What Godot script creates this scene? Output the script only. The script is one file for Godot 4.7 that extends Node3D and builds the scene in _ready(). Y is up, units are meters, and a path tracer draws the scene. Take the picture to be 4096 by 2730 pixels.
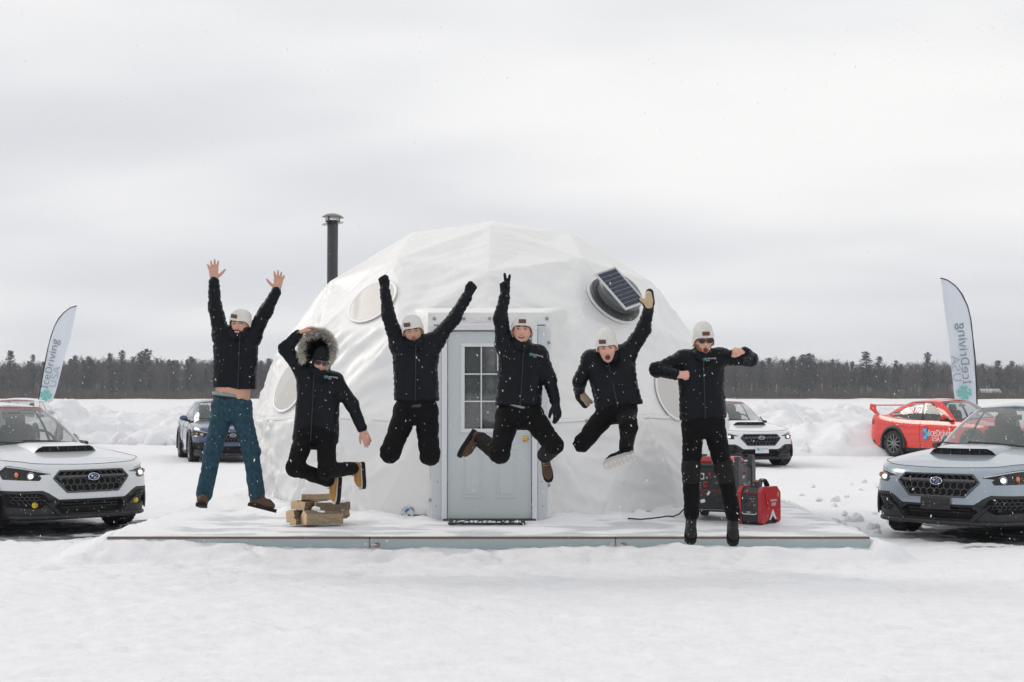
extends Node3D

# ---------------------------------------------------------------- constants
const LENS := 5686.0            # focal length in photograph pixels (4096 wide), about a 50 mm lens
const EYE := Vector3(0, 1.55, 0)
const PITCH := 2.186
const DECK_Y := 0.2
const DECK_Z0 := -13.62         # front edge of the deck
const DECK_Z1 := -21.9
const DECK_X0 := -3.87
const DECK_X1 := 3.42
const DOME_C := Vector3(-0.27, 0.735, -18.4)
const DOME_R := 3.08
const DOOR_Z := -15.33
const DOOR_X := -0.242

var rng := RandomNumberGenerator.new()
var counts := {}
var mats := {}
var texs := {}
var font: SystemFont

# ---------------------------------------------------------------- mesh builder
class MB:
	var v := PackedVector3Array()
	var ix := PackedInt32Array()
	var c := PackedColorArray()
	var uv := PackedVector2Array()
	var col := Color(1, 1, 1)
	var use_c := false

	func pt(p: Vector3) -> int:
		v.append(p)
		if use_c:
			c.append(col)
		return v.size() - 1

	func tri(a: int, b: int, d: int) -> void:      # counter-clockwise seen from outside
		ix.append(a); ix.append(d); ix.append(b)

	func quad(a: int, b: int, d: int, e: int) -> void:
		tri(a, b, d); tri(a, d, e)

	func face(pts: Array) -> void:                   # flat fan, counter-clockwise from outside
		var o := v.size()
		for p in pts:
			pt(p)
		for i in range(1, pts.size() - 1):
			tri(o, o + i, o + i + 1)

	func cface(pts: Array, center: Vector3) -> void: # flat fan of a convex body, turned away from its centre
		var m := Vector3.ZERO
		for p in pts:
			m += p
		m /= pts.size()
		var n: Vector3 = (pts[1] - pts[0]).cross(pts[2] - pts[0])
		if n.dot(m - center) < 0.0:
			pts.reverse()
		face(pts)

	func box(ctr: Vector3, size: Vector3, b := Basis(), bev := 0.0) -> void:
		var h := size * 0.5
		if bev <= 0.0:
			for a in 3:
				for s in [-1.0, 1.0]:
					var pts := []
					for q in [[-1, -1], [1, -1], [1, 1], [-1, 1]]:
						var p := Vector3.ZERO
						p[a] = h[a] * s
						p[(a + 1) % 3] = h[(a + 1) % 3] * q[0]
						p[(a + 2) % 3] = h[(a + 2) % 3] * q[1]
						pts.append(ctr + b * p)
					cface(pts, ctr)
			return
		bev = minf(bev, minf(h.x, minf(h.y, h.z)) * 0.9)
		for a in 3:
			for s in [-1.0, 1.0]:
				var pts := []
				for q in [[-1, -1], [1, -1], [1, 1], [-1, 1]]:
					var p := Vector3.ZERO
					p[a] = h[a] * s
					p[(a + 1) % 3] = (h[(a + 1) % 3] - bev) * q[0]
					p[(a + 2) % 3] = (h[(a + 2) % 3] - bev) * q[1]
					pts.append(ctr + b * p)
				cface(pts, ctr)
		for a in 3:
			var e := (a + 1) % 3
			var f := (a + 2) % 3
			for s in [-1.0, 1.0]:
				for t in [-1.0, 1.0]:
					var pts := []
					for q in [[-1, 0], [1, 0], [1, 1], [-1, 1]]:
						var p := Vector3.ZERO
						p[a] = (h[a] - bev) * q[0]
						p[e] = (h[e] - (bev if q[1] == 1 else 0.0)) * s
						p[f] = (h[f] - (bev if q[1] == 0 else 0.0)) * t
						pts.append(ctr + b * p)
					cface(pts, ctr)
		for sx in [-1.0, 1.0]:
			for sy in [-1.0, 1.0]:
				for sz in [-1.0, 1.0]:
					var pts := []
					for a in 3:
						var p := Vector3(sx * (h.x - bev), sy * (h.y - bev), sz * (h.z - bev))
						p[a] = h[a] * [sx, sy, sz][a]
						pts.append(ctr + b * p)
					cface(pts, ctr)

	func tube(path: Array, rad, sides := 8, caps := true, squash := Vector2(1, 1), up0 := Vector3.ZERO) -> void:
		var n := path.size()
		var up := up0
		var rings := []
		for i in n:
			var d: Vector3 = (path[mini(i + 1, n - 1)] - path[maxi(i - 1, 0)]).normalized()
			if up == Vector3.ZERO:
				up = Vector3.UP if absf(d.y) < 0.9 else Vector3.FORWARD
			var x := up.cross(d).normalized()
			up = d.cross(x).normalized()
			var r: float = rad[i] if rad is Array else rad
			var o := v.size()
			for k in sides:
				var t := TAU * k / sides
				pt(path[i] + x * cos(t) * r * squash.x + up * sin(t) * r * squash.y)
			rings.append(o)
		for i in n - 1:
			for k in sides:
				var k2 := (k + 1) % sides
				quad(rings[i] + k, rings[i] + k2, rings[i + 1] + k2, rings[i + 1] + k)
		if caps:
			for e in [0, n - 1]:
				var o := v.size()
				for k in sides:
					pt(v[rings[e] + k])
				var m := pt(path[e])
				for k in sides:
					if e == 0:
						tri(m, o + (k + 1) % sides, o + k)
					else:
						tri(m, o + k, o + (k + 1) % sides)

	func lathe(prof: Array, sides := 24, xf := Transform3D(), crease := false) -> void:   # prof: Vector2(r, y) upwards on the outside
		var rows := []
		for i in prof.size():
			var o := v.size()
			for k in sides:
				var t := TAU * k / sides
				pt(xf * Vector3(prof[i].x * sin(t), prof[i].y, prof[i].x * cos(t)))
			rows.append(o)
			if crease and i > 0 and i < prof.size() - 1:
				var o2 := v.size()
				for k in sides:
					pt(v[o + k])
				rows.append(o2)
		var i := 0
		while i < rows.size() - 1:
			for k in sides:
				var k2 := (k + 1) % sides
				quad(rows[i] + k, rows[i] + k2, rows[i + 1] + k2, rows[i + 1] + k)
			i += 2 if crease else 1

	func prism(poly: PackedVector2Array, depth: float, xf := Transform3D()) -> void:   # polygon in xy, pushed from z = -depth/2 to depth/2
		if Geometry2D.is_polygon_clockwise(poly):
			poly = poly.duplicate()
			poly.reverse()
		var t := Geometry2D.triangulate_polygon(poly)
		var h := depth * 0.5
		var o := v.size()
		for p in poly:
			pt(xf * Vector3(p.x, p.y, h))
		var o2 := v.size()
		for p in poly:
			pt(xf * Vector3(p.x, p.y, -h))
		for i in range(0, t.size(), 3):
			var A := poly[t[i]]; var B := poly[t[i + 1]]; var D := poly[t[i + 2]]
			var ccw := (B - A).cross(D - A) > 0.0
			if ccw:
				tri(o + t[i], o + t[i + 1], o + t[i + 2]); tri(o2 + t[i], o2 + t[i + 2], o2 + t[i + 1])
			else:
				tri(o + t[i], o + t[i + 2], o + t[i + 1]); tri(o2 + t[i], o2 + t[i + 1], o2 + t[i + 2])
		for i in poly.size():
			var j := (i + 1) % poly.size()
			face([xf * Vector3(poly[i].x, poly[i].y, -h), xf * Vector3(poly[j].x, poly[j].y, -h), xf * Vector3(poly[j].x, poly[j].y, h), xf * Vector3(poly[i].x, poly[i].y, h)])

	func ball(ctr: Vector3, r: Vector3, b := Basis(), n := 12) -> void:
		var m := n / 2
		var o := v.size()
		for i in m + 1:
			var a := PI * i / m
			for k in n:
				var t := TAU * k / n
				pt(ctr + b * Vector3(r.x * sin(a) * sin(t), -r.y * cos(a), r.z * sin(a) * cos(t)))
		for i in m:
			for k in n:
				var k2 := (k + 1) % n
				quad(o + i * n + k, o + i * n + k2, o + (i + 1) * n + k2, o + (i + 1) * n + k)

	func append(other: MB, xf := Transform3D()) -> void:
		var o := v.size()
		for p in other.v:
			pt(xf * p)
		for i in other.ix:
			ix.append(o + i)

	func mesh() -> ArrayMesh:
		var n := PackedVector3Array()
		n.resize(v.size())
		for i in range(0, ix.size(), 3):
			var a := ix[i]; var b := ix[i + 2]; var d := ix[i + 1]
			var m := (v[b] - v[a]).cross(v[d] - v[a])
			n[a] += m; n[b] += m; n[d] += m
		for i in n.size():
			n[i] = n[i].normalized() if n[i].length_squared() > 1e-20 else Vector3.UP
		var arr := []
		arr.resize(Mesh.ARRAY_MAX)
		arr[Mesh.ARRAY_VERTEX] = v
		arr[Mesh.ARRAY_NORMAL] = n
		arr[Mesh.ARRAY_INDEX] = ix
		if use_c:
			arr[Mesh.ARRAY_COLOR] = c
		if uv.size() == v.size():
			arr[Mesh.ARRAY_TEX_UV] = uv
		var am := ArrayMesh.new()
		am.add_surface_from_arrays(Mesh.PRIMITIVE_TRIANGLES, arr)
		return am

# ---------------------------------------------------------------- naming
func numbered(parent: Node, called: String) -> String:
	var key := str(parent.get_instance_id()) + called
	var n: int = counts.get(key, 0)
	counts[key] = n + 1
	return called if n == 0 else "%s_%03d" % [called, n]

func thing(called: String, label: String, category: String, at_pos := Vector3.ZERO, turn := 0.0, group := "") -> Node3D:
	var o := Node3D.new()
	o.name = numbered(self, called)
	add_child(o)
	o.position = at_pos
	o.rotation.y = turn
	o.set_meta("label", label)
	o.set_meta("category", category)
	if group:
		o.set_meta("group", group)
	return o

func part(parent: Node, called: String, what, m: Material) -> MeshInstance3D:
	var o := MeshInstance3D.new()
	o.name = numbered(parent, called)
	o.mesh = what.mesh() if what is MB else what
	o.material_override = m
	parent.add_child(o)
	return o

func tag(o: Node, label: String, category: String, group := "") -> void:
	o.set_meta("label", label)
	o.set_meta("category", category)
	if group:
		o.set_meta("group", group)

func structure(called: String, what, m: Material) -> MeshInstance3D:
	var o := part(self, called, what, m)
	o.set_meta("kind", "structure")
	return o

# photograph pixel (4096 x 2730) and distance in front of the eye -> place in the world
func at(sx: float, sy: float, depth: float) -> Vector3:
	var d := Vector3((sx - 2048.0) / LENS, -(sy - 1365.0) / LENS, -1.0).rotated(Vector3.RIGHT, deg_to_rad(PITCH))
	return EYE + d * (depth / -d.z)

# ---------------------------------------------------------------- materials
func lin(r: float, g: float, b: float) -> Color:
	return Color(r, g, b).linear_to_srgb()

func noise_tex(key: String, freq: float, size := 256, normal := false, strength := 4.0, type := FastNoiseLite.TYPE_SIMPLEX_SMOOTH, oct := 4) -> Texture2D:
	if texs.has(key):
		return texs[key]
	var n := FastNoiseLite.new()
	n.noise_type = type
	n.frequency = freq
	n.fractal_octaves = oct
	n.seed = hash(key) % 1000
	var t := NoiseTexture2D.new()
	t.width = size
	t.height = size
	t.seamless = true
	t.as_normal_map = normal
	t.bump_strength = strength
	t.noise = n
	texs[key] = t
	return t

func mat(key: String, col: Color, rough := 0.6, metal := 0.0, spec := 0.5) -> StandardMaterial3D:
	if mats.has(key):
		return mats[key]
	var m := StandardMaterial3D.new()
	m.albedo_color = col.linear_to_srgb()
	m.roughness = rough
	m.metallic = metal
	m.metallic_specular = spec
	mats[key] = m
	return m

func bumpy(m: StandardMaterial3D, key: String, freq: float, per_metre: float, strength: float, scale := 1.0, oct := 4) -> StandardMaterial3D:
	m.normal_enabled = true
	m.normal_texture = noise_tex(key, freq, 256, true, strength, FastNoiseLite.TYPE_SIMPLEX_SMOOTH, oct)
	m.normal_scale = scale
	m.uv1_triplanar = true
	m.uv1_world_triplanar = true
	m.uv1_scale = Vector3.ONE * per_metre
	return m

func lettering(parent: Node, called: String, text: String, height: float, xf: Transform3D, m: Material, bold := false, width := 0.0) -> MeshInstance3D:
	var t := TextMesh.new()
	t.font = font
	t.text = text
	t.font_size = 48
	t.pixel_size = height / 36.0
	t.depth = 0.003
	t.curve_step = 4.0
	t.horizontal_alignment = HORIZONTAL_ALIGNMENT_CENTER
	t.vertical_alignment = VERTICAL_ALIGNMENT_CENTER
	var o := MeshInstance3D.new()
	o.name = numbered(parent, called)
	var am := ArrayMesh.new()
	am.add_surface_from_arrays(Mesh.PRIMITIVE_TRIANGLES, t.surface_get_arrays(0))
	for s in range(1, t.get_surface_count()):
		am.add_surface_from_arrays(Mesh.PRIMITIVE_TRIANGLES, t.surface_get_arrays(s))
	o.mesh = am
	if width > 0.0:
		var w := am.get_aabb().size.x
		xf = xf * Transform3D(Basis.from_scale(Vector3(width / maxf(w, 0.001), 1, 1)), Vector3.ZERO)
	o.transform = xf
	o.material_override = m
	parent.add_child(o)
	return o

func make_noise(seed_: int, freq: float, oct := 3, type := FastNoiseLite.TYPE_SIMPLEX_SMOOTH) -> FastNoiseLite:
	var n := FastNoiseLite.new()
	n.seed = seed_
	n.frequency = freq
	n.noise_type = type
	n.fractal_octaves = oct
	return n

func smooth(a: float, b: float, x: float) -> float:
	return smoothstep(a, b, x)

func rot_to(y_axis: Vector3, z_hint: Vector3) -> Basis:      # basis whose y runs along y_axis and whose z is as near z_hint as can be
	var y := y_axis.normalized()
	var x := y.cross(z_hint).normalized()
	return Basis(x, y, x.cross(y).normalized())

# ---------------------------------------------------------------- camera, sky, sun
func build_camera_and_light() -> void:
	var cam := Camera3D.new()
	cam.name = "camera"
	cam.position = EYE
	cam.rotation_degrees = Vector3(PITCH, 0, 0)
	cam.fov = 27.0
	cam.near = 0.1
	cam.far = 4000.0
	cam.current = true
	add_child(cam)
	var sun := DirectionalLight3D.new()
	sun.name = "sun"
	sun.light_energy = 0.36
	sun.light_color = Color(1.0, 0.965, 0.92)
	sun.light_angular_distance = 24.0
	sun.shadow_enabled = true
	sun.look_at_from_position(Vector3(-0.78, 0.62, -0.42), Vector3.ZERO)
	add_child(sun)
	var env := Environment.new()
	env.background_mode = Environment.BG_SKY
	env.tonemap_mode = Environment.TONE_MAPPER_LINEAR
	env.tonemap_exposure = 1.06
	env.background_energy_multiplier = 1.0
	env.sdfgi_enabled = true
	env.ssao_enabled = true
	env.ssil_enabled = true
	env.fog_enabled = true
	env.fog_density = 0.00039
	env.fog_light_color = Color(0.86, 0.88, 0.91)
	var sky := Sky.new()
	var sm := PanoramaSkyMaterial.new()
	sm.panorama = ImageTexture.create_from_image(cloud_sky())
	sky.sky_material = sm
	env.sky = sky
	var we := WorldEnvironment.new()
	we.name = "air"
	we.environment = env
	add_child(we)

# an overcast sky: layers of stratus seen from below, so that they thin out to streaks towards the horizon
func cloud_sky() -> Image:
	var w := 2048
	var h := 1024
	var big := make_noise(25, 0.22, 3)
	var mid := make_noise(75, 0.8, 4)
	var data := PackedFloat32Array()
	data.resize(w * h * 4)
	for j in h:
		var el := PI * (0.5 - (j + 0.5) / h)
		if el < -0.02:
			for i in w:
				var k := (j * w + i) * 4
				data[k] = 0.74; data[k + 1] = 0.745; data[k + 2] = 0.765; data[k + 3] = 1.0
			continue
		var s := maxf(sin(el), 0.0)
		var reach := 1.0 / (s + 0.24)
		for i in w:
			var az := TAU * (i + 0.5) / w
			var x := sin(az) * reach
			var y := -cos(az) * reach
			var a := big.get_noise_2d(x * 1.0 + 4.0, y * 1.7 + 2.0)
			var b := mid.get_noise_3d(x * 0.75 + 1.5, y * 1.5, 3.0)
			var c := mid.get_noise_3d(sin(az) * 3.0, el * 14.0, cos(az) * 3.0)
			var t := clampf(0.50 + 0.80 * a + 0.65 * b + 0.20 * c, 0.0, 1.0)
			t = t * t * (3.0 - 2.0 * t)
			var lum := lerpf(0.715, 0.915, t)
			var k := (j * w + i) * 4
			data[k] = lum * lerpf(0.968, 1.003, t)
			data[k + 1] = lum * lerpf(0.987, 0.999, t)
			data[k + 2] = lum * lerpf(1.038, 0.993, t)
			data[k + 3] = 1.0
	return Image.create_from_data(w, h, false, Image.FORMAT_RGBAF, data.to_byte_array())

# ---------------------------------------------------------------- snow
var n_a: FastNoiseLite
var n_b: FastNoiseLite
var n_c: FastNoiseLite
var n_d: FastNoiseLite

const TRACKS := [[-9.0, -44.0, 33.2, 1.0], [14.0, 22.0, 33.5, 0.9], [-22.0, 10.0, 30.0, 0.9], [3.0, -60.0, 49.4, 0.8], [30.0, -30.0, 25.5, 1.0], [-34.0, -24.0, 26.0, 1.0]]
var prints := []

func in_deck(x: float, z: float, m: float) -> bool:
	return x > DECK_X0 - m and x < DECK_X1 + m and z < DECK_Z0 + m and z > DECK_Z1 - m

func ground_y(x: float, z: float) -> float:
	var far := smooth(40.0, 90.0, -z)
	var y := n_a.get_noise_2d(x * 0.35, z * 0.35) * 0.035 * (1.0 - far * 0.3)
	y += n_b.get_noise_2d(x * 1.1, z * 2.0) * 0.017
	var near := 1.0 - smooth(18.0, 34.0, -z)
	if near > 0.0:
		y += (n_c.get_noise_2d(x * 5.0, z * 7.0) * 0.015 + n_b.get_noise_2d(x * 2.6 + 40.0, z * 5.0) * 0.010 + maxf(n_c.get_noise_2d(x * 2.0 - 20.0, z * 3.0) - 0.15, 0.0) * 0.03) * near
		var r := 1.0 - absf(n_b.get_noise_2d(x * 0.7 + 9.0, z * 3.4 - 7.0))
		y -= pow(r, 9.0) * 0.022 * near
		var tr := absf(n_a.get_noise_2d(x * 0.18 + 3.0, z * 1.1))
		y -= smooth(0.05, 0.0, tr) * 0.012 * near * (0.6 + 0.8 * n_c.get_noise_2d(x * 9.0, z * 3.0))
	if far > 0.0:
		y += far * (absf(n_a.get_noise_2d(x * 0.10, z * 0.22)) * 0.5 + maxf(n_b.get_noise_2d(x * 0.25, z * 0.3), 0.0) * 0.35)
	# snow heaped against the deck
	var dx := maxf(maxf(DECK_X0 - x, x - DECK_X1), 0.0)
	var dz := maxf(maxf(z - DECK_Z0, DECK_Z1 - z), 0.0)
	var d := sqrt(dx * dx + dz * dz)
	if d < 1.4:
		var side := 0.085 if dx > 0.0 else 0.075 * smooth(-2.0, -3.5, x)
		var k := 1.0 - smooth(0.0, 0.52 + 0.35 * n_a.get_noise_2d(x * 1.7, z), d)
		var lump := n_b.get_noise_2d(x * 1.6 + 3.0, z * 1.6) * 0.055 + absf(n_c.get_noise_2d(x * 2.4, z * 2.4)) * 0.045
		y = lerpf(y, maxf(y, 0.0) + 0.094 + side + lump * (0.35 + 0.65 * smooth(0.0, 0.25, d)), k)
		if in_deck(x, z, -0.12):
			y = 0.0
	# tyre tracks swept across the packed snow, and boot prints before the deck
	if z > -34.0 and z < -6.0:
		for q in TRACKS:
			var d2: float = absf(Vector2(x - q[0], z - q[1]).length() - q[2])
			for lane in [0.0, 1.56]:
				var e: float = absf(d2 - lane) if lane > 0.0 else d2
				if e < 0.2:
					var s: float = atan2(x - q[0], z - q[1]) * q[2]
					y -= (smooth(0.13, 0.09, e) * (0.010 + 0.004 * sin(s * 90.0)) - smooth(0.05, 0.0, absf(e - 0.16)) * 0.006) * q[3]
		if z > -13.7 and z < -10.8:
			for f in prints:
				var dx2: float = x - f.x
				var dz2: float = z - f.y
				if dx2 * dx2 + dz2 * dz2 < 0.05:
					var r := Vector2(dx2, dz2).rotated(f.z)
					y -= 0.022 * smooth(1.15, 0.85, Vector2(r.x / 0.055, r.y / 0.145).length()) - 0.006 * smooth(0.3, 0.0, absf(Vector2(r.x / 0.075, r.y / 0.165).length() - 1.05))
	# scraped hollow under the two near cars
	y -= 0.05 * exp(-(pow((x + 5.9) / 1.9, 2.0) + pow((z + 17.0) / 1.6, 2.0)))
	y -= 0.05 * exp(-(pow((x - 5.7) / 1.9, 2.0) + pow((z + 16.2) / 1.6, 2.0)))
	return y

# white snow, and grey bare ice under the two near cars, their shade painted in, streaked and ragged at the edge
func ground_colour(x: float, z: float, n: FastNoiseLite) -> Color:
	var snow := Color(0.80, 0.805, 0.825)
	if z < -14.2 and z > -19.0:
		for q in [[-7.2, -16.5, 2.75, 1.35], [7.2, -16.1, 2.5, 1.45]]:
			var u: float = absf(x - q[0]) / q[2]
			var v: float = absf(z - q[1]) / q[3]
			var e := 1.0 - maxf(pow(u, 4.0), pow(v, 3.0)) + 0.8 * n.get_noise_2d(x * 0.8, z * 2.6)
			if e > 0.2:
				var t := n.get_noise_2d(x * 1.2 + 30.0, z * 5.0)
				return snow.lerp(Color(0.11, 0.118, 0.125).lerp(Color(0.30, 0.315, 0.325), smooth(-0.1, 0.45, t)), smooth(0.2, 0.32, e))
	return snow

func lines(dense0: float, dense1: float, step: float, lo: float, hi: float, grow: float) -> PackedFloat32Array:
	var out := PackedFloat32Array()
	var left := []
	var s := step
	var p := dense0
	while p > lo:
		s *= grow
		p -= s
		left.append(p)
	left.reverse()
	for q in left:
		out.append(q)
	p = dense0
	while p < dense1:
		out.append(p)
		p += step
	s = step
	while p < hi:
		out.append(p)
		s *= grow
		p += s
	out.append(hi)
	return out

func snow_material() -> StandardMaterial3D:
	var m := mat("snow", Color(0.80, 0.805, 0.825), 0.72, 0.0, 0.3)
	if not m.normal_enabled:
		bumpy(m, "snow_n", 0.02, 1.9, 5.0, 0.6, 5)
	return m

func build_ground() -> void:
	n_a = make_noise(3, 0.6, 3)
	n_b = make_noise(5, 1.0, 3)
	n_c = make_noise(8, 1.2, 3)
	n_d = make_noise(13, 1.0, 2, FastNoiseLite.TYPE_CELLULAR)
	n_d.cellular_return_type = FastNoiseLite.RETURN_DISTANCE
	for i in 60:
		prints.append(Vector3(rng.randf_range(-4.4, 3.6), -13.55 + 2.4 * rng.randf() * rng.randf(), rng.randf() * TAU))
	var xs := lines(-9.8, 9.8, 0.055, -1600.0, 1600.0, 1.06)
	var zs := lines(-17.0, -7.0, 0.045, -1500.0, 1500.0, 1.05)
	var mb := MB.new()
	var nx := xs.size()
	mb.use_c = true
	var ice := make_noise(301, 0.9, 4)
	for z in zs:
		for x in xs:
			mb.v.append(Vector3(x, ground_y(x, z), z))
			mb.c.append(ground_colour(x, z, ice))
	for j in zs.size() - 1:
		for i in nx - 1:
			var o := j * nx + i
			mb.quad(o, o + nx, o + nx + 1, o + 1)
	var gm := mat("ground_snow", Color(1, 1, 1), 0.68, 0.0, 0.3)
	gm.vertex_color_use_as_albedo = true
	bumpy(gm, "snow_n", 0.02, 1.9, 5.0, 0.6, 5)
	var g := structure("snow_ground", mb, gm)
	g.set_meta("label", "packed white snow over the frozen lake")

# a ploughed bank of lumpy snow along a line, its own fine heightfield
func snow_bank(path: Array, width: float, height: float, label: String, seed_: int) -> void:
	var mb := MB.new()
	var la := make_noise(seed_, 0.35, 3)
	var lb := make_noise(seed_ + 1, 0.9, 2, FastNoiseLite.TYPE_CELLULAR)
	lb.cellular_return_type = FastNoiseLite.RETURN_DISTANCE
	var cv := Curve3D.new()
	for p in path:
		cv.add_point(p, Vector3.ZERO, Vector3.ZERO)
	var total := cv.get_baked_length()
	var nu := int(total / 0.11)
	var nw := int(width / 0.11)
	for i in nu + 1:
		var s := total * i / nu
		var p := cv.sample_baked(s)
		var q := cv.sample_baked(minf(s + 0.4, total)) - cv.sample_baked(maxf(s - 0.4, 0.0))
		var side := Vector3(-q.z, 0, q.x).normalized()
		for k in nw + 1:
			var t := float(k) / nw
			var w: Vector3 = p + side * (t - 0.5) * width
			var prof := pow(sin(PI * t), 0.75) * (0.75 + 0.55 * la.get_noise_2d(s * 0.5, 0.0))
			var ends := smooth(0.0, 2.0, s) * smooth(0.0, 2.0, total - s)
			var wx := w.x + la.get_noise_2d(w.z * 2.0, w.x * 2.0) * 0.5
			var wz := w.z + la.get_noise_2d(w.x * 2.0, w.z * 2.0 + 30.0) * 0.5
			var ch := clampf(-lb.get_noise_2d(wx * 1.1, wz * 1.1), 0.0, 1.0)
			var ch2 := clampf(-lb.get_noise_2d(wx * 2.6 + 20.0, wz * 2.6), 0.0, 1.0)
			var ch3 := clampf(-lb.get_noise_2d(wx * 5.5 + 40.0, wz * 5.5), 0.0, 1.0)
			var y := ends * height * (prof * (0.50 + 0.75 * la.get_noise_2d(w.x * 0.8, w.z * 0.8)) + pow(sin(PI * t), 0.5) * (ch * 0.32 + ch2 * 0.30 + ch3 * 0.17))
			mb.v.append(Vector3(w.x, ground_y(w.x, w.z) - 0.12 + y, w.z))
	for i in nu:
		for k in nw:
			var o := i * (nw + 1) + k
			mb.quad(o, o + nw + 1, o + nw + 2, o + 1)
	var b := structure("snow_bank", mb, snow_material())
	b.set_meta("label", label)

func build_banks() -> void:
	snow_bank([Vector3(-21, 0, -44), Vector3(-15, 0, -46.5), Vector3(-9, 0, -48), Vector3(-3, 0, -50)], 4.6, 1.15, "ploughed bank of lumpy snow behind the blue car", 31)
	snow_bank([Vector3(-30, 0, -66), Vector3(-12, 0, -70), Vector3(4, 0, -74)], 6.0, 0.9, "low ridge of snow across the lake on the flag's side", 37)
	snow_bank([Vector3(5.5, 0, -39), Vector3(9.5, 0, -38.5), Vector3(13.0, 0, -41.5), Vector3(19, 0, -44), Vector3(27, 0, -46)], 4.8, 0.86, "ploughed bank of lumpy snow behind the red car", 41)
	snow_bank([Vector3(3, 0, -52), Vector3(12, 0, -51), Vector3(22, 0, -56), Vector3(34, 0, -60)], 6.5, 0.95, "second bank of broken snow beyond the red car", 43)
	snow_bank([Vector3(-4, 0, -84), Vector3(18, 0, -80), Vector3(46, 0, -92)], 7.0, 0.8, "long low snow ridge across the open lake", 47)
	# loose lumps thrown off the plough
	var mb := MB.new()
	var ln := make_noise(51, 2.0, 2)
	for q in [[-19.0, -43.0, -7.0, -46.0, 46, 0.30], [6.0, -37.5, 12.0, -38.0, 40, 0.24], [12.0, -39.5, 26.0, -43.0, 60, 0.28], [3.5, -16.2, 5.4, -19.0, 26, 0.075], [-6.5, -14.6, -3.9, -15.4, 16, 0.05], [-21.0, -48.5, -4.0, -50.0, 40, 0.4], [4.4, -20.0, 6.5, -26.0, 22, 0.09]]:
		for i in int(q[4]):
			var t := rng.randf()
			var x: float = lerpf(q[0], q[2], t) + rng.randfn(0.0, 0.5)
			var z: float = lerpf(q[1], q[3], t) + rng.randfn(0.0, 0.35)
			if in_deck(x, z, 0.2):
				continue
			var r: float = q[5] * (0.35 + 0.9 * rng.randf() * rng.randf())
			var o := mb.v.size()
			mb.ball(Vector3(x, ground_y(x, z) + r * 0.25, z), Vector3(r * rng.randf_range(0.8, 1.4), r * rng.randf_range(0.6, 1.0), r * rng.randf_range(0.8, 1.3)), Basis(Vector3.UP, rng.randf() * TAU), 16)
			for k in range(o, mb.v.size()):
				var c := Vector3(x, ground_y(x, z), z)
				mb.v[k] += (mb.v[k] - c) * ln.get_noise_3dv(mb.v[k] / r * 0.35) * 0.45
	var st := part(self, "snow_lump", mb, snow_material())
	st.set_meta("kind", "stuff")
	tag(st, "loose lumps of broken snow lying along the banks", "snow")

# ---------------------------------------------------------------- far shore
func pine_mesh(seed_: int, tall: float) -> Array:      # [trunk, crown]
	var r := RandomNumberGenerator.new()
	r.seed = seed_
	var tr := MB.new()
	tr.tube([Vector3(0, -0.5, 0), Vector3(r.randfn(0, 0.1), tall * 0.5, 0), Vector3(r.randfn(0, 0.2), tall * 0.97, 0)], [0.26, 0.17, 0.03], 6)
	var cr := MB.new()
	cr.use_c = true
	var low := r.randf_range(0.06, 0.24)
	var y := tall * low
	while y < tall * 0.985:
		var f := (y / tall - low) / (1.0 - low)
		var reach := tall * (0.155 * pow(1.0 - f, 0.55) + 0.022) * r.randf_range(0.45, 1.3)
		for k in r.randi_range(6, 9):
			var a := r.randf() * TAU
			var len_ := reach * r.randf_range(0.5, 1.15)
			var d := Vector3(cos(a), r.randf_range(-0.12, 0.3), sin(a))
			var s := Vector3(-sin(a), 0, cos(a))
			for q in 7:
				var t0 := r.randf_range(0.2, 1.0)
				var p := Vector3(0, y, 0) + d * len_ * t0 + Vector3(r.randfn(0, 0.12), r.randfn(0, 0.14), r.randfn(0, 0.12))
				var w := 0.24 + 0.30 * r.randf()
				var tone := r.randf_range(0.65, 1.3)
				cr.col = Color(0.040 * tone, 0.056 * tone, 0.046 * tone)
				var u := (d + Vector3(r.randfn(0, 0.5), r.randfn(0, 0.35), r.randfn(0, 0.5))).normalized()
				cr.face([p - s * w * 0.5, p + u * w * 1.6, p + s * w * 0.5 + Vector3(0, r.randf_range(-0.2, 0.2), 0)])
		y += tall * r.randf_range(0.022, 0.045)
	return [tr.mesh(), cr.mesh()]

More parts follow.
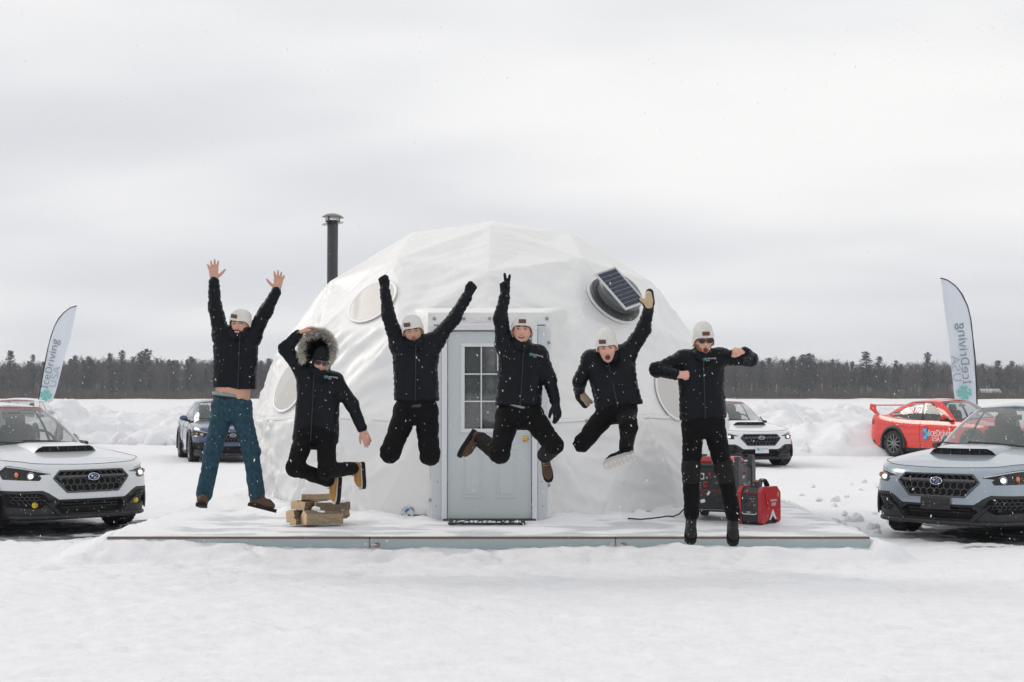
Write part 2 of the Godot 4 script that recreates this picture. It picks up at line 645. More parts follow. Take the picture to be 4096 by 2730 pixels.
func bare_mesh(seed_: int, tall: float) -> ArrayMesh:
	var r := RandomNumberGenerator.new()
	r.seed = seed_
	var mb := MB.new()
	mb.use_c = true
	var tone := r.randf_range(0.8, 1.25)
	mb.col = Color(0.105 * tone, 0.090 * tone, 0.082 * tone)
	mb.tube([Vector3(0, -0.5, 0), Vector3(r.randfn(0, 0.25), tall * 0.45, r.randfn(0, 0.2)), Vector3(r.randfn(0, 0.5), tall * 0.8, 0)], [0.17, 0.12, 0.04], 4, false)
	var ends := []
	for k in 22:
		var y := tall * r.randf_range(0.3, 0.8)
		var a := r.randf() * TAU
		var d := Vector3(cos(a), r.randf_range(0.7, 2.0), sin(a)).normalized()
		var l := tall * r.randf_range(0.12, 0.26)
		var p := Vector3(0, y, 0)
		var q := p + d * l
		mb.tube([p, q], [0.07, 0.025], 3, false)
		ends.append([p.lerp(q, 0.5), d]); ends.append([q, d]); ends.append([p.lerp(q, 0.8), d])
	for e in ends:
		for k in 7:
			var d: Vector3 = (e[1] + Vector3(r.randfn(0, 0.6), r.randfn(0.1, 0.4), r.randfn(0, 0.6))).normalized()
			var l := tall * r.randf_range(0.04, 0.11)
			var t2 := r.randf_range(0.7, 1.4) * tone
			mb.col = Color(0.112 * t2, 0.095 * t2, 0.088 * t2)
			var s := d.cross(Vector3(r.randfn(), r.randfn(), r.randfn())).normalized() * r.randf_range(0.02, 0.05)
			mb.face([e[0] - s, e[0] + s, e[0] + d * l])
	return mb.mesh()

func brush_mesh(seed_: int) -> ArrayMesh:
	var r := RandomNumberGenerator.new()
	r.seed = seed_
	var mb := MB.new()
	mb.use_c = true
	for k in 120:
		var t := r.randf_range(0.6, 1.4)
		mb.col = Color(0.13 * t, 0.095 * t, 0.070 * t)
		var p := Vector3(r.randfn(0, 1.4), -0.2, r.randfn(0, 0.9))
		var l := r.randf_range(1.2, 5.0) * (1.0 - 0.2 * absf(p.x))
		var d := Vector3(r.randfn(0, 0.16), 1, r.randfn(0, 0.16)).normalized()
		var s := Vector3(cos(k), 0, sin(k)) * r.randf_range(0.03, 0.08)
		mb.face([p - s, p + s, p + d * maxf(l, 0.5)])
	return mb.mesh()

func wood_material() -> StandardMaterial3D:
	var m := mat("far_wood", Color(1, 1, 1), 0.95, 0.0, 0.1)
	m.vertex_color_use_as_albedo = true
	return m

func scatter(called: String, m: ArrayMesh, places: Array, label: String) -> void:
	var mm := MultiMesh.new()
	mm.transform_format = MultiMesh.TRANSFORM_3D
	mm.mesh = m
	mm.instance_count = places.size()
	for i in places.size():
		mm.set_instance_transform(i, places[i])
	var o := MultiMeshInstance3D.new()
	o.name = numbered(self, called)
	o.multimesh = mm
	o.material_override = wood_material()
	o.set_meta("kind", "stuff")
	tag(o, label, "trees")
	add_child(o)

func shore_top(x: float) -> float:      # height of the wood above the ice along the far shore
	var t := 14.2 + 1.3 * sin(x * 0.035) + 0.9 * sin(x * 0.11 + 1.0)
	t += 2.4 * exp(-pow((x - 92.0) / 45.0, 2.0)) - 2.6 * smooth(150.0, 215.0, x) + 0.8 * smooth(-120.0, -210.0, x)
	return t

func build_shore() -> void:
	# the rise that the wood stands on
	var mb := MB.new()
	var xs := []
	var x := -900.0
	while x <= 900.0:
		xs.append(x)
		x += 12.0
	var zs := [-528.0, -534.0, -560.0, -600.0, -660.0, -760.0]
	var hs := [-0.5, 0.5, 1.6, 3.6, 7.5, 9.0]
	for j in zs.size():
		for xx in xs:
			mb.v.append(Vector3(xx, hs[j] + (1.0 if j > 1 else 0.2) * sin(xx * 0.013 + j) , zs[j] + 5.0 * sin(xx * 0.02)))
	for j in zs.size() - 1:
		for i in xs.size() - 1:
			var o: int = j * xs.size() + i
			mb.quad(o, o + 1, o + xs.size() + 1, o + xs.size())
	var fl := mat("wood_floor", Color(0.075, 0.066, 0.060), 0.95)
	structure("far_shore", mb, fl)
	var bare := []
	for k in 5:
		bare.append(bare_mesh(100 + k, 14.0))
	var bp := [[], [], [], [], []]
	for i in 3400:
		var px := rng.randf_range(-330.0, 330.0)
		var row := rng.randf()
		var pz := -536.0 - row * 78.0
		var s := shore_top(px) / 14.0 * rng.randf_range(0.72, 1.0) * (1.0 - 0.12 * row)
		bp[i % 5].append(Transform3D(Basis(Vector3.UP, rng.randf() * TAU).scaled(Vector3(s * 1.1, s, s * 1.1)), Vector3(px, 0.3 + row * 4.5, pz)))
	for k in 5:
		scatter("bare_tree_wood", bare[k], bp[k], "bare grey brown trees massed along the far shore")
	var pines := []
	for k in 4:
		pines.append(pine_mesh(200 + k, 15.0))
	var pp := [[], [], [], []]
	for i in 760:
		var px := rng.randf_range(-330.0, 330.0)
		var row := rng.randf()
		var dense := 0.5 + 0.5 * sin(px * 0.05 + 0.6) + (0.5 if px < -40.0 else 0.0)
		if rng.randf() > 0.35 + 0.5 * dense:
			continue
		var s := shore_top(px) / 15.0 * rng.randf_range(0.6, 1.0) * (1.0 - 0.1 * row)
		pp[i % 4].append(Transform3D(Basis(Vector3.UP, rng.randf() * TAU).scaled(Vector3(s, s, s)), Vector3(px, 0.4 + row * 4.0, -538.0 - row * 66.0)))
	for k in 4:
		scatter("pine_wood", pines[k][1], pp[k], "dark green pines mixed into the wood along the far shore")
	var br := brush_mesh(7)
	var bpl := []
	for i in 900:
		bpl.append(Transform3D(Basis(Vector3.UP, rng.randf() * TAU).scaled(Vector3.ONE * rng.randf_range(0.7, 1.5)), Vector3(rng.randf_range(-320, 320), 0.1, -531.0 - rng.randf() * 6.0)))
	scatter("shore_brush", br, bpl, "tan leafless brush at the foot of the far wood")
	# pines that stand out above the rest, as places along the photograph's tree line
	var trunk_m := mat("pine_trunk", Color(0.07, 0.055, 0.048), 0.95)
	for q in [[560, 1408, 1.0], [440, 1410, 0.7], [487, 1400, 0.75], [585, 1395, 1.15], [690, 1440, 0.7], [764, 1424, 0.85], [1075, 1432, 0.9], [1045, 1440, 0.7], [40, 1400, 0.9], [130, 1416, 0.7], [300, 1420, 0.75], [352, 1424, 0.7], [3465, 1404, 1.3], [3518, 1424, 1.0], [3240, 1412, 1.25], [3212, 1416, 1.0], [3712, 1408, 0.8], [3050, 1440, 0.8], [3992, 1440, 1.1], [4050, 1442, 1.0], [3585, 1440, 0.9], [3172, 1424, 0.8], [1020, 1450, 0.7], [880, 1440, 0.6], [2940, 1434, 0.7], [3850, 1440, 0.7]]:
		var p := at(q[0], q[1], 541.0)
		var o := thing("pine_tree", "tall dark green pine rising above the bare trees on the far shore", "tree", Vector3(p.x, 0.4, p.z), rng.randf() * TAU, "pines standing out of the far wood")
		var k := rng.randi_range(0, 3)
		var s := (p.y - 0.4) / 15.0
		o.scale = Vector3(s * q[2] * 1.25, s, s * q[2] * 1.25)
		part(o, "trunk", pines[k][0], trunk_m)
		part(o, "crown", pines[k][1], wood_material())
	# a cabin in the wood on the right
	var hp := at(3975, 1572, 533.0)
	var cab := thing("lakeside_cabin", "small brown cabin with a snowy roof at the edge of the far wood", "house", Vector3(hp.x, 0.6, hp.z - 4.0))
	cab.scale = Vector3.ONE * 0.72
	mb = MB.new()
	mb.box(Vector3(0, 1.3, 0), Vector3(9.0, 2.6, 5.0))
	part(cab, "wall", mb, mat("cabin", Color(0.20, 0.10, 0.055), 0.9))
	mb = MB.new()
	mb.prism(PackedVector2Array([Vector2(-3.1, 2.4), Vector2(0, 4.2), Vector2(3.1, 2.4), Vector2(3.1, 2.8), Vector2(0, 4.7), Vector2(-3.1, 2.8)]), 10.4, Transform3D(Basis(Vector3.UP, PI / 2), Vector3.ZERO))
	part(cab, "roof", mb, snow_material())
	for wx in [-2.4, 2.2]:
		mb = MB.new()
		mb.box(Vector3(wx, 1.4, 2.52), Vector3(1.2, 1.1, 0.06))
		part(cab, "window", mb, mat("cabin_glass", Color(0.03, 0.035, 0.04), 0.1))
	# the wood on the near shore, behind the photographer: it shows in the door's glass
	var beh := []
	for i in 420:
		var s := rng.randf_range(0.95, 1.35)
		beh.append(Transform3D(Basis(Vector3.UP, rng.randf() * TAU).scaled(Vector3(s, s, s)), Vector3(rng.randf_range(-160, 160), 0.0, 330.0 + rng.randf() * 50.0)))
	scatter("near_shore_wood", pines[1][1], beh, "dark pines along the near shore behind the photographer")

# ---------------------------------------------------------------- geodesic dome
var facets := []          # arrays of three points, counter-clockwise from outside

func dome_facets() -> void:
	var top := Vector3.UP
	var up := []
	var low := []
	for k in 5:
		var a := TAU * k / 5.0
		up.append(Vector3(sin(a) * 0.894427, 0.447214, cos(a) * 0.894427))
		var b := a + PI / 5.0
		low.append(Vector3(sin(b) * 0.894427, -0.447214, cos(b) * 0.894427))
	var big := []
	for k in 5:
		var j := (k + 1) % 5
		big.append([top, up[k], up[j]])
		big.append([up[k], low[k], up[j]])
		big.append([low[k], low[j], up[j]])
	for f in big:
		var grid := {}
		for i in 4:
			for j in 4 - i:
				var k := 3 - i - j
				grid[Vector2i(i, j)] = (f[0] * k + f[1] * i + f[2] * j).normalized()
		for i in 3:
			for j in 3 - i:
				dome_keep([grid[Vector2i(i, j)], grid[Vector2i(i + 1, j)], grid[Vector2i(i, j + 1)]])
				if i + j < 2:
					dome_keep([grid[Vector2i(i + 1, j)], grid[Vector2i(i + 1, j + 1)], grid[Vector2i(i, j + 1)]])

func dome_keep(f: Array) -> void:
	for p in f:
		if p.y < -0.25:
			return
	var out := []
	for p in f:
		var q: Vector3 = DOME_C + p * DOME_R
		if p.y < -0.05:
			q.y = DECK_Y - 0.01
		out.append(q)
	if (out[1] - out[0]).cross(out[2] - out[0]).dot(f[0]) < 0.0:
		out.reverse()
	facets.append(out)

func dome_hit(dir: Vector3) -> Vector3:      # where a ray from the centre meets the faceted cover
	for f in facets:
		var hit = Geometry3D.ray_intersects_triangle(DOME_C, dir, f[0], f[1], f[2])
		if hit != null:
			return hit
	return DOME_C + dir * DOME_R

func dome_front(sx: float, sy: float) -> Vector3:   # where the sight line through a photograph pixel first meets the cover
	var d := (at(sx, sy, 10.0) - EYE).normalized()
	var best := 1e9
	var bp := Vector3.ZERO
	for f in facets:
		var hit = Geometry3D.ray_intersects_triangle(EYE, d, f[0], f[1], f[2])
		if hit != null and EYE.distance_to(hit) < best:
			best = EYE.distance_to(hit)
			bp = hit
	return bp

func vinyl() -> StandardMaterial3D:
	var m := mat("vinyl", Color(0.82, 0.82, 0.81), 0.43, 0.0, 0.5)
	if not m.normal_enabled:
		bumpy(m, "vinyl_n", 0.010, 0.8, 8.0, 0.24, 3)
		var vn: NoiseTexture2D = m.normal_texture
		vn.width = 512
		vn.height = 512
		vn.noise.fractal_type = FastNoiseLite.FRACTAL_RIDGED
		vn.noise.domain_warp_enabled = true
		vn.noise.domain_warp_amplitude = 40.0
	return m

func build_dome() -> void:
	dome_facets()
	var dome := thing("dome_tent", "large white vinyl geodesic dome tent with a door standing on the deck", "tent", Vector3.ZERO)
	var wr := make_noise(71, 1.0, 3)
	var wr2 := make_noise(73, 1.0, 2)
	var wins := [dome_front(1492, 1210), dome_front(1158, 1545), dome_front(2690, 1575), dome_front(2455, 1205), dome_front(1634, 2050)]
	var n := 30
	for f in facets:
		var a: Vector3 = f[0]; var b: Vector3 = f[1]; var c: Vector3 = f[2]
		var nor := (b - a).cross(c - a).normalized()
		var mid := (a + b + c) / 3.0
		var h := hash(Vector3i(mid * 50.0))
		var turn := (float(h % 1000) / 1000.0 - 0.5) * 0.7
		# the cover is pulled slantwise: long folds run down and outwards from the door's head, flatter on the far side
		var pull := Vector3(-0.80, -0.60, 0.0) if mid.x < DOOR_X - 0.3 else Vector3(0.95, -0.28, 0.0)
		pull = pull.rotated(nor, turn)
		var along := (pull - nor * pull.dot(nor)).normalized()
		var cross_ := nor.cross(along)
		var left := smooth(-0.5, -2.4, mid.x - DOME_C.x)
		var lowp := smooth(1.5, 0.5, mid.y)
		var mb := MB.new()
		var id := {}
		for i in n + 1:
			for j in n + 1 - i:
				var w := Vector3(n - i - j, i, j) / n
				var p := a * w.x + b * w.y + c * w.z
				var edge := minf(w.x, minf(w.y, w.z)) * 3.0
				var damp := smooth(0.0, 0.10, edge)
				for q in wins:
					damp *= smooth(0.36, 0.62, p.distance_to(q))
				var u := p.dot(along)
				var s := p.dot(cross_)
				var bend := s + 0.10 * wr2.get_noise_2d(u * 0.8, float(h % 61))
				var fold := pow(1.0 - absf(wr.get_noise_3d(u * 0.30, bend * 2.1, float(h % 97))), 7.0)
				var fold2 := pow(1.0 - absf(wr.get_noise_3d(u * 0.5 + 7.0, bend * 4.6, float(h % 43))), 9.0)
				var soft := wr2.get_noise_3d(u * 0.5, s * 1.2, float(h % 53))
				var crumple := pow(1.0 - absf(wr.get_noise_3dv(p * 3.0)), 5.0)
				var wd := 1.0
				for q in wins:
					wd *= smooth(0.36, 0.75, p.distance_to(q))
				var y := -0.045 * edge * wd + damp * (1.0 - 0.62 * smooth(2.3, 3.2, mid.y)) * (fold * 0.024 + fold2 * 0.016 + soft * 0.004 + crumple * (0.042 * left * (0.35 + lowp) + 0.010 * lowp))
				id[Vector2i(i, j)] = mb.pt(p + nor * y)
		for i in n:
			for j in n - i:
				var t1 := [id[Vector2i(i, j)], id[Vector2i(i + 1, j)], id[Vector2i(i, j + 1)]]
				if not in_doorway((mb.v[t1[0]] + mb.v[t1[1]] + mb.v[t1[2]]) / 3.0):
					mb.tri(t1[0], t1[1], t1[2])
				if i + j < n - 1:
					var t2 := [id[Vector2i(i + 1, j)], id[Vector2i(i + 1, j + 1)], id[Vector2i(i, j + 1)]]
					if not in_doorway((mb.v[t2[0]] + mb.v[t2[1]] + mb.v[t2[2]]) / 3.0):
						mb.tri(t2[0], t2[1], t2[2])
		if mb.ix.size() > 60:
			var ps := pieces(mb)
			many(dome, "cover_panel", ps, vinyl())
	# welded seams over the ring of struts at waist height and the struts beside the crown
	var seams := {}
	for f in facets:
		for e in 3:
			var p: Vector3 = f[e]
			var q: Vector3 = f[(e + 1) % 3]
			var lo := p if p.y < q.y else q
			var hi := q if p.y < q.y else p
			if absf(p.y - q.y) < 0.25 and p.y > 1.0 and p.y < 1.7:
				seams[Vector3i(((p + q) * 100.0))] = [p, q]
	for k in seams:
		var p: Vector3 = seams[k][0]
		var q: Vector3 = seams[k][1]
		var o := ((p + q) * 0.5 - DOME_C).normalized()
		if absf((p.x + q.x) * 0.5 - DOOR_X) < 0.75 and (p.z + q.z) * 0.5 > -16.4 and p.y < 2.4:
			continue
		var mb := MB.new()
		var path := []
		for i in 9:
			path.append(p.lerp(q, i / 8.0) + o * (0.004 + 0.003 * sin(i * 2.1)))
		mb.tube(path, 0.011, 6, true, Vector2(2.2, 0.5), o)
		part(dome, "seam", mb, vinyl())
	dome_window(dome, wins[0], 0.30)
	dome_window(dome, wins[1], 0.30)
	dome_window(dome, wins[2], 0.30)
	door_surround(dome)
	door(dome)
	dome_logo(dome)
	# floor inside
	var mb := MB.new()
	mb.lathe([Vector2(3.0, 0.0), Vector2(3.0, 0.02), Vector2(0.0, 0.021)], 32, Transform3D(Basis(), Vector3(DOME_C.x, DECK_Y + 0.03, DOME_C.z)), true)
	part(dome, "floor", mb, mat("dome_floor", Color(0.10, 0.085, 0.07), 0.8))
	# stove inside the dome carries the flue; the flue passes the cover on the back left
	build_flue()
	build_vent(wins[3])

func in_doorway(p: Vector3) -> bool:
	return absf(p.x - DOOR_X) < 0.47 and p.y < DECK_Y + 2.12 and p.z > DOME_C.z + 1.5

func dome_window(dome: Node3D, c: Vector3, r: float) -> void:
	var o := (c - DOME_C).normalized()
	var s := Vector3.UP.cross(o).normalized()
	var u := o.cross(s)
	var rings := 9
	var seg := 48
	var mb := MB.new()
	mb.pt(c + o * 0.022)
	for i in range(1, rings + 1):
		for k in seg:
			var a := TAU * k / seg
			var p := c + (s * cos(a) + u * sin(a)) * r * i / rings
			mb.pt(dome_hit((p - DOME_C).normalized()) + o * 0.022)
	for k in seg:
		mb.tri(0, 1 + k, 1 + (k + 1) % seg)
		for i in rings - 1:
			var p0 := 1 + i * seg + k
			var p1 := 1 + i * seg + (k + 1) % seg
			mb.quad(p0, p0 + seg, p1 + seg, p1)
	var wm := mat("clear_vinyl", Color(0.60, 0.58, 0.55), 0.20, 0.0, 0.5)
	if not wm.normal_enabled:
		bumpy(wm, "window_n", 0.006, 0.8, 4.0, 0.25, 2)
	var w := part(dome, "round_window", mb, wm)
	mb = MB.new()
	var path := []
	for k in seg + 1:
		var a := TAU * k / seg
		var p := c + (s * cos(a) + u * sin(a)) * (r + 0.016)
		path.append(dome_hit((p - DOME_C).normalized()) + o * 0.020)
	mb.tube(path, 0.008, 8, false, Vector2(2.4, 0.8), o)
	part(w, "rim", mb, vinyl())

func door_surround(dome: Node3D) -> void:
	# boards and flaps of vinyl round the door, out to the plane of the door
	var x0 := DOOR_X - 0.455
	var x1 := DOOR_X + 0.455
	var top := DECK_Y + 2.05
	var trim := mat("door_trim", Color(0.72, 0.74, 0.76), 0.42)
	var board := mat("jamb_board", Color(0.60, 0.63, 0.655), 0.55)
	for s in [-1.0, 1.0]:
		var mb := MB.new()
		var xe := x0 if s < 0.0 else x1
		mb.box(Vector3(xe + s * 0.030, DECK_Y + 1.03, DOOR_Z + 0.012), Vector3(0.058, 2.06, 0.075), Basis(), 0.008)
		part(dome, "door_casing", mb, trim)
		mb = MB.new()
		mb.box(Vector3(xe + s * 0.115, DECK_Y + 1.05, DOOR_Z - 0.03), Vector3(0.108, 2.1, 0.07), Basis(), 0.006)
		var jb := part(dome, "jamb_board", mb, board)
		for yy in [0.16, 0.42, 0.75, 1.1]:
			mb = MB.new()
			mb.lathe([Vector2(0.006, 0), Vector2(0.005, 0.004), Vector2(0, 0.005)], 8, Transform3D(Basis(Vector3.RIGHT, PI / 2), Vector3(xe + s * 0.11 + s * 0.01 * sin(yy * 9.0), DECK_Y + yy, DOOR_Z + 0.0045)))
			part(jb, "screw", mb, mat("screw", Color(0.06, 0.05, 0.045), 0.5, 0.6))
	var hb := MB.new()
	hb.box(Vector3(DOOR_X, top + 0.035, DOOR_Z + 0.014), Vector3(1.03, 0.07, 0.08), Basis(), 0.008)
	part(dome, "door_casing", hb, trim)
	# vinyl boot: a wrinkled skirt from the casing back to the cover, header and both sides
	var wr := make_noise(91, 1.0, 3)
	var outline := []
	var steps := 60
	for i in steps + 1:
		var t := float(i) / steps
		var p: Vector2
		var hh := 2.235
		var run := t * (2.0 * hh + 1.31)
		if run < hh:
			p = Vector2(-0.655, run)
		elif run < hh + 1.31:
			p = Vector2(-0.655 + run - hh, hh)
		else:
			p = Vector2(0.655, hh - (run - hh - 1.31))
		outline.append(p)
	var sk := MB.new()
	var rows := 10
	for i in steps + 1:
		var p: Vector2 = outline[i]
		for k in rows + 1:
			var t := float(k) / rows
			var spread := 1.0 + 0.30 * t * t
			var x := DOOR_X + p.x * spread
			var y := DECK_Y + p.y + (0.10 * t * (p.y / 2.235))
			var z := DOOR_Z - 0.045 - t * 0.62
			var w := wr.get_noise_3d(x * 2.6, y * 2.2, z * 2.0)
			sk.pt(Vector3(x + w * 0.022, y + w * 0.018, z + w * 0.02))
	for i in steps:
		for k in rows:
			var o := i * (rows + 1) + k
			sk.quad(o, o + 1, o + rows + 2, o + rows + 1)
	part(dome, "door_boot", sk, vinyl())
	# front flaps of the boot: header strip and side strips, with bolt washers along them
	var hf := MB.new()
	flap(hf, -0.668, 0.668, 2.115, 2.245, wr)
	part(dome, "door_flap", hf, vinyl())
	for s in [-1.0, 1.0]:
		hf = MB.new()
		if s < 0.0:
			flap(hf, -0.672, -0.605, 0.0, 2.12, wr)
		else:
			flap(hf, 0.605, 0.672, 0.0, 2.12, wr)
		part(dome, "door_flap", hf, vinyl())
	var steel := mat("washer", Color(0.34, 0.37, 0.37), 0.35, 0.8)
	for q in [[-0.638, 0.22], [-0.638, 0.60], [-0.638, 0.93], [-0.638, 1.3], [0.638, 0.38], [0.638, 0.72], [0.638, 1.45], [0.64, 1.92], [0.638, 1.05], [0.0, 2.18], [-0.28, 2.18], [0.62, 2.18], [-0.6, 2.18], [0.33, 2.18]]:
		var mb := MB.new()
		var big: float = 0.019 if absf(q[0]) > 0.1 or q[0] == 0.0 else 0.01
		mb.lathe([Vector2(big, 0), Vector2(big, 0.004), Vector2(big * 0.55, 0.006), Vector2(big * 0.5, 0.012), Vector2(0, 0.013)], 16, Transform3D(Basis(Vector3.RIGHT, PI / 2), Vector3(DOOR_X + q[0], DECK_Y + q[1], DOOR_Z - 0.028)), true)
		part(dome, "bolt", mb, steel)

func flap(mb: MB, xa: float, xb: float, ya: float, yb: float, wr: FastNoiseLite) -> void:
	var nx := maxi(3, int((xb - xa) / 0.03))
	var ny := maxi(3, int((yb - ya) / 0.03))
	for j in ny + 1:
		for i in nx + 1:
			var x := lerpf(xa, xb, float(i) / nx)
			var y := lerpf(ya, yb, float(j) / ny)
			var w := wr.get_noise_2d(x * 4.0, y * 2.4)
			mb.pt(Vector3(DOOR_X + x, DECK_Y + y, DOOR_Z - 0.045 + w * 0.018))
	for j in ny:
		for i in nx:
			var o := j * (nx + 1) + i
			mb.quad(o, o + 1, o + nx + 2, o + nx + 1)

func frame_rect(mb: MB, x0: float, x1: float, y0: float, y1: float, w: float, z: float, d: float, bev := 0.006) -> void:
	mb.box(Vector3((x0 + x1) / 2, y0 + w / 2, z), Vector3(x1 - x0, w, d), Basis(), bev)
	mb.box(Vector3((x0 + x1) / 2, y1 - w / 2, z), Vector3(x1 - x0, w, d), Basis(), bev)
	mb.box(Vector3(x0 + w / 2, (y0 + y1) / 2, z - 0.001), Vector3(w, y1 - y0 - 2 * w + 0.004, d), Basis(), bev)
	mb.box(Vector3(x1 - w / 2, (y0 + y1) / 2, z - 0.001), Vector3(w, y1 - y0 - 2 * w + 0.004, d), Basis(), bev)

func door(dome: Node3D) -> void:
	var W := 0.9
	var paint := mat("door_paint", Color(0.57, 0.61, 0.62), 0.45)
	if not paint.normal_enabled:
		bumpy(paint, "door_n", 0.05, 2.0, 1.2, 0.12, 3)
	var white := mat("lite_frame", Color(0.70, 0.73, 0.745), 0.4)
	var d := Node3D.new()
	d.name = "door"
	dome.add_child(d)
	d.position = Vector3(DOOR_X - W / 2, DECK_Y + 0.02, DOOR_Z - 0.02)
	# slab: stiles and rails round the lite, lower part with two raised panels
	var mb := MB.new()
	mb.box(Vector3(0.085, 1.009, 0), Vector3(0.17, 2.018, 0.045))
	mb.box(Vector3(W - 0.085, 1.009, 0), Vector3(0.17, 2.018, 0.045))
	mb.box(Vector3(W / 2, 1.95, 0), Vector3(W - 0.34, 0.136, 0.0448))
	mb.box(Vector3(W / 2, 0.475, 0), Vector3(W - 0.34, 0.95, 0.0448))
	part(d, "slab", mb, paint)
	for s in [0, 1]:
		mb = MB.new()
		var px: float = 0.155 + s * 0.365
		for q in [[0.0, 0.0265], [0.022, 0.0235], [0.04, 0.0285]]:
			pass
		frame_rect(mb, px, px + 0.225, 0.225, 0.76, 0.018, 0.0235, 0.008, 0.004)
		mb.box(Vector3(px + 0.1125, 0.4925, 0.0225), Vector3(0.225 - 0.075, 0.535 - 0.075, 0.010), Basis(), 0.005)
		part(d, "raised_panel", mb, paint)
	# lite
	var gx0 := 0.139; var gx1 := 0.761; var gy0 := 0.928; var gy1 := 1.894
	mb = MB.new()
	frame_rect(mb, gx0, gx1, gy0, gy1, 0.042, 0.026, 0.02, 0.006)
	part(d, "window_frame", mb, white)
	var ix0 := gx0 + 0.042; var ix1 := gx1 - 0.042; var iy0 := gy0 + 0.042; var iy1 := gy1 - 0.042
	mb = MB.new()
	for k in [1, 2]:
		mb.box(Vector3(lerpf(ix0, ix1, k / 3.0), (iy0 + iy1) / 2, 0.018), Vector3(0.014, iy1 - iy0, 0.014), Basis(), 0.003)
	for k in [1, 2]:
		mb.box(Vector3((ix0 + ix1) / 2, lerpf(iy0, iy1, k / 3.0), 0.0195), Vector3(ix1 - ix0, 0.014, 0.014), Basis(), 0.003)
	part(d, "muntin", mb, white)
	var glass := pane("door_glass", Color(0.5, 0.55, 0.55), 0.10)
	glass.metallic_specular = 1.0
	for i in 3:
		for j in 3:
			mb = MB.new()
			var xa := lerpf(ix0, ix1, i / 3.0); var xb := lerpf(ix0, ix1, (i + 1) / 3.0)
			var ya := lerpf(iy0, iy1, j / 3.0); var yb := lerpf(iy0, iy1, (j + 1) / 3.0)
			mb.face([Vector3(xa, ya, 0.005), Vector3(xb, ya, 0.005), Vector3(xb, yb, 0.005), Vector3(xa, yb, 0.005)])
			var pn := part(d, "pane", mb, glass)
			mb = MB.new()
			mb.face([Vector3(xa, ya, -0.011), Vector3(xb, ya, -0.011), Vector3(xb, yb, -0.011), Vector3(xa, yb, -0.011)])
			part(pn, "inner_pane", mb, glass)
	# knob
	mb = MB.new()
	mb.lathe([Vector2(0.036, 0), Vector2(0.035, 0.006), Vector2(0.016, 0.010), Vector2(0.012, 0.03), Vector2(0.022, 0.036), Vector2(0.029, 0.048), Vector2(0.026, 0.06), Vector2(0.012, 0.066), Vector2(0.0, 0.067)], 24, Transform3D(Basis(Vector3.RIGHT, PI / 2), Vector3(0.835, 0.863, 0.0225)))
	part(d, "knob", mb, mat("brass", Color(0.62, 0.42, 0.16), 0.22, 1.0))
	# threshold
	mb = MB.new()
	mb.box(Vector3(DOOR_X, DECK_Y + 0.012, DOOR_Z + 0.0), Vector3(1.0, 0.03, 0.12), Basis(), 0.006)
	part(dome, "threshold", mb, mat("threshold", Color(0.035, 0.035, 0.035), 0.5))

func pane(key: String, col: Color, alpha: float) -> StandardMaterial3D:
	var m := mat(key, col, 0.02, 0.0, 0.5)
	m.transparency = BaseMaterial3D.TRANSPARENCY_ALPHA
	m.albedo_color.a = alpha
	return m

func dome_logo(dome: Node3D) -> void:
	# printed emblem low on the cover, left of the door
	var c := dome_front(1634, 2056)
	var o := Vector3.BACK
	for f in facets:
		var hit = Geometry3D.ray_intersects_triangle(EYE, (c - EYE).normalized(), f[0], f[1], f[2])
		if hit != null and hit.distance_to(c) < 0.01:
			o = (f[1] - f[0]).cross(f[2] - f[0]).normalized()
	c += o * 0.012
	var b := rot_to(Vector3.UP - o * o.y, o)
	var em := Node3D.new()
	em.name = "emblem"
	dome.add_child(em)
	em.transform = Transform3D(b, c)
	var mb := MB.new()
	var circ := PackedVector2Array()
	for k in 32:
		circ.append(Vector2(cos(TAU * k / 32), sin(TAU * k / 32)) * 0.062)
	mb.prism(circ, 0.002)
	part(em, "globe", mb, mat("globe_grey", Color(0.60, 0.66, 0.66), 0.5))
	var blue := mat("globe_blue", Color(0.01, 0.14, 0.32), 0.5)
	mb = MB.new()
	mb.prism(PackedVector2Array([Vector2(-0.036, 0.026), Vector2(-0.026, 0.046), Vector2(-0.006, 0.056), Vector2(0.016, 0.054), Vector2(0.018, 0.046), Vector2(0.004, 0.038), Vector2(0.0, 0.028), Vector2(-0.012, 0.025), Vector2(-0.022, 0.024), Vector2(-0.025, 0.014), Vector2(-0.012, 0.004), Vector2(-0.006, -0.004), Vector2(-0.012, -0.001), Vector2(-0.030, 0.010)]), 0.002, Transform3D(Basis(), Vector3(0, 0, 0.002)))
	mb.prism(PackedVector2Array([Vector2(-0.006, -0.006), Vector2(0.008, -0.004), Vector2(0.024, -0.016), Vector2(0.036, -0.026), Vector2(0.030, -0.04), Vector2(0.004, -0.048), Vector2(-0.008, -0.038), Vector2(-0.008, -0.018)]), 0.002, Transform3D(Basis(), Vector3(0, 0, 0.002)))
	part(em, "continent", mb, blue)
	var word := "PACIFIC DOMES"
	var pale := mat("logo_pale", Color(0.38, 0.50, 0.56), 0.5)
	var dark := mat("logo_dark", Color(0.05, 0.12, 0.30), 0.5)
	for i in word.length():
		if word[i] == " ":
			continue
		var a := deg_to_rad(62.0 - 124.0 * i / (word.length() - 1))
		var r := 0.074
		lettering(em, "lettering", word[i], 0.02, Transform3D(Basis(Vector3.BACK, a), Vector3(-sin(a) * r, cos(a) * r, 0.002)), pale if i < 7 else dark)

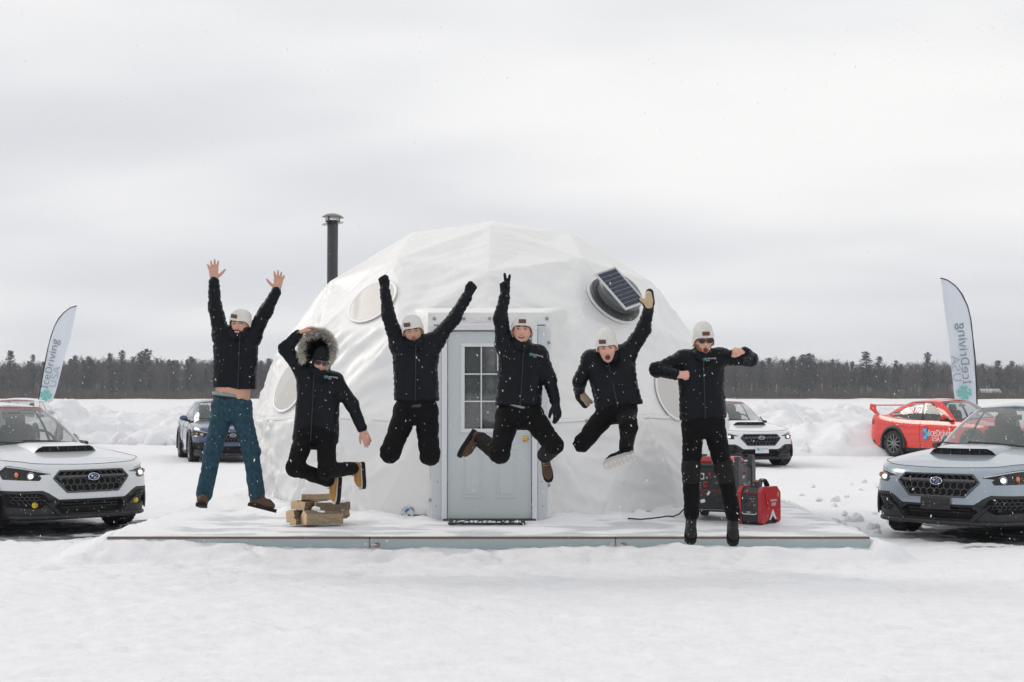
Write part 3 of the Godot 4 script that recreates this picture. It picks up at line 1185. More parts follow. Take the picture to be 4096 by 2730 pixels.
func build_flue() -> void:
	var base := at(1329, 1150, 18.6)
	var fl := thing("flue_pipe", "black stovepipe with a wide double rain cap rising behind the dome", "chimney", Vector3(base.x, 2.55, base.z))
	var top := at(1329, 893, 18.6).y - 2.55
	var black := mat("flue_black", Color(0.022, 0.026, 0.028), 0.32, 0.0, 0.6)
	var r := 0.0715
	var mb := MB.new()
	mb.lathe([Vector2(r, 0.0), Vector2(r, top - 0.93), Vector2(r + 0.004, top - 0.928), Vector2(r + 0.004, top - 0.915), Vector2(r, top - 0.912), Vector2(r, top)], 32, Transform3D(), true)
	part(fl, "pipe", mb, black)
	var steel := mat("cap_steel", Color(0.42, 0.40, 0.38), 0.3, 0.7)
	var tilt := Basis(Vector3.BACK, deg_to_rad(7.0))
	mb = MB.new()
	mb.lathe([Vector2(0.145, 0.0), Vector2(0.08, 0.015), Vector2(0.078, 0.02), Vector2(0.145, 0.004)], 32, Transform3D(tilt, Vector3(0, top - 0.01, 0)))
	part(fl, "storm_collar", mb, steel)
	mb = MB.new()
	mb.lathe([Vector2(0.095, 0.0), Vector2(0.098, 0.02), Vector2(0.0, 0.021)], 32, Transform3D(Basis(), Vector3(0, top + 0.015, 0)), true)
	part(fl, "inner_ring", mb, black)
	for k in 4:
		mb = MB.new()
		var a := TAU * (k + 0.5) / 4.0
		mb.box(Vector3(sin(a) * 0.1, top + 0.052, cos(a) * 0.1), Vector3(0.05, 0.055, 0.006), Basis(Vector3.UP, a))
		part(fl, "cap_strap", mb, steel)
	mb = MB.new()
	mb.lathe([Vector2(0.0, 0.07), Vector2(0.12, 0.07), Vector2(0.142, 0.066), Vector2(0.140, 0.075), Vector2(0.10, 0.10), Vector2(0.05, 0.115), Vector2(0.0, 0.118)], 32, Transform3D(Basis(Vector3.BACK, deg_to_rad(-2.0)), Vector3(0, top + 0.008, 0)))
	part(fl, "rain_cap", mb, mat("cap_top", Color(0.20, 0.19, 0.18), 0.35, 0.3))

func build_vent(c: Vector3) -> void:
	var o := (c - DOME_C).normalized()
	var v := thing("solar_vent", "grey round roof vent with a tilted solar panel on the dome", "vent", c)
	var b := rot_to(o, Vector3.UP)         # y outwards
	v.transform = Transform3D(b.scaled_local(Vector3.ONE * 0.9), c)
	var ring := MB.new()
	ring.lathe([Vector2(0.405, 0.0), Vector2(0.402, 0.010), Vector2(0.395, 0.014), Vector2(0.35, 0.016)], 40, Transform3D(Basis(), Vector3(0, 0.0, 0)))
	part(v, "patch_ring", ring, vinyl())
	var grey := mat("vent_grey", Color(0.15, 0.16, 0.158), 0.42, 0.0, 0.5)
	var dark := mat("vent_dark", Color(0.055, 0.06, 0.062), 0.45)
	var mb := MB.new()
	mb.lathe([Vector2(0.365, 0.0), Vector2(0.37, 0.035), Vector2(0.365, 0.055), Vector2(0.32, 0.065), Vector2(0.28, 0.065)], 48, Transform3D(), true)
	part(v, "flange", mb, dark)
	mb = MB.new()
	mb.lathe([Vector2(0.285, 0.05), Vector2(0.285, 0.14), Vector2(0.312, 0.145), Vector2(0.315, 0.18), Vector2(0.30, 0.225), Vector2(0.25, 0.26), Vector2(0.16, 0.275), Vector2(0.0, 0.28)], 48)
	part(v, "hood", mb, grey)
	# panel: corners read off the photograph, the panel leaning towards the lake's south
	var dv := -c.z - 0.42
	var TL := at(2387, 1089, dv + 0.05)
	var TR := at(2472, 1071, dv + 0.23)
	var BR := at(2575, 1208, dv - 0.045)
	var BL := at(2495, 1249, dv - 0.225)
	var pc := (TL + TR + BR + BL) * 0.25
	var pr := ((TR - TL) + (BR - BL)) * 0.5
	var pu := ((TL - BL) + (TR - BR)) * 0.5
	var PW := pr.length()
	var PH := pu.length()
	var pb := Basis(pr.normalized(), (pu - pr.normalized() * pu.dot(pr.normalized())).normalized(), Vector3.ZERO)
	pb.z = pb.x.cross(pb.y)
	var pan := Node3D.new()
	pan.name = "solar_panel"
	v.add_child(pan)
	pan.transform = v.transform.affine_inverse() * Transform3D(pb, pc)
	var alu := mat("aluminium", Color(0.62, 0.63, 0.63), 0.35, 0.6)
	mb = MB.new()
	frame_rect(mb, -PW / 2, PW / 2, -PH / 2, PH / 2, 0.017, 0.0, 0.026, 0.003)
	part(pan, "panel_frame", mb, alu)
	mb = MB.new()
	mb.box(Vector3(0, 0, -0.002), Vector3(PW - 0.03, PH - 0.03, 0.014))
	part(pan, "backsheet", mb, mat("backsheet", Color(0.33, 0.37, 0.40), 0.15))
	var cell := mat("solar_cell", Color(0.012, 0.020, 0.045), 0.12)
	for i in 4:
		for j in 9:
			mb = MB.new()
			var cw := (PW - 0.05) / 4.0
			var chh := (PH - 0.055) / 9.0
			mb.box(Vector3(-PW / 2 + 0.025 + cw * (i + 0.5), -PH / 2 + 0.0275 + chh * (j + 0.5), 0.006), Vector3(cw - 0.004, chh - 0.007, 0.004))
			part(pan, "cell", mb, cell)
	mb = MB.new()
	mb.box(Vector3(0, 0, -0.08), Vector3(0.04, 0.04, 0.14))
	part(pan, "post", mb, grey)

# ---------------------------------------------------------------- deck
func build_deck() -> void:
	var deck := thing("plywood_deck", "low wide deck of painted panels under the dome, iced and snowy on top", "deck", Vector3.ZERO)
	var paint := mat("deck_paint", Color(0.40, 0.47, 0.48), 0.5)
	if not paint.normal_enabled:
		bumpy(paint, "deck_n", 0.04, 1.5, 1.5, 0.2, 3)
	var ply := mat("deck_ply", Color(0.20, 0.115, 0.105), 0.8)
	var joints := [DECK_X0, at(1478, 2160, -DECK_Z0).x, at(2462, 2160, -DECK_Z0).x, DECK_X1]
	for i in 3:
		var xa: float = joints[i] + 0.003
		var xb: float = joints[i + 1] - 0.003
		var mb := MB.new()
		mb.box(Vector3((xa + xb) / 2, DECK_Y - 0.115, DECK_Z0 - 0.02), Vector3(xb - xa, 0.19, 0.04), Basis(), 0.004)
		part(deck, "front_board", mb, paint)
		mb = MB.new()
		mb.box(Vector3((xa + xb) / 2, DECK_Y - 0.011, (DECK_Z0 + DECK_Z1) / 2), Vector3(xb - xa, 0.018, DECK_Z0 - DECK_Z1), Basis(), 0.003)
		part(deck, "deck_panel", mb, ply)
	for x in [DECK_X0 + 0.02, DECK_X1 - 0.02]:
		var mb := MB.new()
		mb.box(Vector3(x, DECK_Y - 0.115, (DECK_Z0 + DECK_Z1) / 2 - 0.02), Vector3(0.04, 0.19, DECK_Z0 - DECK_Z1 - 0.05), Basis(), 0.004)
		part(deck, "side_board", mb, paint)
	# draw latches that clamp the sections together
	for k in [1, 2]:
		var lx: float = joints[k]
		var g := Node3D.new()
		g.name = numbered(deck, "latch")
		deck.add_child(g)
		g.position = Vector3(lx, DECK_Y - 0.075, DECK_Z0)
		var mb := MB.new()
		mb.box(Vector3(-0.03, 0, 0.003), Vector3(0.045, 0.035, 0.004), Basis(), 0.0015)
		mb.box(Vector3(0.04, 0, 0.006), Vector3(0.055, 0.028, 0.010), Basis(), 0.003)
		mb.tube([Vector3(-0.03, 0.008, 0.012), Vector3(0.05, 0.008, 0.014)], 0.003, 6)
		mb.tube([Vector3(-0.03, -0.008, 0.012), Vector3(0.05, -0.008, 0.014)], 0.003, 6)
		part(g, "latch_plate", mb, mat("zinc", Color(0.55, 0.58, 0.55), 0.35, 0.8))
		mb = MB.new()
		mb.tube([Vector3(0.05, 0.013, 0.016), Vector3(0.088, 0.013, 0.018), Vector3(0.095, 0.006, 0.018), Vector3(0.095, -0.006, 0.018), Vector3(0.088, -0.013, 0.018), Vector3(0.05, -0.013, 0.016)], 0.0045, 6)
		part(g, "latch_handle", mb, mat("latch_red", Color(0.45, 0.02, 0.03), 0.4))
	# ice and snow on the deck: a thin glaze at the front, drifts against the dome
	var na := make_noise(61, 1.0, 4)
	var nb := make_noise(63, 2.2, 3)
	var mb := MB.new()
	mb.use_c = true
	var xs := lines(DECK_X0 + 0.01, DECK_X1 - 0.01, 0.04, DECK_X0, DECK_X1 - 0.009, 1.0)
	var zs := lines(-17.0, DECK_Z0 - 0.012, 0.035, DECK_Z1, DECK_Z0 - 0.01, 1.15)
	var nx := xs.size()
	for z in zs:
		for x in xs:
			var r := Vector2(x - DOME_C.x, z - DOME_C.z).length()
			var edge := r - 3.0
			var drift := 1.0 - smooth(0.0, 0.65 + 0.35 * na.get_noise_2d(x * 0.9, z * 0.9), edge)
			var leftish := 0.55 + 0.45 * smooth(0.6, -0.9, x) + 0.25 * smooth(1.5, 2.6, x) - 0.75 * exp(-pow((x + 1.12) / 0.30, 2.0))
			var clear := smooth(0.50, 0.78, absf(x - DOOR_X))      # kept clear before the door
			var h := 0.006 + 0.006 * na.get_noise_2d(x * 1.4, z * 2.2) + 0.003 * nb.get_noise_2d(x * 6.0, z * 9.0)
			h += drift * clear * leftish * (0.085 + 0.07 * na.get_noise_2d(x * 1.2 + 5.0, z * 1.2) + 0.05 * absf(nb.get_noise_2d(x * 1.4, z * 1.4)))
			var lump := maxf(nb.get_noise_2d(x * 0.9 + 11.0, z * 1.1) - 0.12, 0.0)
			h += lump * 0.10 * smooth(0.9, 0.2, edge) * clear * (1.0 - exp(-pow((x + 1.12) / 0.35, 2.0)))
			# snow piled along the left end
			h += smooth(0.9, 0.0, x - DECK_X0) * (0.03 + 0.05 * absf(na.get_noise_2d(x * 1.5, z * 1.5)))
			h *= smooth(0.0, 0.16, DECK_Z0 - z) * smooth(0.0, 0.10, x - DECK_X0) * smooth(0.0, 0.10, DECK_X1 - x)
			h = maxf(h, 0.0015)
			if r < 2.9:
				h = 0.0
			# bare ice is greyer than snow where the noise leaves it thin
			var ice := smooth(0.02, 0.30, na.get_noise_2d(x * 0.9 + 2.0, z * 2.0) + 0.16) * smooth(0.030, 0.010, h)
			mb.col = Color(0.84, 0.845, 0.86).lerp(Color(0.52, 0.55, 0.575), ice * 0.8)
			var thin := smooth(0.25, 0.5, nb.get_noise_2d(x * 1.6 - 8.0, z * 3.5)) * ice
			mb.col = mb.col.lerp(Color(0.34, 0.30, 0.30), thin * 0.4)
			mb.pt(Vector3(x, DECK_Y + h, z))
	for j in zs.size() - 1:
		for i in nx - 1:
			var p := j * nx + i
			mb.quad(p, p + nx, p + nx + 1, p + 1)
	var dm := mat("deck_snow", Color(1, 1, 1), 0.5, 0.0, 0.35)
	dm.vertex_color_use_as_albedo = true
	bumpy(dm, "snow_n", 0.02, 1.9, 5.0, 0.4, 5)
	var ds := part(self, "deck_snow", mb, dm)
	ds.set_meta("kind", "stuff")
	tag(ds, "thin trodden snow and ice lying on the deck", "snow")
	# door mat
	var mm := thing("door_mat", "black rubber door mat with an open grid, filled with snow", "mat", Vector3(DOOR_X - 0.02, DECK_Y + 0.014, DOOR_Z + 0.40))
	var rub := mat("rubber", Color(0.018, 0.019, 0.02), 0.7)
	mb = MB.new()
	var MWd := 0.80
	var MD := 0.36
	mb.box(Vector3(0, 0.008, MD / 2 - 0.025), Vector3(MWd, 0.016, 0.05), Basis(), 0.004)
	mb.box(Vector3(0, 0.008, -MD / 2 + 0.025), Vector3(MWd, 0.016, 0.05), Basis(), 0.004)
	mb.box(Vector3(-MWd / 2 + 0.025, 0.0078, 0), Vector3(0.05, 0.016, MD - 0.1), Basis(), 0.004)
	mb.box(Vector3(MWd / 2 - 0.025, 0.0078, 0), Vector3(0.05, 0.016, MD - 0.1), Basis(), 0.004)
	part(mm, "border", mb, rub)
	mb = MB.new()
	for i in 11:
		mb.box(Vector3(-0.33 + i * 0.066, 0.0055, 0), Vector3(0.016, 0.011, MD - 0.1))
	for j in 4:
		mb.box(Vector3(0, 0.0053, -0.105 + j * 0.07), Vector3(MWd - 0.1, 0.010, 0.014))
	part(mm, "grid", mb, rub)
	mb = MB.new()
	for i in 16:
		for j in 8:
			if rng.randf() < 0.7:
				mb.ball(Vector3(-0.35 + i * 0.047 + rng.randfn(0, 0.006), 0.008, -0.14 + j * 0.038 + rng.randfn(0, 0.005)), Vector3(0.026, 0.008, 0.016) * rng.randf_range(0.6, 1.2), Basis(), 6)
	var sf := part(mm, "snow_filling", mb, snow_material())
	sf.set_meta("kind", "stuff")

# ---------------------------------------------------------------- car
var cm := {}                 # car meshes, built once
var ol := []                 # half outline: [point (x, z), outward normal (x, z)]

func cr1(keys: Array, t: float) -> Vector2:      # Catmull-Rom through Vector2 keys
	var n := keys.size() - 1
	var i := clampi(int(t), 0, n - 1)
	var f := t - i
	var p1: Vector2 = keys[i]
	var p2: Vector2 = keys[i + 1]
	var p0: Vector2 = keys[i - 1] if i > 0 else Vector2(-keys[1].x, keys[1].y)
	var p3: Vector2 = keys[i + 2] if i + 2 <= n else Vector2(-keys[n - 1].x, keys[n - 1].y)
	return p1.cubic_interpolate(p2, p0, p3, f)

func table(keys: Array, x: float) -> float:      # smooth look-up, keys sorted by rising x
	if x <= keys[0].x:
		return keys[0].y
	for i in keys.size() - 1:
		if x <= keys[i + 1].x:
			var t: float = (x - keys[i].x) / (keys[i + 1].x - keys[i].x)
			var a: float = keys[maxi(i - 1, 0)].y
			var b: float = keys[mini(i + 2, keys.size() - 1)].y
			return cubic_interpolate(keys[i].y, keys[i + 1].y, a, b, t)
	return keys[-1].y

const HC := [Vector2(-2.33, 1.03), Vector2(-2.2, 1.085), Vector2(-1.7, 1.085), Vector2(-1.2, 1.045), Vector2(-0.5, 1.0), Vector2(0.5, 0.985), Vector2(0.95, 0.985), Vector2(1.3, 0.958), Vector2(1.65, 0.912), Vector2(2.0, 0.845), Vector2(2.2, 0.79), Vector2(2.34, 0.74)]
const DROP := [Vector2(-2.3, 0.06), Vector2(-1.2, 0.10), Vector2(0.0, 0.085), Vector2(1.0, 0.10), Vector2(1.6, 0.085), Vector2(2.0, 0.045), Vector2(2.3, 0.02)]

func car_h(x: float, z: float) -> float:
	return table(HC, z) - table(DROP, z) * pow(absf(x) / 0.86, 2.6)

const IN_FRONT := [Vector2(0.17, 0.11), Vector2(0.195, 0.05), Vector2(0.25, 0.03), Vector2(0.37, 0.025), Vector2(0.41, 0.0), Vector2(0.50, 0.0), Vector2(0.62, 0.014), Vector2(0.71, 0.042), Vector2(0.76, 0.075), Vector2(0.80, 0.125)]
const IN_SIDE := [Vector2(0.17, 0.075), Vector2(0.24, 0.035), Vector2(0.34, 0.032), Vector2(0.5, 0.004), Vector2(0.6, 0.0), Vector2(0.70, 0.012), Vector2(0.80, 0.018), Vector2(0.88, 0.045), Vector2(0.98, 0.085)]

func car_inset(y: float, z: float, top: float) -> float:
	var f := smooth(1.72, 2.12, z)
	var a := table(IN_FRONT, y * 0.80 / maxf(top, 0.8) if y > 0.6 else y)
	var b := table(IN_SIDE, y * 0.92 / maxf(top, 0.86) if y > 0.7 else y)
	return lerpf(b, a, f)

func edge_top(p: Vector2, n: Vector2) -> float:      # height of the rim where the wall meets hood, shoulder or boot lid
	var e := p - n * lerpf(0.085, 0.115, smooth(1.72, 2.12, p.y))
	return car_h(e.x, e.y)

func front_point(x: float, y: float, out := 0.0) -> Vector3:      # a place on the front of the car, |x| along the outline
	var s := signf(x) if x != 0.0 else 1.0
	var ax := absf(x)
	for i in ol.size() - 1:
		var p: Vector2 = ol[i][0]
		var q: Vector2 = ol[i + 1][0]
		if q.x >= ax or i > 130:
			var t := (ax - p.x) / maxf(q.x - p.x, 1e-5)
			var m := p.lerp(q, clampf(t, 0.0, 1.0))
			var n: Vector2 = ol[i][1]
			var top := edge_top(m, n)
			m += n * (out - car_inset(y, m.y, top))
			return Vector3(m.x * s, y, m.y)
	return Vector3(x, y, 2.0)

func inside(p: Vector2, poly: PackedVector2Array) -> bool:
	return Geometry2D.is_point_in_polygon(p, poly)

func make_car_meshes() -> void:
	var keys := [Vector2(0, 2.335), Vector2(0.30, 2.318), Vector2(0.55, 2.262), Vector2(0.73, 2.155), Vector2(0.83, 1.99), Vector2(0.88, 1.79), Vector2(0.905, 1.45), Vector2(0.905, 1.0), Vector2(0.895, 0.3), Vector2(0.90, -0.5), Vector2(0.912, -1.2), Vector2(0.895, -1.65), Vector2(0.855, -2.0), Vector2(0.76, -2.2), Vector2(0.5, -2.31), Vector2(0, -2.335)]
	var poly := []
	for i in (keys.size() - 1) * 60 + 1:
		poly.append(cr1(keys, i / 60.0))
	# resample: fine round the front
	var pts := [poly[0]]
	var run := 0.0
	var total := 0.0
	for i in range(1, poly.size()):
		var d: float = poly[i].distance_to(poly[i - 1])
		run += d
		total += d
		var step := 0.0135 if total < 1.75 else 0.026
		if run >= step or i == poly.size() - 1:
			pts.append(poly[i])
			run = 0.0
	ol.clear()
	for i in pts.size():
		var d: Vector2 = (pts[mini(i + 1, pts.size() - 1)] - pts[maxi(i - 1, 0)]).normalized()
		ol.append([pts[i], Vector2(-d.y, d.x)])
	ol[0][1] = Vector2(0, 1)
	ol[-1][1] = Vector2(0, -1)
	var grille := PackedVector2Array([Vector2(-0.02, 0.722), Vector2(0.385, 0.716), Vector2(0.455, 0.636), Vector2(0.31, 0.482), Vector2(-0.02, 0.476)])
	var lampP := PackedVector2Array([Vector2(0.475, 0.684), Vector2(0.60, 0.722), Vector2(0.86, 0.775), Vector2(0.884, 0.70), Vector2(0.865, 0.622), Vector2(0.605, 0.612), Vector2(0.575, 0.640), Vector2(0.605, 0.672)])
	var clad := PackedVector2Array([Vector2(-0.02, 0.402), Vector2(0.40, 0.402), Vector2(0.50, 0.472), Vector2(0.57, 0.506), Vector2(0.95, 0.50), Vector2(0.95, 0.0), Vector2(-0.02, 0.0)])
	var intake := PackedVector2Array([Vector2(-0.02, 0.376), Vector2(0.36, 0.376), Vector2(0.44, 0.33), Vector2(0.36, 0.244), Vector2(-0.02, 0.244)])
	var pod := PackedVector2Array([Vector2(0.545, 0.455), Vector2(0.60, 0.474), Vector2(0.862, 0.468), Vector2(0.858, 0.318), Vector2(0.60, 0.300), Vector2(0.505, 0.365)])
	cm.grille_poly = grille
	var meshes := {"paint": MB.new(), "clad": MB.new(), "recess": MB.new(), "lamp": MB.new(), "tail": MB.new()}
	var rows := 56
	var polys := [grille, lampP, clad, intake, pod]
	# grid of the wall, its points drawn onto the edges of the openings so that these run straight
	var Q := []
	var P0 := []
	for i in ol.size():
		var p: Vector2 = ol[i][0]
		var n: Vector2 = ol[i][1]
		var te := edge_top(p, n)
		var qs := []
		var ps := []
		for r in rows + 1:
			var q := Vector2(p.x, lerpf(0.17, te, float(r) / rows))
			var w := p
			var push := 0.0
			if p.y > 1.45 and r > 0 and r < rows:
				var best := 0.0085
				var hit := q
				for k in polys.size():
					var po: PackedVector2Array = polys[k]
					for e in po.size():
						var c0 := po[e]
						var c1 := po[(e + 1) % po.size()]
						if maxf(c0.x, c1.x) < 0.0 or maxf(c0.y, c1.y) < 0.1 or minf(c0.x, c1.x) > 0.94:
							continue
						var h := Geometry2D.get_closest_point_to_segment(q, c0, c1)
						if h.distance_to(q) < best:
							best = h.distance_to(q)
							hit = h
				if best < 0.0084:
					if p.x < 0.80 and hit.x >= 0.0:
						q = hit
						var f3 := front_point(q.x, q.y)
						w = Vector2(f3.x, f3.z)
						ps.append(Vector3(w.x, q.y, w.y))
						qs.append(q)
						continue
					q.y = hit.y
				elif inside(q, grille):
					push = 0.05
				elif inside(q, lampP):
					push = 0.012
				elif inside(q, intake):
					push = 0.07
				elif inside(q, pod):
					push = 0.045
			w = p - n * (car_inset(q.y, p.y, te) + push)
			ps.append(Vector3(w.x, q.y, w.y))
			qs.append(q)
		Q.append(qs)
		P0.append(ps)
	for side in [1.0, -1.0]:
		var remap := {}
		for i in ol.size() - 1:
			var z: float = ol[i][0].y
			for r in rows:
				var m: Vector2 = (Q[i][r] + Q[i + 1][r] + Q[i][r + 1] + Q[i + 1][r + 1]) * 0.25
				var c: Vector3 = (P0[i][r] + P0[i + 1][r + 1]) * 0.5
				var gone := false
				for az in [1.415, -1.26]:
					if Vector2(c.z - az, c.y - 0.335).length() < 0.378 and absf(c.x) > 0.6:
						gone = true
				if gone:
					continue
				var kind := "paint"
				if z > 1.45:
					if inside(m, grille) or inside(m, intake) or inside(m, pod):
						kind = "recess"
					elif inside(m, lampP):
						kind = "lamp"
					elif inside(m, clad):
						kind = "clad"
				elif z < -1.95:
					if m.y < 0.40:
						kind = "clad"
					elif m.y > 0.80 and m.y < 0.93 and m.x > 0.40:
						kind = "tail"
				if m.y < 0.255 and kind == "paint":
					kind = "clad"
				var mb: MB = meshes[kind]
				var ids := []
				for ij in [[i, r], [i + 1, r], [i + 1, r + 1], [i, r + 1]]:
					var key := "%s%d_%d" % [kind, ij[0], ij[1]]
					if not remap.has(key):
						var v: Vector3 = P0[ij[0]][ij[1]]
						remap[key] = mb.pt(Vector3(v.x * side, v.y, v.z))
					ids.append(remap[key])
				if side > 0:
					mb.quad(ids[0], ids[1], ids[2], ids[3])
				else:
					mb.quad(ids[3], ids[2], ids[1], ids[0])
	# top surfaces: hood, trunk lid, shoulders
	var hood := MB.new()
	var trunk := meshes["paint"] as MB
	var nu := 20
	for zone in [0, 1, 2]:
		for side in [1.0, -1.0]:
			var last := []
			for i in ol.size():
				var p: Vector2 = ol[i][0]
				var n: Vector2 = ol[i][1]
				var te := edge_top(p, n)
				var e := p - n * car_inset(te, p.y, te)
				var lift := te - car_h(e.x, e.y)
				var use: bool = (zone == 0 and e.y > 0.60) or (zone == 1 and e.y < -1.50) or (zone == 2 and e.y <= 0.66 and e.y >= -1.56)
				if not use:
					last = []
					continue
				var target: MB = hood if zone == 0 else trunk
				var row := []
				for k in nu + 1:
					var u := float(k) / nu
					var x := e.x * u if zone < 2 else lerpf(0.70, e.x, u)
					row.append(target.pt(Vector3(x * side, car_h(x, e.y) + lift * pow(u, 6.0), e.y)))
				if last.size():
					for k in nu:
						var xm := (target.v[row[k]] + target.v[last[k + 1]]) * 0.5
						if zone == 0 and xm.z < wind_z(absf(xm.x)) - 0.03:
							continue
						if side > 0:
							target.quad(last[k], row[k], row[k + 1], last[k + 1])
						else:
							target.quad(last[k + 1], row[k + 1], row[k], last[k])
				last = row
	cm.body = meshes["paint"].mesh()
	cm.hood = hood.mesh()
	var seam := MB.new()
	var path := []
	for s in [-1.0, 1.0]:
		var half := []
		for i in range(0, ol.size(), 3):
			var p: Vector2 = ol[i][0]
			if p.y < 1.0:
				break
			var te := edge_top(p, ol[i][1])
			var e: Vector2 = p - ol[i][1] * car_inset(te, p.y, te)
			half.append(Vector3(e.x * s, te + 0.0005, e.y))
		if s < 0.0:
			half.reverse()
			path = half
		else:
			path.append_array(half.slice(1))
	seam.tube(path, 0.0032, 5)
	cm.hood_gap = seam.mesh()
	cm.clad = meshes["clad"].mesh()
	cm.recess = pieces(meshes["recess"])
	cm.lamp = pieces(meshes["lamp"])
	cm.tail = pieces(meshes["tail"])
	make_greenhouse()
	make_car_details()

func wind_z(x: float) -> float:
	return 1.02 - 0.30 * pow(x / 0.70, 2.2)

func make_greenhouse() -> void:
	var B := [Vector2(0, 1.02), Vector2(0.35, 0.965), Vector2(0.58, 0.845), Vector2(0.70, 0.72), Vector2(0.735, 0.63), Vector2(0.775, 0.10), Vector2(0.785, -0.28), Vector2(0.785, -0.40), Vector2(0.77, -1.0), Vector2(0.73, -1.42), Vector2(0.66, -1.72), Vector2(0.45, -1.85), Vector2(0, -1.90)]
	var T := [Vector2(0, 0.12), Vector2(0.28, 0.105), Vector2(0.42, 0.07), Vector2(0.495, 0.01), Vector2(0.53, -0.06), Vector2(0.56, -0.25), Vector2(0.565, -0.42), Vector2(0.565, -0.50), Vector2(0.55, -0.78), Vector2(0.53, -0.95), Vector2(0.47, -1.05), Vector2(0.33, -1.09), Vector2(0, -1.11)]
	var TY := [1.415, 1.413, 1.405, 1.395, 1.39, 1.405, 1.41, 1.41, 1.40, 1.39, 1.375, 1.37, 1.37]
	var sub := 16
	var rows := 40
	var M := {"pillar": MB.new(), "wind": MB.new(), "front_glass": MB.new(), "rear_glass": MB.new(), "back_glass": MB.new(), "frit": MB.new(), "bpillar": MB.new()}
	var roof := MB.new()
	for side in [1.0, -1.0]:
		var cols := []
		var tops := []
		for i in 12 * sub + 1:
			var t := float(i) / sub
			var b := cr1(B, t)
			var q := cr1(T, t)
			var k := mini(int(t), 11)
			var ty: float = cubic_interpolate(TY[k], TY[k + 1], TY[maxi(k - 1, 0)], TY[mini(k + 2, 12)], t - k)
			var p0 := Vector3(b.x, car_h(b.x, b.y) - 0.008, b.y)
			var p1 := Vector3(q.x, ty, q.y)
			var out := Vector3(b.x - 0.0, 0, b.y + 0.4).normalized()
			if t > 3.5 and t < 9.5:
				out = Vector3(1, 0.2, 0).normalized()
			elif t <= 3.5:
				out = Vector3(0.25 * t / 3.5, 0.5, 0.85).normalized()
			else:
				out = Vector3(0.3, 0.7, -0.6).normalized()
			var c := []
			for r in rows + 1:
				var v := float(r) / rows
				var w := p0.lerp(p1, v) + out * 0.042 * sin(PI * v) * (0.5 + 0.5 * v)
				c.append(Vector3(w.x * side, w.y, w.z))
			cols.append(c)
			tops.append(p1)
		for i in 12 * sub:
			var t := (i + 0.5) / sub
			for r in rows:
				var v := (r + 0.5) / rows
				var kind := "pillar"
				if t < 3.0:
					kind = "wind" if v > 0.05 and v < 0.985 and t < 2.93 else "frit"
				elif t > 4.2 and t < 6.05 and v > 0.05 and v < 0.88 - 0.62 * smooth(4.85, 4.2, t):
					kind = "front_glass"
				elif t >= 6.05 and t < 6.95 and v > 0.03 and v < 0.9:
					kind = "bpillar"
				elif t >= 6.95 and t < 9.35 and v > 0.05 and v < 0.88 - 0.66 * smooth(7.9, 9.35, t):
					kind = "rear_glass"
				elif t > 4.1 and t < 9.45 and v > 0.02 and v < 0.93 - 0.64 * smooth(7.9, 9.4, t) - 0.62 * smooth(4.85, 4.1, t):
					kind = "frit"
				elif t > 10.1:
					kind = "back_glass" if v > 0.06 and v < 0.95 else "frit"
				var mb: MB = M[kind]
				var key := "%s%d" % [kind, int(side)]
				var a := share(mb, key, i, r, cols)
				var b := share(mb, key, i + 1, r, cols)
				var c := share(mb, key, i + 1, r + 1, cols)
				var d := share(mb, key, i, r + 1, cols)
				if side > 0:
					mb.quad(a, b, c, d)
				else:
					mb.quad(d, c, b, a)
		var last := []
		for i in tops.size():
			var p: Vector3 = tops[i]
			var row := []
			for k in 13:
				var u := k / 12.0
				var crown := 0.058 * maxf(0.0, 1.0 - pow((p.z + 0.45) / 0.68, 2.0)) + 0.004
				row.append(roof.pt(Vector3(p.x * u * side, p.y + crown * (1.0 - pow(u, 2.6)), p.z)))
			if last.size():
				for k in 12:
					if side > 0:
						roof.quad(last[k], row[k], row[k + 1], last[k + 1])
					else:
						roof.quad(last[k + 1], row[k + 1], row[k], last[k])
			last = row
		shares.clear()
	for k in M:
		cm[k] = pieces(M[k]) if k != "frit" else M[k].mesh()
	cm.roof = roof.mesh()

var shares := {}
func share(mb: MB, key: String, i: int, r: int, cols: Array) -> int:
	var k := "%s_%d_%d" % [key, i, r]
	if not shares.has(k):
		shares[k] = mb.pt(cols[i][r])
	return shares[k]

func hexes(poly: PackedVector2Array, pitch: float, bar: float, out: float, which: int) -> MB:
	var mb := MB.new()
	var hr := pitch / sqrt(3.0)
	for sd in ([1.0, -1.0] if which == 0 else [float(which)]):
		for j in 14:
			for i in 20:
				var c := Vector2(pitch * (i + 0.5 * (j % 2)), 0.27 + j * hr * 1.5)
				if not inside(c, poly):
					continue
				for k in 3:
					var a := c + Vector2(sin(TAU * k / 6.0), cos(TAU * k / 6.0)) * hr
					var b := c + Vector2(sin(TAU * (k + 1) / 6.0), cos(TAU * (k + 1) / 6.0)) * hr
					if a.x < 0.0 or b.x < 0.0:
						continue
					mb.tube([front_point(a.x * sd, a.y, out), front_point(b.x * sd, b.y, out)], bar, 4, false)
	return mb

func outline_tube(mb: MB, poly: Array, r: float, out: float, closed := true) -> void:
	var path := []
	for i in poly.size() + (1 if closed else 0):
		var a: Vector2 = poly[i % poly.size()]
		var b: Vector2 = poly[(i + 1) % poly.size()]
		path.append(front_point(a.x, a.y, out))
		if closed or i < poly.size() - 1:
			for k in range(1, 6):
				var m := a.lerp(b, k / 6.0)
				path.append(front_point(m.x, m.y, out))
	mb.tube(path, r, 6, not closed)

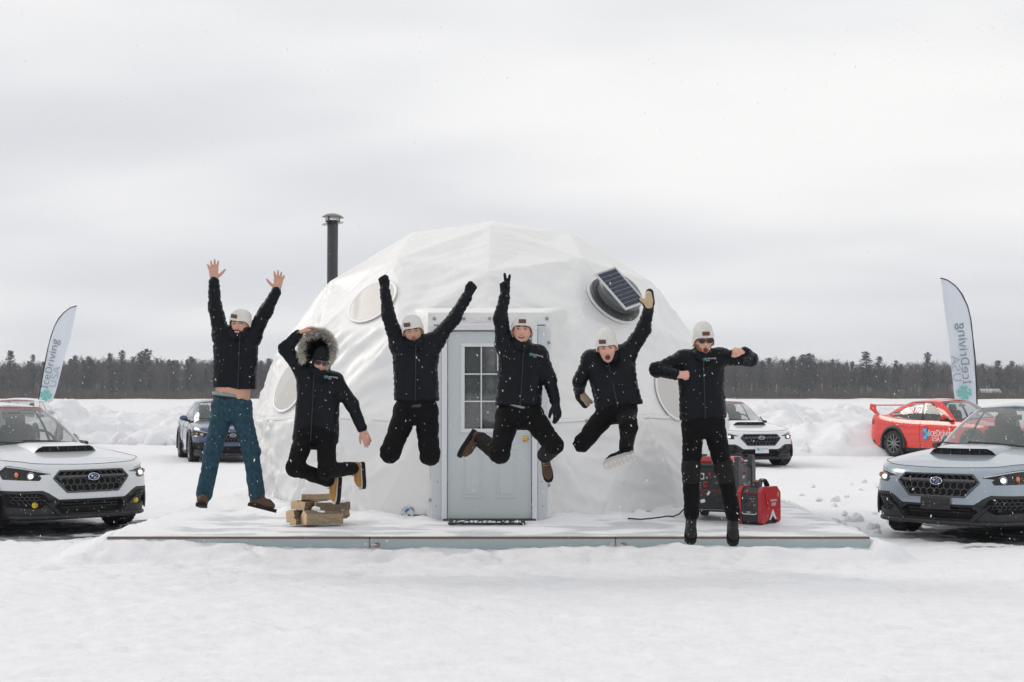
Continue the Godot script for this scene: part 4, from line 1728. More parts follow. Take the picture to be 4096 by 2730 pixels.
func make_car_details() -> void:
	# grille: honeycomb, frame, bar, badge
	cm.honey = hexes(cm.grille_poly, 0.075, 0.0058, -0.018, 0).mesh()
	var mb := MB.new()
	outline_tube(mb, [Vector2(-0.385, 0.716), Vector2(0.385, 0.716), Vector2(0.455, 0.636), Vector2(0.31, 0.482), Vector2(-0.31, 0.482), Vector2(-0.455, 0.636)], 0.012, 0.0)
	cm.grille_frame = mb.mesh()
	mb = MB.new()
	for s in [-1.0, 1.0]:
		var path := []
		for k in 9:
			path.append(front_point(s * lerpf(0.07, 0.415, k / 8.0), lerpf(0.652, 0.650, k / 8.0), -0.004))
		mb.tube(path, 0.017, 6, true, Vector2(0.6, 1.0))
	cm.grille_bar = pieces(mb)
	var bc := front_point(0, 0.645, 0.012)
	mb = MB.new()
	mb.lathe([Vector2(0.070, 0.0), Vector2(0.068, 0.010), Vector2(0.060, 0.010), Vector2(0.058, 0.004)], 28, Transform3D(Basis(Vector3(1, 0, 0), Vector3(0, 0, 1), Vector3(0, -0.62, 0)), bc))
	cm.badge_ring = mb.mesh()
	mb = MB.new()
	mb.lathe([Vector2(0.062, 0.0), Vector2(0.060, 0.005), Vector2(0.0, 0.007)], 28, Transform3D(Basis(Vector3(1, 0, 0), Vector3(0, 0, 1), Vector3(0, -0.62, 0)), bc))
	cm.badge = mb.mesh()
	mb = MB.new()
	for q in [[-0.022, 0.010, 0.024], [0.008, 0.020, 0.010], [0.030, 0.010, 0.010], [0.028, -0.012, 0.010], [0.002, -0.018, 0.010], [0.012, -0.002, 0.009]]:
		var star := PackedVector2Array()
		for k in 8:
			var r: float = q[2] if k % 2 == 0 else q[2] * 0.28
			star.append(Vector2(sin(TAU * k / 8.0) * r, cos(TAU * k / 8.0) * r * 0.75))
		mb.prism(star, 0.003, Transform3D(Basis(), bc + Vector3(q[0], q[1], 0.009)))
	cm.badge_star = mb.mesh()
	# lower intake bars and bumper beam
	mb = MB.new()
	for y in [0.31, 0.345]:
		var path := []
		for k in 13:
			path.append(front_point(lerpf(-0.35, 0.35, k / 12.0), y, -0.03))
		mb.tube(path, 0.006, 5)
	cm.intake_bar = pieces(mb)
	var podp := PackedVector2Array([Vector2(0.56, 0.445), Vector2(0.61, 0.46), Vector2(0.84, 0.455), Vector2(0.84, 0.36), Vector2(0.56, 0.365)])
	cm.pod_honey = [hexes(podp, 0.042, 0.0042, -0.025, 1).mesh(), hexes(podp, 0.042, 0.0042, -0.025, -1).mesh()]
	# diagonal braces of the lower bumper, from the pods to the lip
	mb = MB.new()
	for s in [-1.0, 1.0]:
		var path := []
		for k in 9:
			var t := k / 8.0
			path.append(front_point(s * lerpf(0.56, 0.38, t), lerpf(0.40, 0.215, t), 0.004))
		mb.tube(path, 0.03, 6, true, Vector2(1.0, 0.45))
	cm.brace = pieces(mb)
	mb = MB.new()
	var lip := []
	for k in 33:
		lip.append(front_point(lerpf(-0.84, 0.84, k / 32.0), 0.205, 0.012))
	mb.tube(lip, 0.024, 8, true, Vector2(0.9, 1.0))
	cm.lip = mb.mesh()
	# headlight innards
	mb = MB.new()
	for s in [-1.0, 1.0]:
		var path := []
		for k in 11:
			var t := k / 10.0
			path.append(front_point(s * lerpf(0.50, 0.86, t), lerpf(0.692, 0.762, t), -0.002))
		mb.tube(path, 0.0075, 6)
	cm.drl = pieces(mb)
	for s in [0, 1]:
		mb = MB.new()
		var sg := -1.0 if s == 0 else 1.0
		mb.ball(front_point(sg * 0.685, 0.662, -0.004), Vector3(0.030, 0.027, 0.016), Basis(), 14)
		cm["beam%d" % s] = mb.mesh()
		mb = MB.new()
		mb.ball(front_point(sg * 0.80, 0.675, -0.004), Vector3(0.022, 0.030, 0.03), Basis(), 12)
		cm["marker%d" % s] = mb.mesh()
		mb = MB.new()
		mb.lathe([Vector2(0.046, 0.0), Vector2(0.043, 0.012), Vector2(0.036, 0.004)], 20, Transform3D(Basis(Vector3.RIGHT, PI / 2), front_point(sg * 0.685, 0.662, -0.006)))
		cm["bezel%d" % s] = mb.mesh()
		mb = MB.new()
		mb.lathe([Vector2(0.036, 0.0), Vector2(0.034, 0.006), Vector2(0.0, 0.010)], 18, Transform3D(Basis(Vector3.RIGHT, PI / 2) , front_point(sg * 0.645, 0.342, -0.034)))
		cm["fog%d" % s] = mb.mesh()
	# lens covers over the lamps
	# hood scoop
	var sc := MB.new()
	var z0 := 1.70
	var last := []
	for i in 13:
		var t := i / 12.0
		var z := lerpf(z0, 0.98, t)
		var w := lerpf(0.335, 0.275, t)
		var hh := 0.066 * (1.0 - t * t) + 0.001
		var row := []
		for k in 17:
			var u := k / 8.0 - 1.0
			var x := u * (w + 0.05)
			var prof := smooth(1.0, 0.80, absf(u))
			row.append(sc.pt(Vector3(x, car_h(x, z - 0.05 * u * u) + hh * prof + 0.002, z - 0.06 * u * u)))
		if last.size():
			for k in 16:
				sc.quad(last[k], last[k + 1], row[k + 1], row[k])
		last = row
	cm.scoop = sc.mesh()
	sc = MB.new()
	last = []
	for k in 17:
		var u := k / 8.0 - 1.0
		var x := u * 0.345
		var z := z0 - 0.06 * u * u - 0.012
		var hi := 0.060 * smooth(1.02, 0.86, absf(u))
		var a := sc.pt(Vector3(x, car_h(x, z) + 0.004, z + 0.005))
		var b := sc.pt(Vector3(x, car_h(x, z) + 0.004 + hi, z))
		if last.size():
			sc.quad(last[0], a, b, last[1])
		last = [a, b]
	cm.scoop_mouth = sc.mesh()
	sc = MB.new()
	for k in 5:
		var x := -0.22 + k * 0.11
		sc.box(Vector3(x, car_h(x, z0) + 0.032, z0 - 0.004), Vector3(0.005, 0.052, 0.012))
	cm.scoop_vane = sc.mesh()
	# mirrors: swung out (0, 1) and folded back along the glass (2, 3)
	for s in 4:
		var sg := -1.0 if s % 2 == 0 else 1.0
		var fold := s > 1
		mb = MB.new()
		var mc := Vector3(sg * (0.815 if fold else 0.945), 1.02, 0.27 if fold else 0.53)
		var mbas := Basis(Vector3.UP, sg * (1.48 if fold else -0.15))
		mb.ball(mc, Vector3(0.100, 0.064, 0.040 if fold else 0.055), mbas, 16)
		for i in mb.v.size():
			var lp := mbas.inverse() * (mb.v[i] - mc)
			if lp.z < -0.012:
				lp.z = -0.012
			mb.v[i] = mc + mbas * lp
		cm["mirror%d" % s] = mb.mesh()
		mb = MB.new()
		mb.tube([Vector3(sg * 0.79, 0.93, 0.55), Vector3(sg * 0.83, 0.96, 0.55), mc + Vector3(sg * -0.03, -0.045, 0.02)], [0.032, 0.026, 0.03], 8)
		cm["mirror_arm%d" % s] = mb.mesh()
	# wipers
	mb = MB.new()
	mb.tube([Vector3(0.45, 0.985, 0.985), Vector3(0.1, 1.012, 1.00), Vector3(-0.22, 1.02, 0.985)], 0.009, 5)
	mb.tube([Vector3(-0.1, 0.995, 1.03), Vector3(-0.4, 1.0, 0.965), Vector3(-0.6, 1.01, 0.85)], 0.009, 5)
	cm.wiper = pieces(mb)
	# wheel and arch
	mb = MB.new()
	mb.lathe([Vector2(0.225, -0.105), Vector2(0.285, -0.118), Vector2(0.318, -0.11), Vector2(0.329, -0.085), Vector2(0.333, -0.03), Vector2(0.333, 0.03), Vector2(0.329, 0.085), Vector2(0.318, 0.11), Vector2(0.285, 0.118), Vector2(0.225, 0.105)], 40, Transform3D(Basis(Vector3.BACK, -PI / 2), Vector3.ZERO))
	for k in 40:
		var a := TAU * k / 40.0
		for w in [-0.075, 0.0, 0.075]:
			var b := Basis(Vector3.RIGHT, a + w * 0.9)
			mb.box(b * Vector3(w, 0.334, 0), Vector3(0.05, 0.012, 0.032), b)
	cm.tyre = mb.mesh()
	mb = MB.new()
	mb.lathe([Vector2(0.0, 0.075), Vector2(0.03, 0.078), Vector2(0.03, 0.06), Vector2(0.0, 0.06)], 16, Transform3D(Basis(Vector3.BACK, -PI / 2), Vector3.ZERO))
	mb.lathe([Vector2(0.205, -0.08), Vector2(0.235, 0.09), Vector2(0.24, 0.105), Vector2(0.226, 0.106), Vector2(0.215, 0.085), Vector2(0.195, -0.08)], 40, Transform3D(Basis(Vector3.BACK, -PI / 2), Vector3.ZERO))
	for k in 10:
		var a := TAU * k / 10.0
		var b := Basis(Vector3.RIGHT, a)
		mb.tube([b * Vector3(0.068, 0.02, 0), b * Vector3(0.078, 0.12, 0.0), b * Vector3(0.082, 0.222, 0.0)], [0.022, 0.016, 0.015], 6, true, Vector2(1.0, 1.2))
	cm.rim = mb.mesh()
	mb = MB.new()
	for sg in [1.0, -1.0]:
		for az in [1.415, -1.26]:
			last = []
			for i in 31:
				var a := deg_to_rad(-14.0 + 208.0 * i / 30.0)
				var row := []
				for q in [[0.374, 0.76], [0.374, 0.922], [0.392, 0.930], [0.440, 0.922], [0.448, 0.895]]:
					row.append(mb.pt(Vector3(q[1] * sg, 0.335 + sin(a) * q[0], az + cos(a) * q[0])))
				if last.size():
					for k in 4:
						if sg > 0:
							mb.quad(last[k], row[k], row[k + 1], last[k + 1])
						else:
							mb.quad(last[k + 1], row[k + 1], row[k], last[k])
				last = row
	cm.arch = pieces(mb)
	mb = MB.new()
	for sg in [1.0, -1.0]:
		for az in [1.415, -1.26]:
			last = []
			for i in 19:
				var a := deg_to_rad(-20.0 + 220.0 * i / 18.0)
				var row := []
				for q in [[0.40, 0.90], [0.40, 0.52], [0.02, 0.52]]:
					row.append(mb.pt(Vector3(q[1] * sg, 0.335 + sin(a) * q[0], az + cos(a) * q[0])))
				if last.size():
					for k in 2:
						mb.quad(last[k], last[k + 1], row[k + 1], row[k])
				last = row
	mb.box(Vector3(0, 0.27, 0), Vector3(1.0, 0.16, 4.2))
	mb.box(Vector3(0, 0.27, 0.08), Vector3(1.6, 0.14, 1.75))
	cm.under = mb.mesh()
	# inside
	mb = MB.new()
	mb.box(Vector3(0, 0.90, 0.62), Vector3(1.36, 0.14, 0.42), Basis(Vector3.RIGHT, 0.1), 0.04)
	mb.box(Vector3(0, 0.45, -0.4), Vector3(1.4, 0.06, 2.4))
	mb.box(Vector3(0, 0.80, -1.18), Vector3(1.3, 0.52, 0.16), Basis(Vector3.RIGHT, -0.35), 0.06)
	mb.box(Vector3(0, 1.0, -1.55), Vector3(1.2, 0.02, 0.6))
	for sg in [-1.0, 1.0]:
		mb.box(Vector3(sg * 0.74, 0.72, -0.3), Vector3(0.05, 0.46, 1.9))
	cm.cabin = mb.mesh()
	cm.seat = []
	for sg in [-1.0, 1.0]:
		mb = MB.new()
		mb.box(Vector3(sg * 0.36, 0.58, -0.05), Vector3(0.50, 0.16, 0.5), Basis(), 0.05)
		mb.box(Vector3(sg * 0.36, 0.90, -0.36), Vector3(0.48, 0.58, 0.14), Basis(Vector3.RIGHT, -0.28), 0.06)
		mb.box(Vector3(sg * 0.36, 1.24, -0.47), Vector3(0.26, 0.18, 0.10), Basis(Vector3.RIGHT, -0.2), 0.04)
		cm.seat.append(mb.mesh())
	mb = MB.new()
	var wheel := []
	for k in 25:
		var a := TAU * k / 24.0
		wheel.append(Vector3(0.36, 0.96, 0.30) + Basis(Vector3.RIGHT, -0.45) * Vector3(cos(a), sin(a), 0) * 0.18)
	mb.tube(wheel, 0.016, 8, false)
	mb.box(Vector3(0.36, 0.96, 0.31), Vector3(0.32, 0.07, 0.03), Basis(Vector3.RIGHT, -0.45), 0.01)
	cm.steering = mb.mesh()
	mb = MB.new()
	mb.box(Vector3(0, 1.30, 0.20), Vector3(0.22, 0.06, 0.03), Basis(), 0.01)
	cm.inner_mirror = mb.mesh()
	# doors: gaps and handles on the flanks
	mb = MB.new()
	for sg in [-1.0, 1.0]:
		for q in [[0.82, 0.70], [-0.34, -0.34], [-1.02, -1.30]]:
			var path := []
			for k in 15:
				var y := lerpf(0.27, 0.925, k / 14.0)
				var z := lerpf(q[0], q[1], smooth(0.45, 0.95, y))
				if Vector2(z + 1.26, y - 0.335).length() < 0.45:
					continue
				path.append(side_point(sg, y, z, 0.0005))
			mb.tube(path, 0.0045, 5)
	cm.gap = pieces(mb)
	mb = MB.new()
	for sg in [-1.0, 1.0]:
		for z in [-0.16, -1.02]:
			mb.tube([side_point(sg, 0.80, z + 0.09, 0.008), side_point(sg, 0.803, z, 0.028), side_point(sg, 0.80, z - 0.09, 0.008)], [0.010, 0.015, 0.010], 8)
	cm.handle = pieces(mb)
	mb = MB.new()
	for sg in [-1.0, 1.0]:
		mb.ball(side_point(sg, 0.80, -0.235, 0.014), Vector3(0.014, 0.014, 0.014), Basis(), 8)
		mb.ball(side_point(sg, 0.80, -1.095, 0.014), Vector3(0.014, 0.014, 0.014), Basis(), 8)
	cm.lock = pieces(mb)
	# tall rear wing
	mb = MB.new()
	for sg in [-1.0, 1.0]:
		var wing := PackedVector2Array([Vector2(-2.12, 1.06), Vector2(-1.98, 1.06), Vector2(-2.10, 1.16), Vector2(-2.13, 1.31), Vector2(-2.30, 1.33), Vector2(-2.33, 1.19), Vector2(-2.24, 1.14)])
		mb.prism(wing, 0.035, Transform3D(Basis(Vector3(0, 0, 1), Vector3(0, 1, 0), Vector3(-1, 0, 0)), Vector3(sg * 0.68, 0, 0)))
	var foil := PackedVector2Array([Vector2(-2.10, 1.275), Vector2(-2.13, 1.305), Vector2(-2.22, 1.318), Vector2(-2.31, 1.325), Vector2(-2.30, 1.305), Vector2(-2.2, 1.29)])
	mb.prism(foil, 1.36, Transform3D(Basis(Vector3(0, 0, 1), Vector3(0, 1, 0), Vector3(-1, 0, 0)), Vector3.ZERO))
	cm.wing = mb.mesh()
	mb = MB.new()
	mb.box(Vector3.ZERO, Vector3(0.305, 0.155, 0.006), Basis(), 0.002)
	cm.plate = mb.mesh()
	mb = MB.new()
	mb.box(Vector3(0, 0, 0), Vector3(0.335, 0.13, 0.02), Basis(), 0.008)
	mb.box(Vector3(-0.10, 0.02, 0.012), Vector3(0.05, 0.04, 0.008), Basis(), 0.003)
	mb.box(Vector3(0.10, 0.02, 0.012), Vector3(0.05, 0.04, 0.008), Basis(), 0.003)
	mb.box(Vector3(0, -0.015, 0.012), Vector3(0.30, 0.012, 0.006), Basis(), 0.002)
	cm.bracket = mb.mesh()

func pieces(mb: MB) -> Array:      # one mesh for each connected piece
	var parent := PackedInt32Array()
	parent.resize(mb.v.size())
	var same := {}
	for i in mb.v.size():
		var k := Vector3i((mb.v[i] * 4000.0).round())
		parent[i] = same.get(k, i)
		same[k] = parent[i]
	for t in range(0, mb.ix.size(), 3):
		var r0 := root_of(parent, mb.ix[t])
		for q in [mb.ix[t + 1], mb.ix[t + 2]]:
			var r1 := root_of(parent, q)
			if r1 != r0:
				parent[r1] = r0
	var out := {}
	var maps := {}
	for t in range(0, mb.ix.size(), 3):
		var r := root_of(parent, mb.ix[t])
		if not out.has(r):
			out[r] = MB.new()
			maps[r] = {}
		var o: MB = out[r]
		var mp: Dictionary = maps[r]
		for k in 3:
			var i := mb.ix[t + k]
			if not mp.has(i):
				mp[i] = o.pt(mb.v[i])
			o.ix.append(mp[i])
	var res := []
	for r in out:
		if out[r].ix.size() > 30:
			res.append(out[r].mesh())
	return res

func root_of(parent: PackedInt32Array, i: int) -> int:
	while parent[i] != i:
		i = parent[i]
	return i

func many(parent: Node, called: String, list: Array, m: Material) -> void:
	for q in list:
		part(parent, called, q, m)

func side_point(sg: float, y: float, z: float, out: float) -> Vector3:
	for i in range(60, ol.size() - 1):
		var p: Vector2 = ol[i][0]
		if p.y <= z and p.x > 0.5:
			var te := edge_top(p, ol[i][1])
			return Vector3(sg * (p.x - car_inset(y, z, te) + out), y, z)
	return Vector3(sg * 0.9, y, z)

func clover(parent: Node, xf: Transform3D, size: float, m: Material, m2: Material) -> void:
	# four heart-shaped leaves round a centre, the club's emblem
	for k in 4:
		var mb := MB.new()
		var leaf := PackedVector2Array()
		for q in [Vector2(0, 0.06), Vector2(0.20, 0.26), Vector2(0.26, 0.40), Vector2(0.20, 0.50), Vector2(0.09, 0.50), Vector2(0, 0.42), Vector2(-0.09, 0.50), Vector2(-0.20, 0.50), Vector2(-0.26, 0.40), Vector2(-0.20, 0.26)]:
			leaf.append(q * size)
		mb.prism(leaf, 0.004, xf * Transform3D(Basis(Vector3.BACK, TAU * k / 4.0), Vector3.ZERO))
		part(parent, "clover_leaf", mb, m if k != 1 else m2)

func car(label: String, place: Vector3, yaw_deg: float, paint: StandardMaterial3D, opt := {}) -> Node3D:
	if cm.is_empty():
		make_car_meshes()
	var c := thing("parked_car", label, "car", place, deg_to_rad(yaw_deg), "cars parked round the dome")
	var black := mat("car_black", Color(0.020, 0.021, 0.023), 0.55)
	if not black.normal_enabled:
		bumpy(black, "plastic_n", 0.08, 4.0, 1.0, 0.15, 2)
	var gloss := mat("car_gloss", Color(0.010, 0.011, 0.013), 0.08)
	var pit := mat("car_pit", Color(0.006, 0.006, 0.007), 0.8)
	var chrome := mat("chrome", Color(0.75, 0.76, 0.77), 0.12, 1.0)
	var glass := pane("car_glass", Color(0.22, 0.27, 0.265), 0.22)
	var trimg := mat("car_grey", Color(0.075, 0.079, 0.085), 0.42)
	part(c, "body", cm.body, paint)
	var hood := part(c, "hood", cm.hood, paint)
	part(hood, "hood_scoop", cm.scoop, paint)
	part(hood, "hood_gap", cm.hood_gap, pit)
	part(hood, "scoop_mouth", cm.scoop_mouth, pit)
	part(hood, "scoop_vane", cm.scoop_vane, trimg)
	part(c, "roof", cm.roof, paint)
	many(c, "pillar", cm.pillar, paint)
	part(c, "window_trim", cm.frit, gloss)
	many(c, "window_trim", cm.bpillar, gloss)
	var ws := part(c, "windshield", cm.wind[0], glass)
	many(ws, "wiper", cm.wiper, black)
	many(c, "door_window", cm.front_glass, glass)
	many(c, "rear_door_window", cm.rear_glass, glass)
	many(c, "rear_window", cm.back_glass, glass)
	var bump := part(c, "lower_bumper", cm.clad, black)
	many(bump, "air_intake", cm.recess, pit)
	many(bump, "intake_bar", cm.intake_bar, black)
	many(bump, "pod_mesh", cm.pod_honey, trimg)
	many(bump, "bumper_brace", cm.brace, black)
	part(bump, "bumper_lip", cm.lip, black)
	var gr := part(c, "grille", cm.grille_frame, trimg)
	part(gr, "honeycomb", cm.honey, trimg)
	many(gr, "grille_bar", cm.grille_bar, trimg)
	var bd := part(c, "badge", cm.badge, mat("badge_blue", Color(0.02, 0.06, 0.16), 0.15))
	part(bd, "badge_ring", cm.badge_ring, chrome)
	part(bd, "badge_star", cm.badge_star, chrome)
	var lit := mat("headlight_glow", Color(0.9, 0.95, 0.9), 0.1)
	lit.emission_enabled = true
	lit.emission = Color(0.92, 1.0, 0.93)
	lit.emission_energy_multiplier = 1.3
	var amber := mat("amber", Color(0.75, 0.22, 0.06), 0.15)
	var clear := mat("lamp_silver", Color(0.45, 0.46, 0.47), 0.15, 0.6)
	var drl := mat("drl", Color(0.62, 0.64, 0.65), 0.2)
	many(c, "lamp_housing", cm.lamp, gloss)
	many(c, "running_light", cm.drl, drl)
	for s in 2:
		var h := part(c, "headlight", cm["bezel%d" % s], clear)
		part(h, "beam_lens", cm["beam%d" % s], lit if opt.get("lit", true) else clear)
		part(h, "marker_lens", cm["marker%d" % s], amber)
		part(c, "fog_light", cm["fog%d" % s], mat("fog_yellow", Color(0.75, 0.55, 0.03), 0.2) if opt.get("fog", false) else gloss)
		var ms := s + (2 if opt.get("folded", false) else 0)
		var mr := part(c, "side_mirror", cm["mirror%d" % ms], paint)
		part(mr, "mirror_arm", cm["mirror_arm%d" % ms], black)
	many(c, "tail_light", cm.tail, mat("tail_red", Color(0.35, 0.015, 0.02), 0.15))
	many(c, "wheel_arch", cm.arch, black)
	part(c, "underbody", cm.under, pit)
	part(c, "cabin", cm.cabin, mat("cabin_grey", Color(0.035, 0.036, 0.038), 0.8))
	many(c, "seat", cm.seat, mat("seat_black", Color(0.028, 0.028, 0.03), 0.8))
	part(c, "steering_wheel", cm.steering, black)
	part(c, "rear_view_mirror", cm.inner_mirror, black)
	many(c, "door_gap", cm.gap, pit)
	many(c, "door_handle", cm.handle, paint)
	many(c, "door_lock", cm.lock, chrome)
	var rubber := mat("tyre_rubber", Color(0.022, 0.022, 0.024), 0.85)
	var rim := mat("rim_grey", Color(0.22, 0.225, 0.23), 0.35, 0.5)
	for sg in [-1.0, 1.0]:
		for az in [1.415, -1.26]:
			var w := Node3D.new()
			w.name = numbered(c, "wheel")
			c.add_child(w)
			w.transform = Transform3D(Basis(Vector3.UP, 0.0 if sg > 0 else PI), Vector3(sg * 0.79, 0.333, az))
			if az > 0 and opt.has("steer"):
				w.transform = Transform3D(Basis(Vector3.UP, opt.steer + (0.0 if sg > 0 else PI)), Vector3(sg * 0.79, 0.333, az))
			part(w, "tyre", cm.tyre, rubber)
			part(w, "rim", cm.rim, rim)
	if opt.get("wing", false):
		part(c, "rear_wing", cm.wing, paint)
	if opt.get("plate", false):
		var pl := part(c, "number_plate", cm.plate, mat("plate_white", Color(0.66, 0.68, 0.70), 0.4))
		pl.position = front_point(0, 0.395, 0.03)
		pl.rotation.x = -0.08
		clover(pl, Transform3D(Basis(), Vector3(-0.088, 0, 0.004)), 0.075, mat("teal", Color(0.10, 0.36, 0.36), 0.5), mat("teal", Color(0.10, 0.36, 0.36), 0.5))
		lettering(pl, "lettering", "IceDriving", 0.030, Transform3D(Basis(), Vector3(0.045, 0.018, 0.004)), mat("plate_ink", Color(0.25, 0.33, 0.36), 0.5))
		lettering(pl, "lettering", "USA", 0.026, Transform3D(Basis(), Vector3(0.0, -0.028, 0.004)), mat("plate_ink", Color(0.25, 0.33, 0.36), 0.5))
	if opt.get("bracket", false):
		var br := part(c, "plate_bracket", cm.bracket, black)
		br.position = front_point(0, 0.405, 0.022)
	if opt.get("banner", false):
		# red lettering along the top edge of the windshield
		var p := Vector3(0, 1.392, 0.243)
		var bb := Basis(Vector3.RIGHT, deg_to_rad(-61.0))
		lettering(ws, "lettering", "MOTORSPORTS", 0.055, Transform3D(bb, p + bb * Vector3(0, 0, 0.012)), mat("banner_red", Color(0.55, 0.05, 0.05), 0.5), false, 0.72)
	return c

func build_cars() -> void:
	var white := mat("paint_white", Color(0.66, 0.69, 0.715), 0.25)
	var white2 := mat("paint_white_b", Color(0.72, 0.735, 0.755), 0.25)
	var silver := mat("paint_silver", Color(0.34, 0.40, 0.455), 0.28, 0.25)
	var blue := mat("paint_blue", Color(0.038, 0.070, 0.165), 0.22, 0.15)
	var red := mat("paint_red", Color(0.68, 0.030, 0.018), 0.2)
	for m in [white, white2, silver, blue, red]:
		m.clearcoat_enabled = true
		m.clearcoat = 0.8
		m.clearcoat_roughness = 0.04
	car("near white sports sedan with yellow fog lights beside the deck", car_at(376, 1906, 16.08, 44.0), 44.0, white, {"fog": true, "banner": true, "folded": true})
	car("pale silver blue sports sedan with an empty plate bracket", car_at(3743, 1923, 15.27, -41.0), -41.0, silver, {"bracket": true, "fog": false, "folded": true})
	car("dark blue sports sedan parked by the snow bank behind the jumper in jeans", car_at(932, 1738, 32.4, 18.0), 18.0, blue, {"lit": false, "banner": true})
	car("white sports sedan with a white plate parked behind the generators", car_at(3045, 1755, 30.6, 12.0), 12.0, white2, {"plate": true, "banner": true, "steer": 0.25, "folded": true})
	var rc := car("bright red sports sedan with a tall rear wing and number on its window", Vector3(11.02, 0, -35.3), 28.0, red, {"wing": true, "lit": false})
	car_decals(rc)
	car("white sports sedan mostly hidden behind the near white one", Vector3(-14.35, 0, -41.2), 4.0, white2, {"lit": false, "banner": true})

func car_at(sx: float, _sy: float, depth: float, yaw: float) -> Vector3:      # the badge stands at this pixel column and distance
	var p := at(sx, 1582.0, depth)
	var f := Vector3(sin(deg_to_rad(yaw)), 0, cos(deg_to_rad(yaw)))
	p -= f * 2.32
	p.y = ground_y(p.x, p.z) + 0.0
	p.y = -0.01
	return p

func car_decals(c: Node3D) -> void:
	var wht := mat("decal_white", Color(0.85, 0.85, 0.86), 0.5)
	# number on the rear door glass, emblem and name on the front door (right flank: local -x)
	var b := Basis(Vector3(0, 0, 1), Vector3(0, 1, 0), Vector3(-1, 0, 0))      # text runs forwards on the right flank
	var tilt := Basis(Vector3(0, 0, 1), deg_to_rad(-28.0))
	lettering(c, "lettering", "67", 0.20, Transform3D(tilt * b, Vector3(-0.735, 1.20, -0.66)), wht, true)
	var teal := mat("decal_teal", Color(0.02, 0.50, 0.62), 0.5)
	var pink := mat("decal_violet", Color(0.30, 0.12, 0.45), 0.5)
	var g := Node3D.new()
	g.name = "door_emblem"
	c.add_child(g)
	g.transform = Transform3D(b, side_point(-1.0, 0.60, -0.13, 0.008))
	clover(g, Transform3D(Basis(), Vector3(0, 0, -0.001)), 0.30, pink, pink)
	clover(g, Transform3D(Basis(), Vector3(0, 0, 0.004)), 0.25, teal, pink)
	lettering(c, "lettering", "IceDriving", 0.15, Transform3D(b, side_point(-1.0, 0.63, 0.42, 0.012)), wht)
	lettering(c, "lettering", "USA", 0.11, Transform3D(b, side_point(-1.0, 0.49, 0.22, 0.014)), wht)

